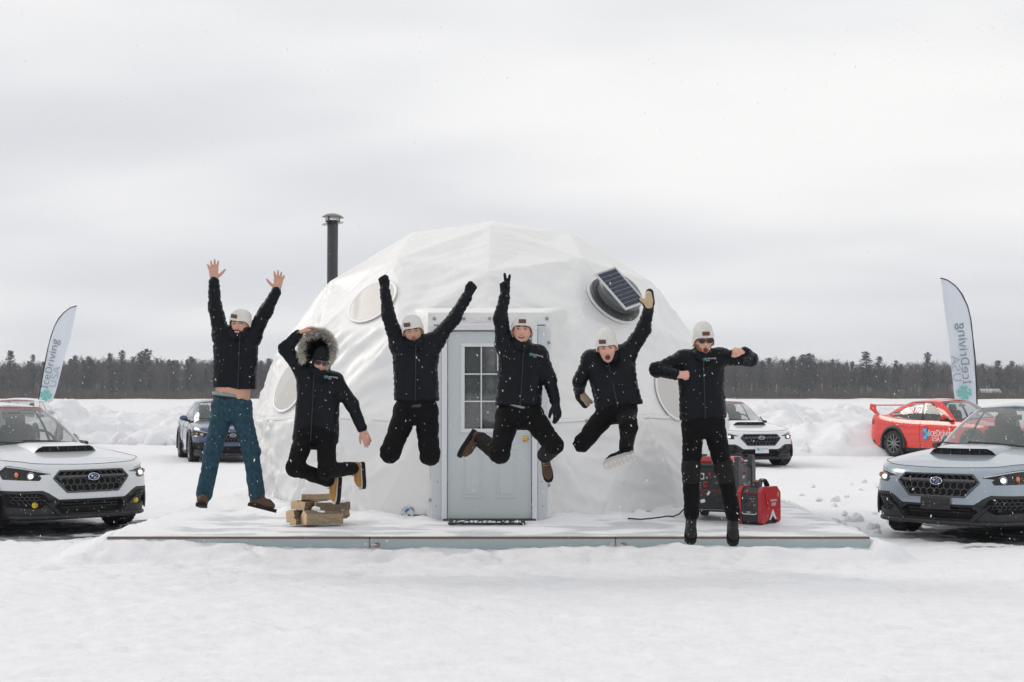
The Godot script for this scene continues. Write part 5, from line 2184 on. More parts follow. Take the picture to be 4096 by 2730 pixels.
# ---------------------------------------------------------------- distance fields -> surface nets
# prim: [a, b, ra, rb] or [a, b, ra, rb, n, flat]  (flattened along n)
func field_mesh(prims: Array, cell: float, k: float, cuts := [], into: MB = null, move := {}) -> MB:
	var mb: MB = into if into else MB.new()
	var lo := Vector3.ONE * 1e9
	var hi := Vector3.ONE * -1e9
	var pad := k + cell * 3.0
	for p in prims:
		var r: float = maxf(p[2], p[3]) + pad
		lo = lo.min(p[0] - Vector3.ONE * r).min(p[1] - Vector3.ONE * r)
		hi = hi.max(p[0] + Vector3.ONE * r).max(p[1] + Vector3.ONE * r)
	var nx := int((hi.x - lo.x) / cell) + 2
	var ny := int((hi.y - lo.y) / cell) + 2
	var nz := int((hi.z - lo.z) / cell) + 2
	var D := PackedFloat32Array()
	D.resize(nx * ny * nz)
	D.fill(9.0)
	for p in prims:
		var a: Vector3 = p[0]
		var ba: Vector3 = p[1] - p[0]
		var ra: float = p[2]
		var rb: float = p[3]
		var l2 := maxf(ba.length_squared(), 1e-9)
		var r := maxf(ra, rb) + pad
		var flat: float = p[5] if p.size() > 5 else 1.0
		var n: Vector3 = p[4] if p.size() > 5 else Vector3.ZERO
		var b0: Vector3 = (a.min(p[1]) - Vector3.ONE * r - lo) / cell
		var b1: Vector3 = (a.max(p[1]) + Vector3.ONE * r - lo) / cell
		var x0 := maxi(int(b0.x), 0); var x1 := mini(int(b1.x) + 1, nx - 1)
		var y0 := maxi(int(b0.y), 0); var y1 := mini(int(b1.y) + 1, ny - 1)
		var z0 := maxi(int(b0.z), 0); var z1 := mini(int(b1.z) + 1, nz - 1)
		for z in range(z0, z1 + 1):
			for y in range(y0, y1 + 1):
				var row := (z * ny + y) * nx
				for x in range(x0, x1 + 1):
					var q := lo + Vector3(x, y, z) * cell - a
					var h := clampf(q.dot(ba) / l2, 0.0, 1.0)
					q -= ba * h
					if flat != 1.0:
						q += n * (q.dot(n) * (flat - 1.0))
					var d := q.length() - ra - (rb - ra) * h
					var e := D[row + x]
					var m := k - absf(d - e)
					D[row + x] = minf(d, e) - (m * m / (4.0 * k) if m > 0.0 else 0.0)
	if cuts.size():
		var i := 0
		for z in nz:
			for y in ny:
				for x in nx:
					var e := D[i]
					if e < cell * 3.0:
						var w := lo + Vector3(x, y, z) * cell
						for c in cuts:
							e = maxf(e, (w - c[0]).dot(c[1]))
						D[i] = e
					i += 1
	var first := mb.v.size()
	var id := PackedInt32Array()
	id.resize(D.size())
	id.fill(-1)
	var sy := nx
	var sz := nx * ny
	var near := cell * 3.5
	var live := PackedInt32Array()
	for z in nz - 1:
		for y in ny - 1:
			var o := z * sz + y * sy
			for x in nx - 1:
				var i := o + x
				var e := D[i]
				if e > near or e < -near:
					continue
				var c1 := D[i + 1]; var c2 := D[i + sy]; var c3 := D[i + sy + 1]
				var c4 := D[i + sz]; var c5 := D[i + sz + 1]; var c6 := D[i + sz + sy]; var c7 := D[i + sz + sy + 1]
				var neg := int(e < 0.0) + int(c1 < 0.0) + int(c2 < 0.0) + int(c3 < 0.0) + int(c4 < 0.0) + int(c5 < 0.0) + int(c6 < 0.0) + int(c7 < 0.0)
				if neg == 0 or neg == 8:
					continue
				var s := Vector3.ZERO
				var m := 0
				if (e < 0.0) != (c1 < 0.0): s += Vector3(e / (e - c1), 0, 0); m += 1
				if (c2 < 0.0) != (c3 < 0.0): s += Vector3(c2 / (c2 - c3), 1, 0); m += 1
				if (c4 < 0.0) != (c5 < 0.0): s += Vector3(c4 / (c4 - c5), 0, 1); m += 1
				if (c6 < 0.0) != (c7 < 0.0): s += Vector3(c6 / (c6 - c7), 1, 1); m += 1
				if (e < 0.0) != (c2 < 0.0): s += Vector3(0, e / (e - c2), 0); m += 1
				if (c1 < 0.0) != (c3 < 0.0): s += Vector3(1, c1 / (c1 - c3), 0); m += 1
				if (c4 < 0.0) != (c6 < 0.0): s += Vector3(0, c4 / (c4 - c6), 1); m += 1
				if (c5 < 0.0) != (c7 < 0.0): s += Vector3(1, c5 / (c5 - c7), 1); m += 1
				if (e < 0.0) != (c4 < 0.0): s += Vector3(0, 0, e / (e - c4)); m += 1
				if (c1 < 0.0) != (c5 < 0.0): s += Vector3(1, 0, c1 / (c1 - c5)); m += 1
				if (c2 < 0.0) != (c6 < 0.0): s += Vector3(0, 1, c2 / (c2 - c6)); m += 1
				if (c3 < 0.0) != (c7 < 0.0): s += Vector3(1, 1, c3 / (c3 - c7)); m += 1
				id[i] = mb.pt(lo + (Vector3(x, y, z) + s / m) * cell)
				live.append(i)
	for i in live:
		var e := D[i] < 0.0
		for ax in 3:
			var st: int = [1, sy, sz][ax]
			if (D[i + st] < 0.0) == e:
				continue
			var u: int = [sy, sz, 1][ax]
			var w: int = [sz, 1, sy][ax]
			var q0 := id[i - u - w]; var q1 := id[i - w]; var q2 := id[i]; var q3 := id[i - u]
			if q0 < 0 or q1 < 0 or q3 < 0:
				continue
			if e:
				mb.quad(q0, q1, q2, q3)
			else:
				mb.quad(q3, q2, q1, q0)
	if not move.is_empty():
		var nrm := PackedVector3Array()
		nrm.resize(mb.v.size())
		for t in range(0, mb.ix.size(), 3):
			var a := mb.ix[t]; var b := mb.ix[t + 2]; var d := mb.ix[t + 1]
			if a >= first:
				var c := (mb.v[b] - mb.v[a]).cross(mb.v[d] - mb.v[a])
				nrm[a] += c; nrm[b] += c; nrm[d] += c
		for i in range(first, mb.v.size()):
			var nn := nrm[i].normalized()
			mb.v[i] += nn * (quilted(mb.v[i], nn, move) if move.has("sleeves") else creased(mb.v[i], move))
	return mb

func quilted(p: Vector3, n: Vector3, m: Dictionary) -> float:      # down baffles on sleeves and flanks, creases elsewhere
	var wob: FastNoiseLite = m.wob
	var disp := wob.get_noise_3dv(p * 6.0) * 0.009 + (0.45 - absf(wob.get_noise_3dv(p * 9.0 + Vector3(5, 0, 0)))) * 0.011
	for q in m.sleeves:
		var ba: Vector3 = q[1] - q[0]
		var t: float = (p - q[0]).dot(ba) / ba.length_squared()
		if t > -0.05 and t < 1.05 and (p - q[0] - ba * t).length() < q[2] + 0.02:
			var sdist: float = q[3] + t * ba.length() + wob.get_noise_3dv(p * 3.0) * 0.035
			return disp * 0.8 + m.quilt * (pow(absf(sin(PI * sdist / m.pitch)), 0.6) - 0.75) * (0.0060 + 0.004 * wob.get_noise_3dv(p * 4.0))
	var f: float = n.dot(m.front)
	if f < 0.62:
		var sd: float = (p - m.chest).dot(m.axis)
		disp += m.quilt * smooth(0.62, 0.45, f) * (pow(absf(sin(PI * sd / m.pitch)), 0.6) - 0.72) * 0.006
	return disp

func creased(p: Vector3, m: Dictionary) -> float:
	var wob: FastNoiseLite = m.wob
	var amp := 0.006
	for q in m.knees:
		amp += 0.010 * exp(-p.distance_squared_to(q) / 0.018)
	return (0.42 - absf(wob.get_noise_3d(p.x * 5.0, p.y * 9.0, p.z * 5.0))) * amp * 1.6 + wob.get_noise_3dv(p * 5.0) * 0.005

# ---------------------------------------------------------------- head and hands
func head_pt(d: Vector3, open: float) -> Vector3:
	var p := Vector3(d.x * 0.077, d.y * 0.118, d.z * 0.098)
	if d.y < 0.0:
		var t := -d.y
		p.x *= 1.0 - 0.26 * t * t
		if d.z < 0.0:
			p.z *= 1.0 - 0.45 * t
		else:
			p.z *= 1.0 - 0.10 * t * t
	if d.z > 0.0:
		var x := p.x
		var y := p.y
		var ax := absf(x)
		var f := smooth(0.0, 0.35, d.z)
		var nose := exp(-pow(x / (0.011 + 0.006 * smooth(0.0, -0.04, y)), 2.0)) * smooth(0.012, -0.034, y) * smooth(-0.050, -0.038, y)
		var z := nose * 0.026
		z -= 0.010 * exp(-pow((ax - 0.031) / 0.015, 2.0) - pow((y - 0.001) / 0.011, 2.0))
		z += 0.006 * exp(-pow((ax - 0.028) / 0.024, 2.0) - pow((y - 0.021) / 0.009, 2.0))
		z += 0.006 * exp(-pow((ax - 0.042) / 0.02, 2.0) - pow((y + 0.030) / 0.022, 2.0))
		z += 0.007 * exp(-pow(x / 0.020, 2.0) - pow((y + 0.068) / 0.013, 2.0))
		z += 0.010 * exp(-pow(x / 0.022, 2.0) - pow((y + 0.102) / 0.015, 2.0))
		p.z += z * f
	if open > 0.0 and p.y < -0.05:
		p.y -= open * smooth(-0.05, -0.10, p.y) * (1.0 if d.z > -0.2 else 0.3)
	return p

func head_surface(x: float, y: float, open: float, out := 0.0) -> Vector3:      # place on the face for a given x, y
	var d := Vector3(x / 0.077, y / 0.118, 0)
	for i in 4:
		d.z = sqrt(maxf(0.02, 1.0 - d.x * d.x - d.y * d.y))
		var p := head_pt(d.normalized(), open)
		d.x += (x - p.x) / 0.077
		d.y += (y - p.y) / 0.118
		d.z = 0.0
	d.z = sqrt(maxf(0.02, 1.0 - d.x * d.x - d.y * d.y))
	var q := head_pt(d.normalized(), open)
	return q + Vector3(x * 3.0, y * 2.0, 0.6).normalized() * out

func add_head(mb: MB, xf: Transform3D, open: float) -> void:
	var nu := 84
	var nv := 60
	var o := mb.v.size()
	for j in nv + 1:
		var th := PI * j / nv
		for i in nu:
			# finer towards the face
			var t := float(i) / nu * 2.0 - 1.0
			var ph := PI * (0.62 * t + 0.38 * t * t * t)
			mb.pt(xf * head_pt(Vector3(sin(th) * sin(ph), -cos(th), sin(th) * cos(ph)), open))
	for j in nv:
		for i in nu:
			var i2 := (i + 1) % nu
			mb.quad(o + j * nu + i, o + j * nu + i2, o + (j + 1) * nu + i2, o + (j + 1) * nu + i)
	for s in [-1.0, 1.0]:
		mb.ball(xf * Vector3(s * 0.079, -0.014, -0.012), Vector3(0.009, 0.030, 0.019), xf.basis * Basis(Vector3.UP, s * 0.35), 10)

func beard_mesh(xf: Transform3D, open: float, thick: float, low_only: bool) -> MB:
	var mb := MB.new()
	var nu := 60
	var nv := 34
	var keep := {}
	for j in nv + 1:
		for i in nu + 1:
			var ph := lerpf(-1.75, 1.75, float(i) / nu)
			var th := lerpf(0.06, 0.74 * PI / 1.5, float(j) / nv)
			var d := Vector3(sin(th) * sin(ph), -cos(th), sin(th) * cos(ph))
			var p := head_pt(d, open)
			var ax := absf(p.x)
			var line := lerpf(-0.045, -0.054, smooth(0.006, 0.030, ax)) + 0.036 * smooth(0.040, 0.062, ax)
			var e := line - p.y + 0.002 * sin(ph * 23.0 + th * 11.0)
			if low_only:
				e = minf(e, minf(p.y + 0.062, 0.029 - ax))
			var mouth := Vector2(p.x / 0.027, (p.y + 0.067 + open * 0.45) / (0.0095 + open * 0.78)).length() - 1.0
			var f := clampf(e / 0.010, 0.0, 1.0) * clampf(mouth / 0.3, 0.0, 1.0)
			keep[Vector2i(i, j)] = f > 0.02
			mb.pt(xf * (p + d * (thick * f - 0.0012)))
	for j in nv:
		for i in nu:
			if keep[Vector2i(i, j)] or keep[Vector2i(i + 1, j + 1)]:
				var o := j * (nu + 1) + i
				mb.quad(o, o + 1, o + nu + 2, o + nu + 1)
	return mb

# pose: four fingers [spread, bend, bend, bend] in degrees, then thumb [out, up, bend]
func hand_prims(w: Vector3, dir: Vector3, palm: Vector3, thumb_side: Vector3, pose: Array, grow := 0.0, size := 1.0) -> Array:
	var u := dir.normalized()
	var n := (palm - u * palm.dot(u)).normalized()
	var t := (thumb_side - u * thumb_side.dot(u) - n * thumb_side.dot(n)).normalized()
	var out := []
	var offs := [0.029, 0.010, -0.010, -0.028]
	var lens := [0.072, 0.080, 0.074, 0.058]
	var heights := [0.090, 0.094, 0.089, 0.080]
	for i in 4:
		var base: Vector3 = w + (u * heights[i] + t * offs[i]) * size
		out.append([w + t * offs[i] * 0.55 * size, base, 0.017 * size + grow, 0.0135 * size + grow])
		var f: Array = pose[i]
		# spread towards the thumb is positive
		var d := (u * cos(deg_to_rad(f[0])) + t * sin(deg_to_rad(f[0]))).normalized()
		var p := base
		var bend := 0.0
		var part_ := [0.46, 0.30, 0.24]
		for s in 3:
			bend += deg_to_rad(f[1 + s])
			var e := d * cos(bend) + n * sin(bend)
			var q: Vector3 = p + e * lens[i] * part_[s] * size
			out.append([p, q, (0.0104 - 0.0010 * s) * size + grow, (0.0096 - 0.0011 * s) * size + grow])
			p = q
	out.append([w + (u * 0.01 + t * 0.012) * size, w + (u * 0.06 + t * 0.0) * size, 0.020 * size + grow, 0.018 * size + grow])
	var th: Array = pose[4]
	var b0 := w + (u * 0.022 + t * 0.026) * size
	var td := (u * cos(deg_to_rad(th[0])) + t * sin(deg_to_rad(th[0])) + n * sin(deg_to_rad(th[1]))).normalized()
	var b1 := b0 + td * 0.044 * size
	var td2 := (td + (u * 0.6 - t * 0.6) * sin(deg_to_rad(th[2])) + n * 0.3 * sin(deg_to_rad(th[2]))).normalized()
	var b2 := b1 + td2 * 0.030 * size
	var b3 := b2 + (td2 + (u * 0.3 - t * 0.4) * sin(deg_to_rad(th[2]))).normalized() * 0.024 * size
	out.append([b0, b1, 0.0155 * size + grow, 0.0125 * size + grow])
	out.append([b1, b2, 0.0118 * size + grow, 0.0105 * size + grow])
	out.append([b2, b3, 0.0105 * size + grow, 0.0088 * size + grow])
	return out

const OPEN_HAND := [[14, 4, 4, 4], [3, 2, 3, 4], [-7, 3, 4, 4], [-19, 5, 5, 5], [58, 8, 10]]
const FIST := [[2, 82, 95, 62], [0, 86, 98, 62], [-1, 88, 98, 60], [-3, 90, 96, 58], [16, 42, 70]]
const PEACE := [[11, 2, 4, 4], [-8, 2, 4, 4], [-2, 84, 95, 60], [-4, 88, 95, 58], [8, 52, 75]]
const RELAXED := [[4, 14, 18, 14], [1, 18, 22, 16], [-3, 22, 24, 18], [-8, 24, 26, 18], [34, 22, 20]]
const FLAT := [[1, 12, 14, 10], [0, 14, 16, 10], [-1, 16, 16, 10], [-3, 20, 16, 12], [18, 20, 15]]

# ---------------------------------------------------------------- a person
var Z := [0.0, 0.0, 1.0, 12.7]
func jp(a: Array) -> Vector3:
	return at(Z[0] + a[0] / Z[2], Z[1] + a[1] / Z[2], Z[3] - (a[2] if a.size() > 2 else 0.0))

func cloth_mat(key: String, col: Color, rough: float, scale := 0.5) -> StandardMaterial3D:
	var m := mat(key, col, rough, 0.0, 0.28)
	if not m.normal_enabled:
		bumpy(m, "cloth_n", 0.02, 7.0, 4.0, scale, 4)
		m.rim_enabled = true
		m.rim = 0.05
		m.rim_tint = 0.4
	return m

func person(spec: Dictionary) -> Node3D:
	Z = [spec.map[0], spec.map[1], spec.map[2], spec.get("depth", 12.7)]
	var J := {}
	for k in spec.joints:
		J[k] = jp(spec.joints[k])
	var hips: Vector3 = (J.hip_r + J.hip_l) * 0.5
	var low := 1e9
	for k in J:
		low = minf(low, J[k].y)
	var P := thing("person", spec.label, "person", Vector3(hips.x, low - 0.03, hips.z), 0.0, spec.get("group", ""))
	var off := -P.position
	for k in J:
		J[k] += off
	hips += off
	var wob := make_noise(hash(spec.label) % 9999, 1.0, 3)
	var chest: Vector3 = J.chest
	var axis := (hips - chest).normalized()
	var shm: Vector3 = (J.sh_r + J.sh_l) * 0.5
	var across: Vector3 = (J.sh_l - J.sh_r).normalized()
	var front := across.cross(Vector3.UP).normalized()
	if front.z < 0.0:
		front = -front
	# head frame
	var hr: Array = spec.head_rot
	var hb := Basis.from_euler(Vector3(deg_to_rad(hr[0]), deg_to_rad(hr[1]), deg_to_rad(hr[2])))
	var hx := Transform3D(hb, J.head)
	var open: float = spec.get("open", 0.0)
	# ---- body
	var body := MB.new()
	var bp := []
	for s in ["r", "l"]:
		var sh: Vector3 = J["sh_" + s]
		bp.append([sh.lerp(chest, 0.35), J["hip_" + s].lerp(hips, 0.25), 0.088, 0.092])
		bp.append([sh, J["el_" + s], 0.048, 0.038])
		bp.append([J["el_" + s], J["wr_" + s], 0.038, 0.027])
		bp.append([J["hip_" + s], J["kn_" + s], 0.075, 0.052])
		bp.append([J["kn_" + s], J["an_" + s], 0.052, 0.036])
	bp.append([J.sh_r, J.sh_l, 0.052, 0.052])
	bp.append([chest, hips, 0.095, 0.10])
	bp.append([shm, J.head + hb * Vector3(0, -0.06, -0.02), 0.062, 0.055])
	field_mesh(bp, 0.017, 0.04, [], body)
	add_head(body, hx, open)
	var skin := mat("skin_" + spec.get("skin", "a"), spec.get("skin_col", Color(0.47, 0.26, 0.19)), 0.5, 0.0, 0.4)
	if not skin.subsurf_scatter_enabled:
		skin.subsurf_scatter_enabled = true
		skin.subsurf_scatter_strength = 0.12
		bumpy(skin, "skin_n", 0.03, 9.0, 2.0, 0.25, 3)
	var dark := cloth_mat("jacket", Color(0.0045, 0.0058, 0.0090), 0.42, 0.6)
	for s in ["r", "l"]:
		var h: Dictionary = spec["hand_" + s]
		var W: Vector3 = J["wr_" + s]
		var tip: Vector3 = jp(h.tip) + off
		var dir := (tip - W).normalized()
		var kind: String = h.get("kind", "bare")
		if kind == "bare":
			field_mesh(hand_prims(W, dir, h.palm, h.thumb, h.pose, 0.0, h.get("size", 1.0)), 0.0055, 0.008, [], body)
		elif kind == "glove":
			var g := MB.new()
			var pr := hand_prims(W, dir, h.palm, h.thumb, h.pose, 0.0035, h.get("size", 1.05))
			pr.append([W - dir * 0.05, W + dir * 0.015, 0.043, 0.036])
			field_mesh(pr, 0.006, 0.008, [], g)
			part(P, "glove", g, cloth_mat("glove", Color(0.012, 0.0125, 0.015) if not h.has("navy") else Color(0.012, 0.02, 0.05), 0.6))
		elif kind == "mitten":
			var n: Vector3 = h.palm.normalized()
			var t: Vector3 = h.thumb.normalized()
			var back := MB.new()
			field_mesh([[W - dir * 0.03, W + dir * 0.05 - n * 0.012, 0.045, 0.048], [W + dir * 0.05 - n * 0.012 - t * 0.012, W + dir * 0.135 - n * 0.004 - t * 0.012, 0.046, 0.036], [W + dir * 0.04 + t * 0.035 - n * 0.008, W + dir * 0.075 + t * 0.078 - n * 0.008, 0.024, 0.018]], 0.008, 0.015, [], back)
			var mt := part(P, "mitten", back, cloth_mat("mitten_back", Color(0.014, 0.015, 0.02), 0.6))
			var pm := MB.new()
			field_mesh([[W + dir * 0.015 + n * 0.018, W + dir * 0.06 + n * 0.020, 0.034, 0.038], [W + dir * 0.06 + n * 0.022, W + dir * 0.12 + n * 0.018, 0.036, 0.030], [W + dir * 0.045 + t * 0.03 + n * 0.014, W + dir * 0.075 + t * 0.070 + n * 0.010, 0.021, 0.014]], 0.007, 0.012, [], pm)
			part(mt, "palm_patch", pm, cloth_mat("mitten_tan", Color(0.50, 0.40, 0.26), 0.7))
	part(P, "body", body, skin)
	# ---- jacket
	var jk := []
	var bulk: float = spec.get("bulk", 1.0)
	var hemp: Vector3 = jp(spec.hem) + off
	var hemdir: Vector3 = spec.get("hem_dir", axis)
	var reach := hemp + hemdir.normalized() * 0.07
	var hw: float = spec.get("hem_w", 0.085)
	for s in ["r", "l"]:
		var sg := -1.0 if s == "r" else 1.0
		var sh: Vector3 = J["sh_" + s]
		var side: Vector3 = chest + across * sg * 0.085
		jk.append([sh.lerp(chest, 0.30), side, 0.098 * bulk, 0.108 * bulk])
		jk.append([side, reach + across * sg * hw, 0.108 * bulk, spec.get("hem_r", 0.104) * bulk])
		jk.append([sh, J["el_" + s], 0.074 * bulk, 0.057 * bulk])
		var cuff: Vector3 = J["wr_" + s].lerp(J["el_" + s], 0.10)
		jk.append([J["el_" + s], cuff, 0.057 * bulk, 0.046])
	jk.append([J.sh_r, J.sh_l, 0.080, 0.080])
	jk.append([chest, reach, 0.115 * bulk, 0.108 * bulk])
	var nb: Vector3 = shm.lerp(J.head, 0.28)
	jk.append([shm.lerp(chest, 0.1), nb + front * 0.01, 0.088, 0.076])
	var quilt: float = spec.get("quilt", 1.0)
	var sleeves := []
	for s in ["r", "l"]:
		sleeves.append([J["sh_" + s], J["el_" + s], 0.085, 0.0])
		sleeves.append([J["el_" + s], J["wr_" + s], 0.07, J["sh_" + s].distance_to(J["el_" + s])])
	var pitch := 0.047
	var mover := {"wob": wob, "sleeves": sleeves, "quilt": quilt, "pitch": pitch, "front": front, "chest": chest, "axis": axis}
	var jm := MB.new()
	field_mesh(jk, 0.0105, spec.get("jk_k", 0.035), [[hemp, hemdir.normalized()]], jm, mover)
	var jacket := part(P, "jacket", jm, dark)
	# collar / hood roll behind the neck
	var cl := MB.new()
	var ring := []
	var cr: float = spec.get("collar", 0.092)
	for k in 25:
		var a := TAU * k / 24.0
		var dip := -0.030 * maxf(0.0, cos(a)) + 0.03 * maxf(0.0, -cos(a))
		ring.append(nb + across * sin(a) * cr * 0.92 + front * (cos(a) * cr + 0.008) + Vector3(0, dip + spec.get("collar_up", 0.0), 0))
	cl.tube(ring, 0.028, 12, false, Vector2(0.5, 1.55), Vector3.UP)
	for i in cl.v.size():
		cl.v[i] += Vector3.ONE * wob.get_noise_3dv(cl.v[i] * 14.0) * 0.006
	part(jacket, "collar", cl, dark)
	# hem band and zip
	var zp := MB.new()
	var zpath := []
	for k in 15:
		var t := k / 14.0
		var p := (nb + front * 0.10).lerp(hemp + front * 0.1, t)
		var base := shm.lerp(hemp, clampf(t * 1.15 - 0.15, 0.0, 1.0))
		p = base + front * (0.128 * bulk if t > 0.1 else 0.118)
		zpath.append(p + across * spec.get("zip_x", 0.0))
	zp.tube(zpath, 0.0042, 5)
	part(jacket, "zip", zp, mat("zip", Color(0.014, 0.016, 0.019), 0.4))
	if spec.has("logo"):
		var lp: Vector3 = jp(spec.logo) + off
		var lb := rot_to(Vector3.UP - front * front.y, front) * Basis(Vector3.BACK, deg_to_rad(spec.get("logo_tilt", 0.0)))
		var lg := Node3D.new()
		lg.name = "chest_logo"
		jacket.add_child(lg)
		lg.transform = Transform3D(lb.scaled_local(Vector3.ONE * 0.62), lp)
		var teal := mat("logo_teal", Color(0.02, 0.30, 0.28), 0.6)
		clover(lg, Transform3D(Basis(), Vector3(-0.066, 0, 0)), 0.045, teal, teal)
		var pale := mat("logo_white", Color(0.55, 0.58, 0.60), 0.6)
		lettering(lg, "lettering", "IceDriving", 0.026, Transform3D(Basis(), Vector3(0.032, 0.008, 0)), pale)
		lettering(lg, "lettering", "USA", 0.020, Transform3D(Basis(), Vector3(-0.008, -0.020, 0)), pale)
	# ---- trousers
	var tr := []
	var fat: float = spec.get("leg_fat", 1.0)
	for s in ["r", "l"]:
		var hp: Vector3 = J["hip_" + s]
		tr.append([hp, J["kn_" + s], 0.101 * fat, 0.076 * fat])
		var an: Vector3 = J["an_" + s].lerp(J["kn_" + s], spec.get("cuff_up", 0.06))
		tr.append([J["kn_" + s], an, 0.075 * fat, spec.get("cuff_r", 0.066) * fat])
	tr.append([J.hip_r.lerp(hips, 0.2) - axis * 0.02, J.hip_l.lerp(hips, 0.2) - axis * 0.02, 0.118, 0.118])
	var waist: Vector3 = (jp(spec.waist) + off) if spec.has("waist") else hips - axis * 0.14
	tr.append([hips, waist, 0.105, 0.10])
	tr.append([J.hip_r.lerp(hips, 0.3), waist + (J.hip_r - hips) * 0.7, 0.10, 0.092])
	tr.append([J.hip_l.lerp(hips, 0.3), waist + (J.hip_l - hips) * 0.7, 0.10, 0.092])
	var knees := [J.kn_r, J.kn_l, J.hip_r, J.hip_l]
	var tmover := {"wob": wob, "knees": knees}
	var tmesh := MB.new()
	var wcut: Vector3 = spec.get("waist_dir", -axis)
	field_mesh(tr, 0.012, 0.03, [[waist, wcut.normalized()]], tmesh, tmover)
	var tmat: StandardMaterial3D = spec.get("trousers", cloth_mat("trousers", Color(0.0030, 0.0031, 0.0038), 0.8, 0.5))
	var trousers := part(P, "trousers", tmesh, tmat)
	if spec.get("belt", false):
		var bm := MB.new()
		var br := []
		for k in 25:
			var a := TAU * k / 24.0
			br.append(waist + axis * spec.get("belt_drop", 0.02) + across * sin(a) * 0.165 + front * cos(a) * 0.118)
		bm.tube(br, 0.019, 6, false, Vector2(0.35, 1.0), Vector3.UP)
		part(trousers, "belt", bm, mat("belt_" + str(spec.belt), Color(0.035, 0.037, 0.04), 0.5))
	if spec.has("shirt"):
		var sm := MB.new()
		var sr := []
		for k in 25:
			var a := TAU * k / 24.0
			sr.append(hemp + hemdir.normalized() * 0.012 + across * sin(a) * (hw + 0.088) * bulk + front * cos(a) * 0.105 * bulk)
		sm.tube(sr, 0.012, 6, false, Vector2(0.5, 1.0), Vector3.UP)
		part(P, "shirt_hem", sm, mat("shirt_grey", spec.shirt, 0.8))
	if spec.get("knee_patch", false):
		for s in ["r", "l"]:
			var kn: Vector3 = J["kn_" + s]
			var u1: Vector3 = (J["hip_" + s] - kn).normalized()
			var u2: Vector3 = (J["an_" + s] - kn).normalized()
			var kp := MB.new()
			field_mesh([[kn, kn + u1 * 0.06 + front * 0.006, 0.081 * fat, 0.086 * fat], [kn, kn + u2 * 0.12 + front * 0.006, 0.081 * fat, 0.078 * fat]], 0.011, 0.02, [[kn + u1 * 0.06, u1], [kn + u2 * 0.12, u2]], kp, tmover)
			part(trousers, "knee_patch", kp, cloth_mat("knee_grey", Color(0.013, 0.0125, 0.0125), 0.75, 0.5))
	# ---- feet
	for s in ["r", "l"]:
		var f: Dictionary = spec["foot_" + s]
		var an: Vector3 = J["an_" + s]
		var toe: Vector3 = jp(f.toe) + off
		var down: Vector3 = f.sole.normalized()
		var fd := toe - an
		fd = (fd - down * fd.dot(down)).normalized()
		var fs: float = spec.get("foot_size", 0.92)
		var heel := an + (down * 0.055 - fd * 0.05) * fs
		var ball := heel + fd * 0.20 * fs
		var shoe := MB.new()
		var side := fd.cross(down).normalized()
		var bt: String = f.get("kind", "boot")
		var prims := [[an - down * 0.01 - fd * 0.005 + (J["kn_" + s] - an).normalized() * 0.06, an + down * 0.02 - fd * 0.01, 0.050 * fs, 0.050 * fs], [an + down * 0.015 - fd * 0.02, heel + down * 0.005 + fd * 0.03, 0.046 * fs, 0.042 * fs], [heel + fd * 0.05 - down * 0.02, ball - down * 0.002, 0.046 * fs, 0.044 * fs], [ball - down * 0.004, ball + fd * 0.045 * fs + down * 0.004, 0.045 * fs, 0.036 * fs]]
		field_mesh(prims, 0.009, 0.02, [[heel + down * 0.032, down]], shoe)
		var col: StandardMaterial3D = {"boot": cloth_mat("boot_brown", Color(0.095, 0.058, 0.038), 0.75), "tan": cloth_mat("boot_tan", Color(0.40, 0.21, 0.07), 0.75), "black": cloth_mat("boot_black", Color(0.022, 0.021, 0.021), 0.6), "snow": cloth_mat("boot_snow", Color(0.012, 0.013, 0.016), 0.65)}[bt]
		var bo := part(P, "boot", shoe, col)
		var foot := PackedVector2Array()
		for q in [[-0.058, 0.0], [-0.045, 0.035], [0.02, 0.043], [0.10, 0.047], [0.17, 0.054], [0.23, 0.048], [0.262, 0.026], [0.268, 0.0]]:
			foot.append(Vector2(q[0], q[1]) * fs)
		for q in [[0.262, -0.026], [0.23, -0.048], [0.17, -0.054], [0.10, -0.047], [0.02, -0.043], [-0.045, -0.035]]:
			foot.append(Vector2(q[0], q[1]) * fs)
		var so := MB.new()
		var sb := Basis(fd, side, fd.cross(side))
		var thick := 0.042 if bt == "snow" else 0.032
		so.prism(foot, thick, Transform3D(sb, heel + fd * 0.04 * fs + down * (0.03 + thick * 0.3)))
		var scol := {"boot": Color(0.018, 0.016, 0.015), "tan": Color(0.016, 0.016, 0.017), "black": Color(0.014, 0.014, 0.014), "snow": Color(0.62, 0.60, 0.58)}
		part(bo, "sole", so, cloth_mat("sole_" + bt, scol[bt], 0.8))
		if bt == "tan":
			var we := MB.new()
			we.prism(foot, 0.010, Transform3D(sb.scaled_local(Vector3(1.02, 1.06, 1)), heel + fd * 0.04 * fs + down * 0.012))
			part(bo, "welt", we, mat("welt", Color(0.50, 0.46, 0.38), 0.7))
		if bt == "snow":
			var lug := MB.new()
			for i in 7:
				for j in [-1.0, 1.0]:
					lug.box(heel + fd * (0.0 + 0.042 * i) + side * j * 0.024 + down * (0.03 + thick * 0.85), Vector3(0.026, 0.032, 0.012), sb * Basis(Vector3.BACK, j * 0.4), 0.003)
			part(bo, "tread", lug, mat("tread", Color(0.66, 0.64, 0.62), 0.8))
		if bt == "boot" or bt == "tan":
			var lc := MB.new()
			for i in 4:
				var b0 := an + fd * (0.045 + 0.022 * i) - down * (0.030 - 0.017 * i)
				lc.tube([b0 - side * 0.030 + down * 0.012, b0 - down * 0.008, b0 + side * 0.030 + down * 0.012], 0.0035, 5)
			part(bo, "lace", lc, mat("lace", Color(0.30, 0.24, 0.17), 0.8))
	# ---- face
	face_parts(P, hx, spec, open)
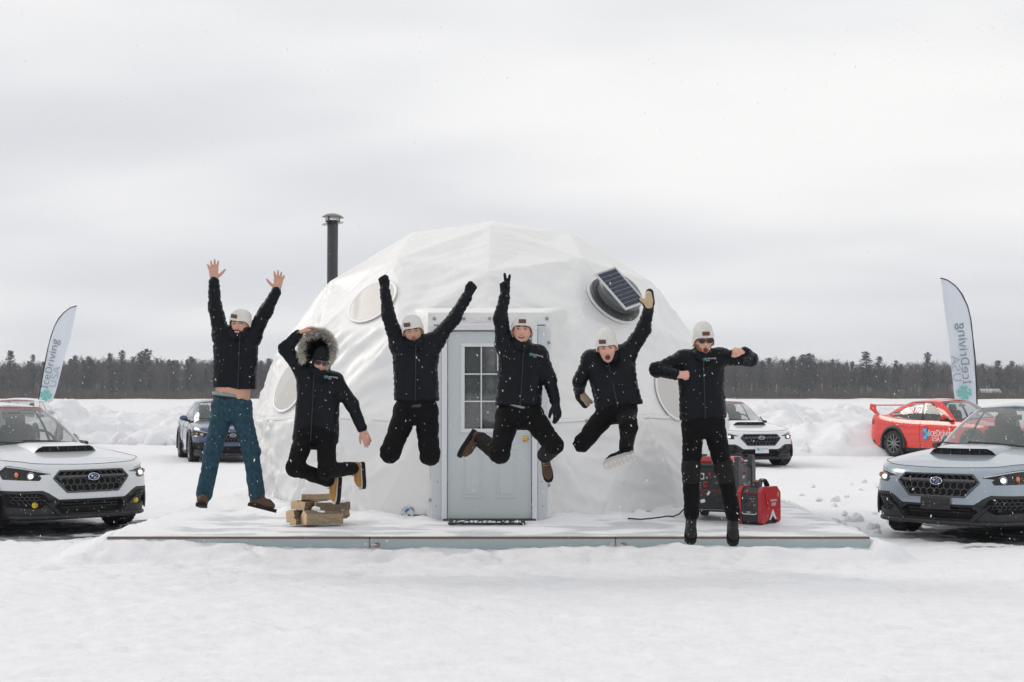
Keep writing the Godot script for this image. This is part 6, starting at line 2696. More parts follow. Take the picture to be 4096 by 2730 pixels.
	if spec.get("hat", "beanie") == "beanie":
		beanie(P, hx, spec)
	return P

func face_parts(P: Node3D, hx: Transform3D, spec: Dictionary, open: float) -> void:
	var hair := mat("hair_" + spec.get("hair", "brown"), spec.get("hair_col", Color(0.035, 0.022, 0.015)), 0.85)
	if spec.get("glasses", false):
		var gl := mat("sunglass", Color(0.012, 0.011, 0.014), 0.08)
		var g := Node3D.new()
		g.name = "sunglasses"
		P.add_child(g)
		g.transform = hx
		for s in [-1.0, 1.0]:
			var mb := MB.new()
			var lens := PackedVector2Array()
			for q in [[-0.029, 0.015], [0.027, 0.017], [0.029, 0.004], [0.020, -0.017], [-0.012, -0.019], [-0.026, -0.008]]:
				lens.append(Vector2(q[0] * s, q[1]))
			mb.prism(lens, 0.004, Transform3D(Basis(Vector3.UP, s * 0.22), Vector3(s * 0.034, 0.002, 0.106)))
			part(g, "lens", mb, gl)
			mb = MB.new()
			mb.tube([Vector3(s * 0.064, 0.012, 0.097), Vector3(s * 0.078, 0.010, 0.05), Vector3(s * 0.081, 0.006, -0.01)], 0.004, 6)
			part(g, "temple", mb, mat("glasses_frame", Color(0.012, 0.013, 0.016), 0.3))
		var mb := MB.new()
		mb.tube([Vector3(-0.064, 0.017, 0.099), Vector3(-0.03, 0.019, 0.109), Vector3(0, 0.013, 0.112), Vector3(0.03, 0.019, 0.109), Vector3(0.064, 0.017, 0.099)], 0.0038, 6)
		part(g, "bridge", mb, mat("glasses_frame", Color(0.012, 0.013, 0.016), 0.3))
	else:
		for s in [-1.0, 1.0]:
			var c := head_surface(s * 0.031, 0.001, open, 0.0005)
			var e := MB.new()
			e.ball(hx * (c - Vector3(0, 0, 0.003)), Vector3(0.0125, 0.0052, 0.006), hx.basis, 12)
			var eye := part(P, "eye", e, mat("eye_white", Color(0.50, 0.46, 0.43), 0.2))
			e = MB.new()
			e.ball(hx * (c + Vector3(0, 0, 0.001)), Vector3(0.0055, 0.0048, 0.0035), hx.basis, 10)
			part(eye, "iris", e, mat("iris", Color(0.025, 0.025, 0.03), 0.15))
			e = MB.new()
			e.tube([hx * head_surface(s * 0.018, 0.0075, open, 0.002), hx * head_surface(s * 0.031, 0.0085, open, 0.003), hx * head_surface(s * 0.045, 0.004, open, 0.002)], 0.0028, 6)
			part(eye, "eyelid", e, mat("lid_" + spec.get("skin", "a"), Color(0.22, 0.11, 0.08), 0.6))
			e = MB.new()
			e.tube([hx * head_surface(s * 0.014, 0.020, open, 0.002), hx * head_surface(s * 0.030, 0.025, open, 0.003), hx * head_surface(s * 0.048, 0.020, open, 0.001)], [0.0032, 0.0042, 0.002], 6)
			part(P, "eyebrow", e, hair)
	# mouth
	var my := -0.067 - open * 0.45
	var mh := 0.0045 + open * 0.72
	var m := MB.new()
	var mw: float = spec.get("mouth_w", 0.024)
	m.ball(hx * (head_surface(0, -0.066, 0.0, 0.0) + Vector3(0, my + 0.066, -0.004)), Vector3(mw, mh, 0.0095), hx.basis, 16)
	var lip := part(P, "mouth", m, mat("mouth_in", Color(0.10, 0.015, 0.015), 0.4) if open > 0.005 else mat("lips", Color(0.30, 0.10, 0.085), 0.45))
	if spec.get("teeth", false):
		m = MB.new()
		m.ball(hx * (head_surface(0, -0.066, 0.0, 0.0) + Vector3(0, my + 0.066 + mh * 0.35, 0.0005)), Vector3(mw * 0.82, maxf(mh * 0.42, 0.0042), 0.007), hx.basis, 14)
		part(lip, "teeth", m, mat("teeth", Color(0.72, 0.68, 0.62), 0.3))
	var lr := MB.new()
	var ring := []
	for k in 21:
		var a := TAU * k / 20.0
		ring.append(hx * (head_surface(0, -0.066, 0.0, 0.0) + Vector3(cos(a) * mw, my + 0.066 + sin(a) * (mh + 0.001), 0.003 - 0.006 * cos(a) * cos(a))))
	lr.tube(ring, 0.0032, 6, false)
	part(lip, "lip", lr, mat("lips", Color(0.30, 0.10, 0.085), 0.45))
	if spec.has("beard"):
		part(P, "beard", beard_mesh(hx, open, spec.get("beard_thick", 0.006), spec.beard == "moustache"), mat("beard_" + spec.get("hair", "brown"), spec.get("beard_col", Color(0.035, 0.022, 0.015)), 0.9))

func beanie(P: Node3D, hx: Transform3D, spec: Dictionary) -> void:
	var wool := mat(spec.get("hat_key", "wool_white"), spec.get("hat_col", Color(0.70, 0.69, 0.65)), 0.95, 0.0, 0.15)
	if not wool.normal_enabled:
		bumpy(wool, "wool_n", 0.06, 8.0, 3.0, 0.4, 3)
	var top: float = spec.get("hat_top", 0.158)
	var mb := MB.new()
	var seg := 160
	var rows := 30
	for j in rows + 1:
		var t := float(j) / rows
		for k in seg:
			var a := TAU * k / seg
			var c := cos(a)
			var bottom := 0.026 if c > 0.0 else 0.026
			bottom = lerpf(-0.040, 0.032, smooth(-0.2, 0.85, c)) - 0.012 * smooth(-0.2, -1.0, c)
			var y := lerpf(bottom, top, t)
			var u := clampf((y - 0.03) / (top - 0.03), 0.0, 1.0)
			var shrink := sqrt(maxf(0.0, 1.0 - pow(u, 2.6)))
			var rib := 0.0024 * cos(a * 36.0) * smooth(0.0, 0.3, shrink)
			var r := Vector2(0.089, 0.111) * shrink
			var fold := 0.006 if y < bottom + 0.070 else 0.0
			fold += 0.003 * exp(-pow((y - bottom - 0.066) / 0.006, 2.0))
			fold += (0.006 * sin(a * 2.0 + 0.7 + y * 30.0) + 0.004 * sin(a * 5.0 + y * 55.0)) * u * shrink
			mb.pt(hx * Vector3(sin(a) * (r.x + (rib + fold) * signf(shrink)), y, c * (r.y + (rib + fold) * signf(shrink)) - 0.012 * u))
	for j in rows:
		for k in seg:
			var k2 := (k + 1) % seg
			mb.quad(j * seg + k, j * seg + k2, (j + 1) * seg + k2, (j + 1) * seg + k)
	var hat := part(P, "beanie", mb, wool)
	mb = MB.new()
	var pa: float = deg_to_rad(spec.get("patch", 0.0))
	var half := 0.33
	for i in 9:
		for j in 2:
			var a := pa + lerpf(-half, half, i / 8.0)
			var y := 0.052 + j * 0.034 + 0.0
			for w in 2:
				var e := 0.0115 if w == 0 else 0.002
				mb.pt(hx * Vector3(sin(a) * (0.089 + e), y, cos(a) * (0.111 + e)))
	for i in 8:
		var o := i * 4
		mb.quad(o, o + 4, o + 6, o + 2)
		mb.quad(o + 2, o + 6, o + 7, o + 3)
		mb.quad(o, o + 1, o + 5, o + 4)
	mb.quad(0, 2, 3, 1)
	mb.quad(32, 33, 35, 34)
	part(hat, "leather_patch", mb, mat("leather", Color(0.12, 0.042, 0.028), 0.55))

# ---------------------------------------------------------------- the jumpers
func build_people() -> void:
	var g := "people jumping in front of the dome"
	var up := Vector3.UP
	var cam := Vector3.BACK
	var denim := cloth_mat("denim", Color(0.082, 0.180, 0.255), 0.8, 0.8)
	if denim.albedo_texture == null:
		denim.albedo_texture = denim_fade()
	var p1 := person({
		"label": "person leaping with both bare hands spread high, in blue jeans", "map": [700, 950, 1.3067], "group": g,
		"joints": {"head": [341, 452, 0.05], "chest": [316, 590], "sh_r": [242, 512], "sh_l": [404, 512], "el_r": [208, 360], "wr_r": [202, 222], "el_l": [474, 388], "wr_l": [533, 275], "hip_r": [252, 895], "hip_l": [338, 895], "kn_r": [196, 1120, 0.03], "an_r": [150, 1352, -0.02], "kn_l": [398, 1120, 0.03], "an_l": [428, 1352, -0.05]},
		"head_rot": [6, -6, -7], "hand_r": {"tip": [198, 120], "palm": cam, "thumb": Vector3.RIGHT, "pose": OPEN_HAND, "size": 1.04}, "hand_l": {"tip": [545, 185], "palm": cam, "thumb": Vector3.LEFT, "pose": OPEN_HAND, "size": 1.0},
		"hem": [312, 788], "hem_w": 0.088, "waist": [288, 838], "waist_dir": Vector3(0.12, 1, 0.0), "trousers": denim, "leg_fat": 0.97, "cuff_r": 0.072, "cuff_up": 0.03,
		"foot_r": {"toe": [132, 1440, 0.16], "sole": Vector3(-0.05, -1, 0.15)}, "foot_l": {"toe": [515, 1430, 0.06], "sole": Vector3(-0.25, -1, 0.12)},
		"teeth": true, "open": 0.004, "mouth_w": 0.026, "beard": "full", "hair": "dark", "beard_col": Color(0.028, 0.017, 0.013), "patch": -22, "hat_top": 0.132, "skin": "a", "skin_col": Color(0.572, 0.328, 0.238), "zip_x": 0.05})
	waistband(p1)
	var p2 := person({
		"label": "person in a long black parka with a fur trimmed hood and sunglasses", "map": [1050, 1200, 1.65], "group": g,
		"joints": {"head": [392, 402, 0.06], "chest": [372, 590], "sh_r": [268, 470], "sh_l": [478, 540], "el_r": [148, 322, 0.08], "wr_r": [242, 222, 0.12], "el_l": [588, 690], "wr_l": [662, 862, 0.04], "hip_r": [278, 905], "hip_l": [420, 905], "kn_r": [212, 1110, 0.26], "an_r": [448, 1198, 0.06], "kn_l": [424, 1128, 0.26], "an_l": [604, 1112, -0.08]},
		"head_rot": [16, 6, -10], "hand_r": {"tip": [335, 175, 0.12], "palm": Vector3(0.2, -1, 0.2), "thumb": Vector3(0, 0.1, 1), "pose": FLAT, "size": 0.95}, "hand_l": {"tip": [700, 955, 0.06], "palm": Vector3(-0.3, 0, -1), "thumb": Vector3(-1, -0.2, 0), "pose": RELAXED, "size": 0.95},
		"hem": [350, 942], "hem_w": 0.095, "hem_r": 0.112, "quilt": 0.25, "bulk": 0.98, "leg_fat": 0.92, "cuff_r": 0.062,
		"foot_r": {"toe": [492, 1300, 0.05], "sole": Vector3(0.85, -0.15, -0.45), "kind": "tan"}, "foot_l": {"toe": [625, 1215, -0.10], "sole": Vector3(0.85, 0.05, -0.5), "kind": "tan"},
		"foot_size": 0.76, "glasses": true, "hat": "hood", "logo": [446, 512, 0.125], "logo_tilt": -6, "skin": "b", "skin_col": Color(0.598, 0.335, 0.252), "collar": 0.098, "collar_up": 0.01, "mouth_w": 0.02, "zip_x": -0.03})
	parka_hood(p2)
	person({
		"label": "person jumping with both gloved fists raised and knees bent", "map": [1450, 1000, 1.568], "group": g,
		"joints": {"head": [316, 508, 0.07], "chest": [332, 690], "sh_r": [226, 600], "sh_l": [455, 575], "el_r": [163, 415], "wr_r": [139, 242], "el_l": [578, 425], "wr_l": [662, 280], "hip_r": [272, 1020], "hip_l": [398, 1020], "kn_r": [172, 1275, 0.12], "an_r": [205, 1215, -0.28], "kn_l": [422, 1290, 0.12], "an_l": [418, 1225, -0.28]},
		"head_rot": [8, 3, 9], "hand_r": {"tip": [127, 150], "palm": cam, "thumb": Vector3.RIGHT, "pose": FIST, "kind": "glove"}, "hand_l": {"tip": [706, 190], "palm": cam, "thumb": Vector3.LEFT, "pose": FIST, "kind": "glove"},
		"hem": [336, 945], "hem_w": 0.098, "waist": [336, 930], "belt_drop": 0.075, "belt": "black", "leg_fat": 1.08,
		"foot_r": {"toe": [205, 1235, -0.46], "sole": Vector3(0, 1, -0.3), "kind": "black"}, "foot_l": {"toe": [418, 1240, -0.46], "sole": Vector3(0, 1, -0.3), "kind": "black"},
		"beard": "moustache", "beard_thick": 0.003, "beard_col": Color(0.10, 0.055, 0.035), "hair": "fair", "patch": -26, "hat_top": 0.144, "skin": "c", "skin_col": Color(0.546, 0.302, 0.224), "zip_x": 0.0})
	person({
		"label": "person jumping with a two finger victory sign in the air", "map": [1800, 1000, 1.567], "group": g,
		"joints": {"head": [453, 508, 0.06], "chest": [445, 720], "sh_r": [340, 600], "sh_l": [556, 660], "el_r": [318, 430, 0.06], "wr_r": [343, 278, 0.04], "el_l": [624, 808], "wr_l": [662, 965, 0.03], "hip_r": [360, 1050], "hip_l": [516, 1050], "kn_r": [312, 1280, 0.20], "an_r": [190, 1190, -0.12], "kn_l": [650, 1228, 0.24], "an_l": [592, 1292, -0.12]},
		"head_rot": [-6, -3, -2], "hand_r": {"tip": [343, 180, 0.04], "palm": cam, "thumb": Vector3.RIGHT, "pose": PEACE, "kind": "glove"}, "hand_l": {"tip": [690, 1120, 0.05], "palm": Vector3(-0.6, 0, -0.8), "thumb": Vector3(-1, 0, 0.4), "pose": RELAXED, "kind": "glove", "navy": true},
		"hem": [425, 972], "hem_dir": Vector3(0.0, -1, 0), "hem_w": 0.100, "bulk": 1.05, "leg_fat": 1.05, "collar_up": 0.015,
		"foot_r": {"toe": [112, 1300, -0.06], "sole": Vector3(-0.85, 0.4, -0.3)}, "foot_l": {"toe": [616, 1425, -0.08], "sole": Vector3(0.05, -0.15, -1)},
		"shirt": Color(0.26, 0.27, 0.28), "teeth": true, "open": 0.006, "mouth_w": 0.026, "hair": "fair", "patch": 2, "hat_top": 0.128, "skin": "d", "skin_col": Color(0.650, 0.355, 0.272), "logo": [536, 662, 0.13], "logo_tilt": -12, "zip_x": 0.02, "hair_col": Color(0.10, 0.06, 0.035)})
	person({
		"label": "person leaping with a tan mitten raised and mouth wide open", "map": [2200, 1050, 1.65], "group": g,
		"joints": {"head": [376, 560, 0.14], "chest": [412, 745, 0.02], "sh_r": [272, 640], "sh_l": [515, 600], "el_r": [196, 782, -0.06], "wr_r": [196, 858, -0.20], "el_l": [620, 440, 0.04], "wr_l": [652, 300, 0.12], "hip_r": [388, 985], "hip_l": [498, 985], "kn_r": [212, 1195, 0.10], "an_r": [262, 1130, -0.28], "kn_l": [522, 1080, 0.34], "an_l": [503, 1238, 0.06]},
		"head_rot": [12, -3, 5], "hand_r": {"tip": [222, 905, -0.18], "palm": Vector3(0.5, 0, 0.8), "thumb": Vector3(0.9, -0.3, 0), "pose": FIST, "kind": "mitten"}, "hand_l": {"tip": [648, 150, 0.13], "palm": cam, "thumb": Vector3.LEFT, "pose": FIST, "kind": "mitten"},
		"hem": [462, 952], "hem_dir": Vector3(0.12, -1, 0), "hem_w": 0.105, "bulk": 1.06, "leg_fat": 0.95,
		"foot_r": {"toe": [270, 1140, -0.46], "sole": Vector3(0, 1, -0.3), "kind": "snow"}, "foot_l": {"toe": [428, 1375, 0.20], "sole": Vector3(0.15, -0.62, 0.8), "kind": "snow"},
		"open": 0.022, "mouth_w": 0.022, "hair": "fair", "patch": -22, "hat_top": 0.175, "skin": "e", "skin_col": Color(0.702, 0.389, 0.306), "zip_x": -0.03, "hair_col": Color(0.16, 0.09, 0.05)})
	person({
		"label": "person hovering upright with bent arms, sunglasses and open mouth", "map": [2550, 1200, 1.568], "group": g,
		"joints": {"head": [414, 262, 0.06], "chest": [398, 470], "sh_r": [290, 372], "sh_l": [512, 358], "el_r": [122, 440, -0.02], "wr_r": [250, 472, 0.17], "el_l": [712, 372, 0.0], "wr_l": [668, 322, 0.19], "hip_r": [352, 790], "hip_l": [476, 790], "kn_r": [337, 1060, 0.04], "an_r": [340, 1345, 0.0], "kn_l": [543, 1060, 0.04], "an_l": [602, 1355, 0.0]},
		"head_rot": [2, 4, 2], "hand_r": {"tip": [330, 470, 0.19], "palm": Vector3(-0.2, -0.5, -0.8), "thumb": Vector3(0.4, 0.6, 0.2), "pose": FIST, "size": 0.98}, "hand_l": {"tip": [590, 318, 0.20], "palm": Vector3(0.2, -0.7, -0.5), "thumb": Vector3(-0.2, -0.6, 0.5), "pose": FIST, "size": 0.98},
		"hem": [414, 745], "hem_w": 0.100, "bulk": 1.04, "leg_fat": 0.98, "cuff_up": 0.0,
		"foot_r": {"toe": [338, 1452, 0.14], "sole": Vector3(0, -0.75, -0.6), "kind": "black"}, "foot_l": {"toe": [604, 1470, 0.14], "sole": Vector3(0, -0.75, -0.6), "kind": "black"},
		"foot_size": 1.06, "knee_patch": true, "open": 0.026, "mouth_w": 0.020, "glasses": true, "beard": "full", "beard_thick": 0.003, "hair": "ginger", "beard_col": Color(0.26, 0.135, 0.06), "patch": 2, "hat_top": 0.185, "skin": "f", "skin_col": Color(0.676, 0.375, 0.286), "logo": [446, 372, 0.13], "logo_tilt": 4})

func denim_fade() -> Texture2D:      # worn, blotchy dye
	var im := Image.create(256, 256, false, Image.FORMAT_RGB8)
	var a := make_noise(3, 0.02, 4)
	var b := make_noise(9, 0.25, 2)
	for y in 256:
		for x in 256:
			var g := clampf(0.60 + 0.20 * a.get_noise_2d(x * 0.5, y * 0.4) + 0.10 * b.get_noise_2d(x * 2.0, y * 0.5), 0.25, 1.0)
			im.set_pixel(x, y, Color(g * 0.92, g, g))
	return ImageTexture.create_from_image(im)

func waistband(P: Node3D) -> void:
	# grey and black bands of underclothes between the jeans and the bare belly
	for q in [[838, 0.014, "band_black", Color(0.012, 0.012, 0.014), 286], [824, 0.016, "band_grey", Color(0.24, 0.27, 0.28), 284]]:
		var mb := MB.new()
		Z = [700, 950, 1.3067, 12.7]
		var c := jp([q[4], q[0]]) - P.position
		var ring := []
		for k in 25:
			var a := TAU * k / 24.0
			ring.append(c + Vector3(sin(a) * 0.148, -sin(a) * 0.018, cos(a) * 0.108))
		mb.tube(ring, q[1], 8, false, Vector2(0.55, 1.0), Vector3.UP)
		part(P, "waistband", mb, mat(q[2], q[3], 0.8))

func parka_hood(P: Node3D) -> void:
	Z = [1050, 1200, 1.65, 12.7]
	var off := -P.position
	var r := RandomNumberGenerator.new()
	r.seed = 77
	var c: Vector3 = jp([372, 330, 0.02]) + off
	# knitted cap and neck tube under the hood
	var cap := MB.new()
	var hc: Vector3 = jp([392, 402, 0.06]) + off
	var hb := Basis.from_euler(Vector3(deg_to_rad(16), deg_to_rad(6), deg_to_rad(-10)))
	for j in 15:
		for k in 40:
			var a := TAU * k / 40.0
			var bot := lerpf(-0.08, 0.026, smooth(0.3, 0.9, cos(a)))
			var t := j / 14.0
			var y := lerpf(bot, 0.136, t)
			var u := clampf((y - 0.02) / 0.116, 0.0, 1.0)
			var s := sqrt(maxf(0.0, 1.0 - u * u))
			cap.pt(hc + hb * Vector3(sin(a) * 0.086 * s, y, cos(a) * 0.108 * s))
	for j in 14:
		for k in 40:
			cap.quad(j * 40 + k, j * 40 + (k + 1) % 40, (j + 1) * 40 + (k + 1) % 40, (j + 1) * 40 + k)
	part(P, "knit_cap", cap, cloth_mat("cap_black", Color(0.010, 0.012, 0.015), 0.85))
	var tb := MB.new()
	field_mesh([[hc + hb * Vector3(0, -0.11, 0.02), hc + hb * Vector3(0, -0.17, 0.0), 0.082, 0.10]], 0.01, 0.02, [[hc + hb * Vector3(0, -0.098, 0.08), hb * Vector3(0, 1, 0.25).normalized()]], tb)
	part(P, "neck_gaiter", tb, cloth_mat("cap_black", Color(0.010, 0.012, 0.015), 0.85))
	# hood shell behind the head, open to the front
	var hood := MB.new()
	var seg := 36
	var hw := 0.134
	var rim := []
	for k in seg + 1:
		var a := lerpf(deg_to_rad(-62), deg_to_rad(242), float(k) / seg)
		rim.append(Vector2(cos(a) * hw, sin(a) * 0.152))
	var tilt := Basis(Vector3.BACK, deg_to_rad(-12))
	for j in 9:
		var t := j / 8.0
		for p in rim:
			var s := sqrt(maxf(0.0, 1.0 - pow(t, 2.2)))
			hood.pt(c + tilt * Vector3(p.x * s, p.y * s + 0.0, 0.075 - t * 0.24))
	for j in 8:
		for k in seg:
			var o := j * (seg + 1) + k
			hood.quad(o, o + seg + 1, o + seg + 2, o + 1)
	var hd := part(P, "hood", hood, cloth_mat("jacket", Color(0.0045, 0.0058, 0.0090), 0.42))
	# fur: thousands of fine hairs standing out of the rim
	var fur := MB.new()
	fur.use_c = true
	for i in 8200:
		var a := lerpf(deg_to_rad(-50), deg_to_rad(232), r.randf())
		var w := r.randfn(0.0, 0.6)
		var rr := 1.0 + 0.10 * w
		var base := c + tilt * Vector3(cos(a) * 0.138 * rr, sin(a) * 0.158 * rr, 0.085 + r.randfn(0, 0.016))
		var outd := tilt * Vector3(cos(a) * (0.55 + 0.6 * w), sin(a) * (0.55 + 0.6 * w), 0.75 - 0.3 * absf(w)).normalized()
		outd = (outd + Vector3(r.randfn(0, 0.28), r.randfn(0, 0.28), r.randfn(0, 0.25))).normalized()
		var l := r.randf_range(0.025, 0.052)
		var tone := r.randf()
		var kind := r.randf()
		fur.col = Color(0.66, 0.61, 0.54) * (0.85 + 0.3 * tone) if kind < 0.70 else (Color(0.16, 0.165, 0.17) * (0.7 + tone) if kind < 0.83 else Color(0.72, 0.70, 0.67))
		var s := outd.cross(Vector3(r.randfn(), r.randfn(), r.randfn())).normalized() * 0.0017
		var bend := base + outd * l * 0.6 + Vector3(0, -0.004, 0)
		fur.face([base - s, base + s, bend + s * 0.7])
		fur.face([base - s, bend + s * 0.7, bend - s * 0.7])
		fur.face([bend - s * 0.7, bend + s * 0.7, base + outd * l + Vector3(0, -0.010, 0)])
	var fm := mat("fur", Color(1, 1, 1), 0.9, 0.0, 0.2)
	fm.vertex_color_use_as_albedo = true
	var fo := part(hd, "fur_trim", fur, fm)
	fo.set_meta("kind", "stuff")

# ---------------------------------------------------------------- feather flags
func flag(label: String, depth: float, map: Array, pole_pts: Array, edge_pts: Array, foot: Array, back_side: bool, text_a: Array, text_b: Array) -> void:
	Z = [map[0], map[1], map[2], depth]
	var base := jp(foot)
	var f := thing("feather_flag", label, "flag", Vector3(base.x, 0.0, base.z))
	var off := -f.position
	var pc := Curve3D.new()
	for p in pole_pts:
		pc.add_point(jp(p) + off)
	var ec := Curve3D.new()
	for p in edge_pts:
		ec.add_point(jp(p) + off)
	var n := 40
	var m := 10
	var mb := MB.new()
	var pl := pc.get_baked_length()
	var el := ec.get_baked_length()
	var wn := make_noise(17, 1.0, 2)
	for i in n + 1:
		var t := float(i) / n
		var a := pc.sample_baked(pl * t)
		var b := ec.sample_baked(el * t)
		for k in m + 1:
			var s := float(k) / m
			var p := a.lerp(b, s)
			p.z += 0.05 * sin(PI * s) * sin(t * 5.0 + 0.6) + 0.022 * wn.get_noise_2d(s * 3.0, t * 4.0)
			mb.pt(p)
	for i in n:
		for k in m:
			var o := i * (m + 1) + k
			mb.quad(o, o + m + 1, o + m + 2, o + 1)
	var cloth := mat("flag_cloth", Color(0.70, 0.745, 0.80), 0.6, 0.0, 0.3)
	cloth.backlight_enabled = true
	cloth.backlight = Color(0.25, 0.27, 0.30)
	part(f, "cloth", mb, cloth)
	var sl := MB.new()
	var path := []
	for i in 60:
		path.append(pc.sample_baked(pl * i / 59.0))
	sl.tube(path, 0.020, 8, true)
	part(f, "pole_sleeve", sl, mat("flag_sleeve", Color(0.012, 0.013, 0.015), 0.6))
	var po := MB.new()
	var low := pc.sample_baked(pl)
	po.tube([low + Vector3(0, 0.05, 0), Vector3(low.x * 0.5, 0.8, 0), Vector3(0, 0.0, 0)], 0.016, 8)
	part(f, "pole", po, mat("flag_pole", Color(0.05, 0.05, 0.055), 0.4))
	var st := MB.new()
	for k in 4:
		var a := TAU * k / 4.0 + 0.4
		st.tube([Vector3(0, 0.12, 0), Vector3(cos(a) * 0.45, 0.02, sin(a) * 0.45)], 0.012, 6)
	part(f, "stand", st, mat("flag_pole", Color(0.05, 0.05, 0.055), 0.4))
	# print: name along the pole, country beside it, emblem at the foot
	var A := jp(text_a) + off
	var B := jp(text_b) + off
	var x := (B - A).normalized()
	var y := Vector3(1, 0, 0) if back_side else Vector3(-1, 0, 0)
	y = (y - x * y.dot(x)).normalized()
	var z := x.cross(y)
	var front := Vector3(0, 0, 0.045)
	var bb := Basis(x, y, z)
	var L := A.distance_to(B)
	var ink := mat("flag_ink", Color(0.19, 0.25, 0.29), 0.6)
	var ink2 := mat("flag_ink_pale", Color(0.38, 0.43, 0.49), 0.6)
	lettering(f, "lettering", "IceDriving", 0.25, Transform3D(bb, (A + B) * 0.5 + front), ink, false, L)
	lettering(f, "lettering", "USA", 0.25, Transform3D(bb, A + x * L * 0.26 - y * 0.27 + front), ink2, false, L * 0.42)
	var teal := mat("flag_teal", Color(0.16, 0.52, 0.46), 0.6)
	clover(f, Transform3D(bb, A - x * 0.24 - y * 0.1 + front), 0.40, teal, teal)

func build_flags() -> void:
	flag("white feather flag seen from behind, its lettering mirrored, beyond the red car", 41.0, [3740, 1100, 3.015], [[70, 40], [150, 62], [250, 132], [330, 232], [398, 380], [438, 550], [464, 800], [488, 1000], [503, 1300], [511, 1530], [516, 1720]], [[72, 56], [104, 300], [130, 500], [160, 700], [190, 1000], [215, 1250], [245, 1520], [262, 1700]], [520, 1900], true, [388, 1318], [312, 580])
	flag("white feather flag leaning over, its lettering reading upwards, behind the white cars", 52.0, [120, 1200, 3.733], [[693, 92], [600, 117], [500, 192], [420, 282], [360, 400], [310, 540], [268, 700], [225, 900], [190, 1100], [165, 1250], [140, 1400], [120, 1500]], [[693, 108], [650, 330], [600, 560], [560, 700], [520, 830], [450, 1100], [400, 1300], [345, 1470], [325, 1560]], [90, 1700], false, [216, 1322], [388, 590])

# ---------------------------------------------------------------- firewood
func fire_log(pos: Vector3, dir: Vector3, length: float, sec: Array, roll: float, tone: float, label: String) -> void:
	var d := dir.normalized()
	var up := Vector3.UP
	var b := Basis(d.cross(up).normalized(), up, -d).orthonormalized()
	b = b * Basis(Vector3.BACK, roll)
	var o := thing("firewood_log", label, "firewood", pos, 0.0, "split logs in the firewood stack")
	o.transform = Transform3D(b, pos)
	var wn := make_noise(int(length * 9000.0 + tone * 100.0), 6.0, 3)
	var mb := MB.new()
	var n := sec.size()
	var st := 9
	# finer outline between the corners, each split face slightly torn
	var fine := []
	for i in n:
		var a: Vector2 = sec[i]
		var c: Vector2 = sec[(i + 1) % n]
		for k in 4:
			fine.append(a.lerp(c, k / 4.0))
	var ends := [[], []]
	var bark := MB.new()
	var bark_face := int(tone * 37.0) % n
	for face_ in n:
		var tgt: MB = bark if face_ == bark_face else mb
		var rows := []
		for j in st + 1:
			var z := lerpf(-length / 2, length / 2, float(j) / st)
			var ids := []
			for k in 5:
				var q: Vector2 = fine[(face_ * 4 + k) % fine.size()]
				var w := 1.0 + 0.22 * wn.get_noise_3d(q.x * 3.0, q.y * 3.0, z * 0.5) + 0.06 * wn.get_noise_3d(q.x * 12.0, q.y * 12.0, z) + 0.05 * sin(z * 11.0 + tone * 5.0)
				var p := Vector3(q.x * w, q.y * w, z)
				ids.append(tgt.pt(p))
				if j == 0 and k < 4:
					ends[0].append(p)
				if j == st and k < 4:
					ends[1].append(p)
			rows.append(ids)
		for j in st:
			for k in 4:
				tgt.quad(rows[j][k], rows[j][k + 1], rows[j + 1][k + 1], rows[j + 1][k])
	var bm := mat("bark", Color(0.30, 0.24, 0.18), 0.95)
	if not bm.normal_enabled:
		bumpy(bm, "wood_n", 0.03, 6.0, 6.0, 1.0, 4)
		bm.albedo_texture = wood_grain()
	part(o, "bark", bark, bm)
	var sides := mat("split_wood_%d" % int(tone * 10.0), Color(0.62, 0.49, 0.35) * tone, 0.85)
	if not sides.normal_enabled:
		bumpy(sides, "wood_n", 0.03, 6.0, 6.0, 0.7, 4)
		sides.albedo_texture = wood_grain()
	part(o, "split_side", mb, sides)
	var endm := mat("end_grain", Color(0.66, 0.47, 0.29), 0.8)
	for e in 2:
		mb = MB.new()
		var c := Vector3.ZERO
		for p in ends[e]:
			c += p
		c /= ends[e].size()
		var pts: Array = ends[e].duplicate()
		for i in pts.size():
			var p: Vector3 = pts[i]
			var q: Vector3 = pts[(i + 1) % pts.size()]
			if e == 0:
				mb.face([c, p, q] if (p - c).cross(q - c).z < 0.0 else [c, q, p])
			else:
				mb.face([c, p, q] if (p - c).cross(q - c).z > 0.0 else [c, q, p])
		part(o, "end_grain", mb, endm)

func wood_grain() -> Texture2D:
	if texs.has("grain"):
		return texs.grain
	var im := Image.create(256, 256, false, Image.FORMAT_RGB8)
	var gn := make_noise(5, 0.02, 4)
	for y in 256:
		for x in 256:
			var g := 0.78 + 0.28 * gn.get_noise_2d(x * 0.35, y * 4.0) + 0.10 * gn.get_noise_2d(x * 2.0, y * 2.0)
			im.set_pixel(x, y, Color(g, g * 0.97, g * 0.93))
	texs.grain = ImageTexture.create_from_image(im)
	return texs.grain

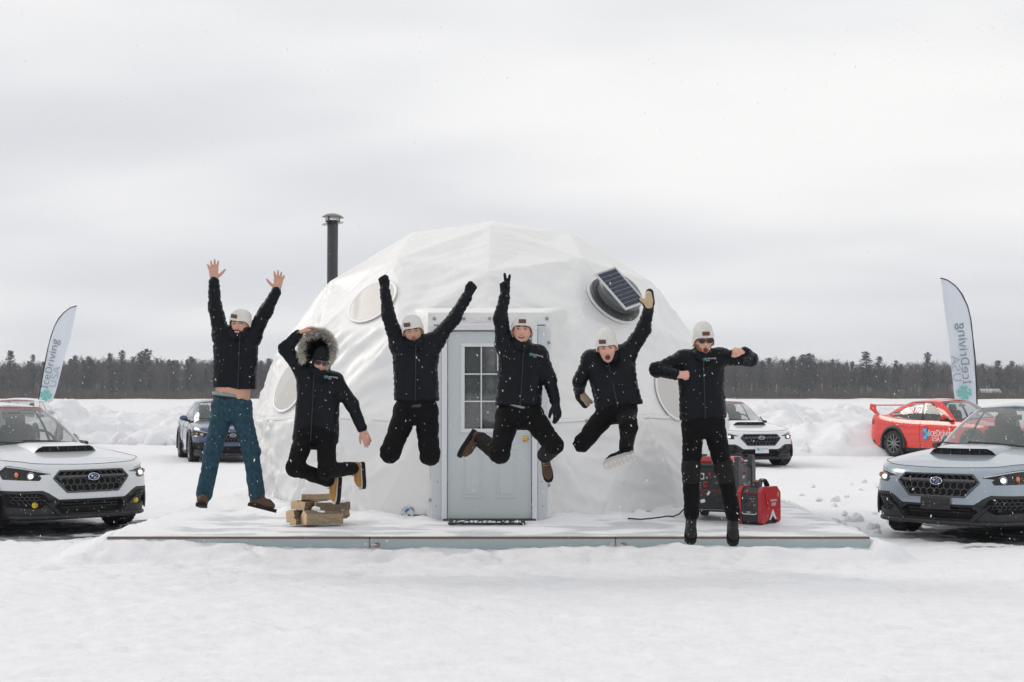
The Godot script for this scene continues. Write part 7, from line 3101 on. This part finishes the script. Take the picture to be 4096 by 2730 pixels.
func build_firewood() -> void:
	Z = [1150, 1950, 7.843, 14.75]
	var base := DECK_Y + 0.015
	var tri := [Vector2(-0.055, -0.04), Vector2(0.055, -0.045), Vector2(0.05, 0.02), Vector2(-0.01, 0.055)]
	var quad := [Vector2(-0.045, -0.045), Vector2(0.048, -0.04), Vector2(0.042, 0.045), Vector2(-0.04, 0.04)]
	var slab := [Vector2(-0.065, -0.028), Vector2(0.06, -0.030), Vector2(0.055, 0.022), Vector2(0.0, 0.034), Vector2(-0.06, 0.026)]
	var along := Vector3(1, 0, -0.35)
	var deep := Vector3(0.55, 0, -1.0)
	fire_log(jp([1080, 945, 0.10]), Vector3(1, 0.10, -0.55), 0.40, [Vector2(-0.08, -0.06), Vector2(0.07, -0.075), Vector2(0.085, 0.03), Vector2(0.0, 0.075), Vector2(-0.075, 0.03)], 0.1, 1.0, "thick split log at the front of the stack's bottom layer")
	fire_log(jp([430, 860, -0.03]), deep, 0.38, [Vector2(-0.055, -0.06), Vector2(0.05, -0.055), Vector2(0.055, 0.05), Vector2(-0.045, 0.058)], 0.15, 0.9, "square split log at the outer end of the stack's bottom layer")
	fire_log(jp([500, 1045, 0.02]), deep, 0.36, [Vector2(-0.04, -0.035), Vector2(0.04, -0.035), Vector2(0.045, 0.02), Vector2(0.0, 0.042), Vector2(-0.045, 0.02)], 0.0, 0.75, "small dark hearted log low in the stack")
	fire_log(jp([1560, 830, -0.18]), Vector3(1, 0, -0.5), 0.24, quad, 0.2, 0.85, "short log end showing behind the thick split log")
	fire_log(jp([560, 520, -0.10]), deep, 0.38, quad, 0.05, 0.9, "square split log at the outer end of the stack's middle layer")
	fire_log(jp([770, 545, -0.06]), deep, 0.38, [Vector2(-0.04, -0.045), Vector2(0.045, -0.05), Vector2(0.05, 0.04), Vector2(-0.045, 0.045)], -0.05, 0.7, "weathered log between its lighter neighbours in the middle layer")
	fire_log(jp([1400, 575, 0.0]), Vector3(1, -0.01, -0.30), 0.36, [Vector2(-0.05, -0.04), Vector2(0.05, -0.042), Vector2(0.05, 0.035), Vector2(-0.045, 0.038)], 0.0, 1.0, "pale flat split log along the stack's middle layer")
	fire_log(jp([1040, 300, -0.04]), Vector3(1, -0.03, -0.22), 0.40, [Vector2(-0.045, -0.03), Vector2(0.045, -0.032), Vector2(0.03, 0.022), Vector2(-0.025, 0.03)], 0.15, 0.85, "long grey split log lying on top of the stack")
	# snow caught on the stack
	var mb := MB.new()
	var ln := make_noise(19, 9.0, 2)
	for q in [[900, 690, 0.11, 0.042, 0.030, 0.04], [1010, 780, 0.12, 0.05, 0.012, 0.03], [1330, 470, 0.0, 0.15, 0.012, 0.06], [1700, 430, -0.03, 0.055, 0.030, 0.05], [480, 395, -0.09, 0.04, 0.008, 0.05], [500, 670, -0.06, 0.05, 0.010, 0.05], [1640, 690, -0.12, 0.05, 0.012, 0.05]]:
		var c := jp([q[0], q[1], q[2]])
		var o := mb.v.size()
		mb.ball(c, Vector3(q[3], q[4], q[5]), Basis(), 14)
		for k in range(o, mb.v.size()):
			mb.v[k] += (mb.v[k] - c) * ln.get_noise_3dv(mb.v[k]) * 0.5
	var s := part(self, "log_snow", mb, snow_material())
	s.set_meta("kind", "stuff")
	tag(s, "patches of snow lying on the stacked firewood", "snow")

# ---------------------------------------------------------------- generators
func build_generators() -> void:
	var black := mat("gen_black", Color(0.020, 0.021, 0.023), 0.5)
	var grey := mat("gen_grey", Color(0.050, 0.053, 0.058), 0.5)
	var red := mat("gen_red", Color(0.42, 0.022, 0.030), 0.35)
	var redink := mat("gen_ink", Color(0.42, 0.035, 0.035), 0.5)
	var pale := mat("gen_pale", Color(0.62, 0.64, 0.64), 0.5)
	var pit := mat("car_pit", Color(0.006, 0.006, 0.007), 0.8)
	# --- the large one
	Z = [2750, 1780, 4.48, 15.55]
	var p := jp([640, 1390])
	var g := thing("large_generator", "large black generator with a red fuel tank standing behind the upright jumper", "generator", Vector3(p.x - 0.02, DECK_Y + 0.01, p.z), deg_to_rad(-26.0))
	var W := 0.56
	var D := 0.62
	var mb := MB.new()
	mb.box(Vector3(0, 0.34, 0), Vector3(W, 0.50, D), Basis(), 0.035)
	part(g, "body", mb, black)
	mb = MB.new()
	mb.box(Vector3(0, 0.62, -0.02), Vector3(W * 0.72, 0.10, D * 0.72), Basis(), 0.04)
	var tank := part(g, "fuel_tank", mb, red)
	mb = MB.new()
	mb.lathe([Vector2(0.055, 0), Vector2(0.055, 0.028), Vector2(0.0, 0.03)], 20, Transform3D(Basis(), Vector3(0.02, 0.668, 0.08)), true)
	part(tank, "fuel_cap", mb, mat("gen_cap", Color(0.45, 0.42, 0.42), 0.4, 0.5))
	# corner frames that stand above the body
	for sx in [-1.0, 1.0]:
		for sz in [-1.0, 1.0]:
			mb = MB.new()
			mb.prism(PackedVector2Array([Vector2(-0.06, 0.10), Vector2(0.06, 0.10), Vector2(0.065, 0.58), Vector2(0.02, 0.685), Vector2(-0.045, 0.685), Vector2(-0.07, 0.58)]), 0.055, Transform3D(Basis(Vector3.UP, PI / 2), Vector3(sx * (W / 2 - 0.01), 0, sz * (D / 2 - 0.06))))
			part(g, "corner_post", mb, grey)
	mb = MB.new()
	mb.box(Vector3(0, 0.59, D / 2 - 0.03), Vector3(W - 0.04, 0.035, 0.05), Basis(), 0.012)
	part(g, "top_rail", mb, grey)
	mb = MB.new()
	mb.box(Vector3(-0.02, 0.44, D / 2 + 0.003), Vector3(W - 0.12, 0.20, 0.012), Basis(), 0.004)
	var cp := part(g, "control_panel", mb, mat("gen_panel", Color(0.014, 0.015, 0.017), 0.35))
	var zf := D / 2 + 0.012
	mb = MB.new()
	mb.box(Vector3(-0.115, 0.47, zf), Vector3(0.062, 0.068, 0.012), Basis(), 0.004)
	part(cp, "socket_plate", mb, pale)
	mb = MB.new()
	mb.lathe([Vector2(0.024, 0), Vector2(0.022, 0.012), Vector2(0, 0.014)], 18, Transform3D(Basis(Vector3.RIGHT, PI / 2), Vector3(-0.115, 0.47, zf + 0.005)), true)
	part(cp, "socket", mb, black)
	mb = MB.new()
	mb.box(Vector3(-0.07, 0.385, zf), Vector3(0.045, 0.06, 0.012), Basis(), 0.004)
	part(cp, "red_switch", mb, red)
	mb = MB.new()
	mb.box(Vector3(-0.025, 0.495, zf), Vector3(0.024, 0.030, 0.012), Basis(), 0.003)
	part(cp, "red_switch", mb, red)
	mb = MB.new()
	mb.lathe([Vector2(0.016, 0), Vector2(0.014, 0.012), Vector2(0, 0.014)], 14, Transform3D(Basis(Vector3.RIGHT, PI / 2), Vector3(-0.066, 0.385, zf + 0.005)), true)
	part(cp, "dial", mb, black)
	for q in [[-0.055, 0.455, 0.02, 0.022], [-0.13, 0.40, 0.022, 0.006], [-0.13, 0.385, 0.022, 0.006], [-0.13, 0.37, 0.022, 0.006], [-0.145, 0.345, 0.05, 0.008], [-0.16, 0.50, 0.02, 0.006], [0.04, 0.47, 0.03, 0.006], [0.10, 0.45, 0.03, 0.006], [0.06, 0.40, 0.04, 0.006]]:
		mb = MB.new()
		mb.box(Vector3(q[0], q[1], zf), Vector3(q[2], q[3], 0.004))
		part(cp, "panel_print", mb, mat("gen_print", Color(0.34, 0.36, 0.37), 0.5))
	lettering(g, "lettering", "PREDATOR", 0.034, Transform3D(Basis(), Vector3(-0.04, 0.315, zf - 0.009)), redink, true, 0.30)
	for k in 8:
		mb = MB.new()
		mb.box(Vector3(-0.02, 0.15 + k * 0.019, D / 2 + 0.004), Vector3(W - 0.14, 0.009, 0.014), Basis(Vector3.RIGHT, 0.3))
		part(g, "louvre", mb, grey)
	mb = MB.new()
	mb.box(Vector3(0, 0.115, D / 2 - 0.01), Vector3(W - 0.1, 0.008, 0.03))
	part(g, "base_rail", mb, mat("gen_steel", Color(0.20, 0.24, 0.26), 0.35, 0.6))
	# right flank
	var xf := W / 2 + 0.003
	mb = MB.new()
	mb.box(Vector3(xf, 0.37, 0.0), Vector3(0.008, 0.36, 0.38), Basis(), 0.003)
	part(g, "side_panel", mb, mat("gen_side", Color(0.028, 0.030, 0.034), 0.45))
	var sb := Basis(Vector3.UP, PI / 2)
	lettering(g, "lettering", "PREDATOR", 0.022, Transform3D(sb, Vector3(xf + 0.006, 0.50, 0.10)), redink, true, 0.14)
	lettering(g, "lettering", "9500", 0.034, Transform3D(sb, Vector3(xf + 0.006, 0.462, 0.125)), pale, true)
	for k in 7:
		mb = MB.new()
		mb.box(Vector3(xf + 0.005, 0.42 + k * 0.019, -0.11), Vector3(0.008, 0.010, 0.12))
		part(g, "vent_slat", mb, black)
	mb = MB.new()
	mb.tube([Vector3(xf + 0.004, 0.39, 0.13), Vector3(xf + 0.028, 0.385, 0.13), Vector3(xf + 0.030, 0.25, 0.13), Vector3(xf + 0.004, 0.245, 0.13)], 0.008, 8)
	part(g, "side_handle", mb, mat("gen_alu", Color(0.66, 0.67, 0.66), 0.35, 0.6))
	mb = MB.new()
	mb.box(Vector3(xf + 0.004, 0.30, 0.07), Vector3(0.004, 0.05, 0.05))
	part(g, "warning_label", mb, pale)
	for sx in [-1.0, 1.0]:
		mb = MB.new()
		mb.lathe([Vector2(0.03, -0.03), Vector2(0.10, -0.03), Vector2(0.108, -0.02), Vector2(0.108, 0.02), Vector2(0.10, 0.03), Vector2(0.03, 0.03)], 24, Transform3D(Basis(Vector3.BACK, -PI / 2), Vector3(sx * (W / 2 - 0.03), 0.108, -D / 2 + 0.12)))
		part(g, "wheel", mb, mat("tyre_rubber", Color(0.022, 0.022, 0.024), 0.85))
		mb = MB.new()
		mb.box(Vector3(sx * (W / 2 - 0.05), 0.05, D / 2 - 0.08), Vector3(0.05, 0.10, 0.05), Basis(), 0.008)
		part(g, "foot", mb, black)
	# --- the small one
	Z = [2750, 1780, 4.48, 14.85]
	p = jp([1360, 1430])
	var s := thing("small_generator", "small suitcase generator with red side shells beside the larger one", "generator", Vector3(p.x - 0.02, DECK_Y + 0.008, p.z - 0.12), deg_to_rad(-38.0))
	var w := 0.215
	var d := 0.40
	var prof := PackedVector2Array([Vector2(-d / 2, 0.03), Vector2(-d / 2 + 0.02, 0.0), Vector2(d / 2 - 0.02, 0.0), Vector2(d / 2, 0.03), Vector2(d / 2, 0.33), Vector2(d / 2 - 0.04, 0.375), Vector2(-d / 2 + 0.06, 0.375), Vector2(-d / 2, 0.30)])
	mb = MB.new()
	mb.prism(prof, w, Transform3D(Basis(Vector3.UP, -PI / 2), Vector3.ZERO))
	part(s, "body", mb, black)
	for sx in [-1.0, 1.0]:
		mb = MB.new()
		var shell := PackedVector2Array([Vector2(-d / 2 - 0.008, 0.03), Vector2(-d / 2 + 0.03, 0.008), Vector2(-0.10, 0.06), Vector2(-0.03, 0.15), Vector2(0.05, 0.06), Vector2(d / 2 - 0.03, 0.0), Vector2(d / 2 + 0.012, 0.03), Vector2(d / 2 + 0.012, 0.34), Vector2(d / 2 - 0.03, 0.39), Vector2(-d / 2 + 0.07, 0.388), Vector2(-d / 2 - 0.008, 0.32)])
		mb.prism(shell, 0.045, Transform3D(Basis(Vector3.UP, -PI / 2), Vector3(sx * (w / 2 + 0.012), 0, 0)))
		part(s, "side_shell", mb, red)
		mb = MB.new()
		mb.prism(PackedVector2Array([Vector2(-0.14, 0.20), Vector2(0.10, 0.18), Vector2(0.15, 0.33), Vector2(0.06, 0.36), Vector2(-0.12, 0.34)]), 0.012, Transform3D(Basis(Vector3.UP, -PI / 2), Vector3(sx * (w / 2 + 0.037), 0, 0)))
		part(s, "shell_bulge", mb, red)
	mb = MB.new()
	mb.box(Vector3(0, 0.20, d / 2 + 0.004), Vector3(w - 0.03, 0.20, 0.012), Basis(), 0.005)
	var fp := part(s, "control_panel", mb, mat("gen_panel2", Color(0.030, 0.034, 0.036), 0.35))
	var z2 := d / 2 + 0.012
	mb = MB.new()
	mb.lathe([Vector2(0.024, 0), Vector2(0.020, 0.016), Vector2(0, 0.018)], 18, Transform3D(Basis(Vector3.RIGHT, PI / 2), Vector3(-0.055, 0.245, z2)), true)
	part(fp, "starter_dial", mb, black)
	mb = MB.new()
	mb.box(Vector3(0.012, 0.225, z2), Vector3(0.014, 0.012, 0.008))
	part(fp, "red_switch", mb, red)
	mb = MB.new()
	mb.box(Vector3(0.006, 0.20, z2), Vector3(0.012, 0.014, 0.008))
	part(fp, "red_switch", mb, red)
	for q in [[-0.05, 0.17, 0.034, 0.05], [0.0, 0.165, 0.034, 0.035], [0.036, 0.165, 0.024, 0.035]]:
		mb = MB.new()
		mb.box(Vector3(q[0], q[1], z2), Vector3(q[2], q[3], 0.008), Basis(), 0.003)
		part(fp, "outlet", mb, black)
	for q in [[0.02, 0.268, 0.03, 0.006], [0.055, 0.268, 0.02, 0.006], [0.04, 0.24, 0.03, 0.005], [0.06, 0.205, 0.02, 0.01], [-0.01, 0.128, 0.045, 0.014]]:
		mb = MB.new()
		mb.box(Vector3(q[0], q[1], z2), Vector3(q[2], q[3], 0.004))
		part(fp, "panel_print", mb, mat("gen_print", Color(0.34, 0.36, 0.37), 0.5))
	mb = MB.new()
	mb.tube([Vector3(-0.085, 0.125, z2), Vector3(-0.07, 0.108, z2 + 0.004), Vector3(0.07, 0.108, z2 + 0.004), Vector3(0.085, 0.125, z2)], 0.006, 6)
	part(s, "front_trim", mb, mat("gen_alu", Color(0.66, 0.67, 0.66), 0.35, 0.6))
	lettering(s, "lettering", "PREDATOR", 0.022, Transform3D(Basis(), Vector3(0, 0.325, d / 2 + 0.003)), redink, true, 0.15)
	var sx2 := w / 2 + 0.046
	lettering(s, "lettering", "PREDATOR", 0.022, Transform3D(sb, Vector3(sx2, 0.245, -0.03)), pale, true, 0.13)
	lettering(s, "lettering", "2000", 0.034, Transform3D(sb, Vector3(sx2, 0.205, -0.03)), pale, true)
	mb = MB.new()
	mb.box(Vector3(w / 2 + 0.037, 0.30, -0.15), Vector3(0.003, 0.05, 0.025))
	part(s, "yellow_label", mb, mat("gen_yellow", Color(0.50, 0.36, 0.12), 0.5))
	mb = MB.new()
	mb.prism(PackedVector2Array([Vector2(-0.11, 0.045), Vector2(-0.03, 0.155), Vector2(0.05, 0.045), Vector2(0.02, 0.045), Vector2(-0.03, 0.09), Vector2(-0.08, 0.045)]), 0.004, Transform3D(Basis(Vector3.UP, -PI / 2), Vector3(w / 2 + 0.037, 0, 0)))
	part(s, "side_label", mb, pale)
	mb = MB.new()
	mb.lathe([Vector2(0.075, 0.36), Vector2(0.055, 0.40), Vector2(0.05, 0.435), Vector2(0.045, 0.44), Vector2(0.0, 0.442)], 24, Transform3D(Basis(), Vector3(0, 0, 0.06)))
	part(s, "filler_neck", mb, black)
	mb = MB.new()
	mb.lathe([Vector2(0.022, 0.44), Vector2(0.020, 0.456), Vector2(0.0, 0.458)], 16, Transform3D(Basis(), Vector3(0, 0, 0.06)), true)
	part(s, "filler_cap", mb, mat("gen_amber", Color(0.42, 0.22, 0.03), 0.4))
	mb = MB.new()
	mb.tube([Vector3(0, 0.37, 0.0), Vector3(0, 0.43, -0.02), Vector3(0, 0.452, -0.06), Vector3(0, 0.445, -0.12), Vector3(0, 0.40, -0.17), Vector3(0, 0.36, -0.18)], 0.020, 10, true, Vector2(1.6, 0.8))
	part(s, "handle", mb, black)
	# --- cords
	Z = [2550, 1200, 1.568, 15.2]
	var path := []
	for q in [[-60, 1372], [20, 1378], [90, 1372], [150, 1364], [185, 1358], [225, 1360], [262, 1345], [290, 1315], [330, 1290]]:
		var c := jp([q[0], q[1], 0.0])
		c.y = maxf(c.y, DECK_Y + 0.02)
		path.append(c)
	mb = MB.new()
	mb.tube(path, 0.008, 7)
	var cd := part(self, "power_cord", mb, mat("cord_black", Color(0.012, 0.012, 0.013), 0.5))
	tag(cd, "black power cord running from the dome's edge to the large generator", "cord")
	Z = [2750, 1780, 4.48, 14.95]
	var plug := thing("hanging_cord", "green cord with white plugs hanging off the large generator", "cord", jp([270, 1010]))
	var o := -plug.position
	mb = MB.new()
	mb.tube([jp([530, 660, -0.1]) + o, jp([480, 700]) + o, jp([430, 770]) + o, jp([390, 850]) + o, jp([330, 920]) + o, jp([275, 990]) + o], 0.005, 6)
	part(plug, "cable", mb, mat("cord_green", Color(0.015, 0.05, 0.04), 0.5))
	mb = MB.new()
	mb.box(jp([378, 872]) + o, Vector3(0.022, 0.045, 0.014), Basis(Vector3.BACK, -0.6), 0.004)
	part(plug, "cord_tag", mb, pale)
	mb = MB.new()
	mb.box(jp([276, 1010]) + o, Vector3(0.05, 0.035, 0.03), Basis(Vector3.BACK, 0.3), 0.008)
	part(plug, "plug", mb, pale)

# ---------------------------------------------------------------- falling snow
func build_snowfall() -> void:
	var mb := MB.new()
	mb.ball(Vector3.ZERO, Vector3(0.0012, 0.0034, 0.0012), Basis(), 5)
	var mm := MultiMesh.new()
	mm.transform_format = MultiMesh.TRANSFORM_3D
	mm.mesh = mb.mesh()
	var n := 24000
	mm.instance_count = n
	var r := RandomNumberGenerator.new()
	r.seed = 4242
	for i in n:
		var z := -3.0 - 13.5 * r.randf()
		var b := Basis(Vector3.BACK, r.randfn(0.25, 0.35)).scaled(Vector3.ONE * r.randf_range(0.6, 1.5))
		mm.set_instance_transform(i, Transform3D(b, Vector3(r.randf_range(-6.6, 6.6), r.randf_range(0.15, 5.4), z)))
	var o := MultiMeshInstance3D.new()
	o.name = "falling_snow"
	o.multimesh = mm
	o.material_override = mat("flake", Color(0.88, 0.89, 0.90), 0.7)
	o.set_meta("kind", "stuff")
	tag(o, "sparse small snowflakes drifting down through the air", "snow")
	add_child(o)

func build_inside() -> void:
	person({
		"label": "person in a brown cap standing inside the dome, seen through the door glass", "map": [1700, 1200, 1.651], "depth": 19.6,
		"joints": {"head": [300, 515], "chest": [305, 640], "sh_r": [240, 585], "sh_l": [366, 585], "el_r": [222, 715], "wr_r": [262, 790, 0.12], "el_l": [396, 705, 0.05], "wr_l": [430, 655, 0.2], "hip_r": [276, 860], "hip_l": [334, 860], "kn_r": [276, 1050, 0.02], "an_r": [276, 1228], "kn_l": [336, 1050, 0.02], "an_l": [338, 1228]},
		"head_rot": [14, 150, 0], "hand_r": {"tip": [280, 830, 0.16], "palm": Vector3.LEFT, "thumb": Vector3.BACK, "pose": RELAXED}, "hand_l": {"tip": [450, 640, 0.26], "palm": Vector3.DOWN, "thumb": Vector3.LEFT, "pose": RELAXED},
		"hem": [305, 850], "quilt": 0.0, "foot_r": {"toe": [276, 1245, -0.15], "sole": Vector3.DOWN, "kind": "black"}, "foot_l": {"toe": [340, 1245, -0.15], "sole": Vector3.DOWN, "kind": "black"},
		"hat_top": 0.135, "hat_key": "wool_brown", "hat_col": Color(0.085, 0.040, 0.026), "patch": 0, "collar_up": 0.02})
	# folding table with a crate, by the far wall
	var t := thing("folding_table", "folding table with a wooden top inside the dome", "table", Vector3(0.15, DECK_Y + 0.05, -20.2))
	var mb := MB.new()
	mb.box(Vector3(0, 0.72, 0), Vector3(1.2, 0.035, 0.6), Basis(), 0.006)
	part(t, "table_top", mb, mat("table_wood", Color(0.22, 0.14, 0.08), 0.6))
	for sx in [-0.5, 0.5]:
		for sz in [-0.22, 0.22]:
			mb = MB.new()
			mb.tube([Vector3(sx, 0.70, sz), Vector3(sx * 1.05, 0.0, sz * 1.1)], 0.016, 8)
			part(t, "leg", mb, mat("table_leg", Color(0.40, 0.41, 0.42), 0.4, 0.5))
	mb = MB.new()
	mb.box(Vector3.ZERO, Vector3(0.34, 0.24, 0.26), Basis(), 0.008)
	var bx := thing("cardboard_box", "brown cardboard box on the table inside the dome", "box", Vector3(0.22, DECK_Y + 0.05 + 0.86, -20.15))
	part(bx, "carton", mb, mat("carton", Color(0.32, 0.22, 0.13), 0.8))
	mb = MB.new()
	mb.box(Vector3(0, 0.001, 0.1315), Vector3(0.05, 0.24, 0.002))
	part(bx, "tape", mb, mat("tape", Color(0.45, 0.38, 0.26), 0.3))

func _ready() -> void:
	rng.seed = 20240217
	font = SystemFont.new()
	font.font_names = PackedStringArray(["Droid Sans"])
	build_camera_and_light()
	build_ground()
	build_banks()
	build_shore()
	build_deck()
	build_dome()
	build_cars()
	build_people()
	build_inside()
	build_flags()
	build_generators()
	build_firewood()
	build_snowfall()
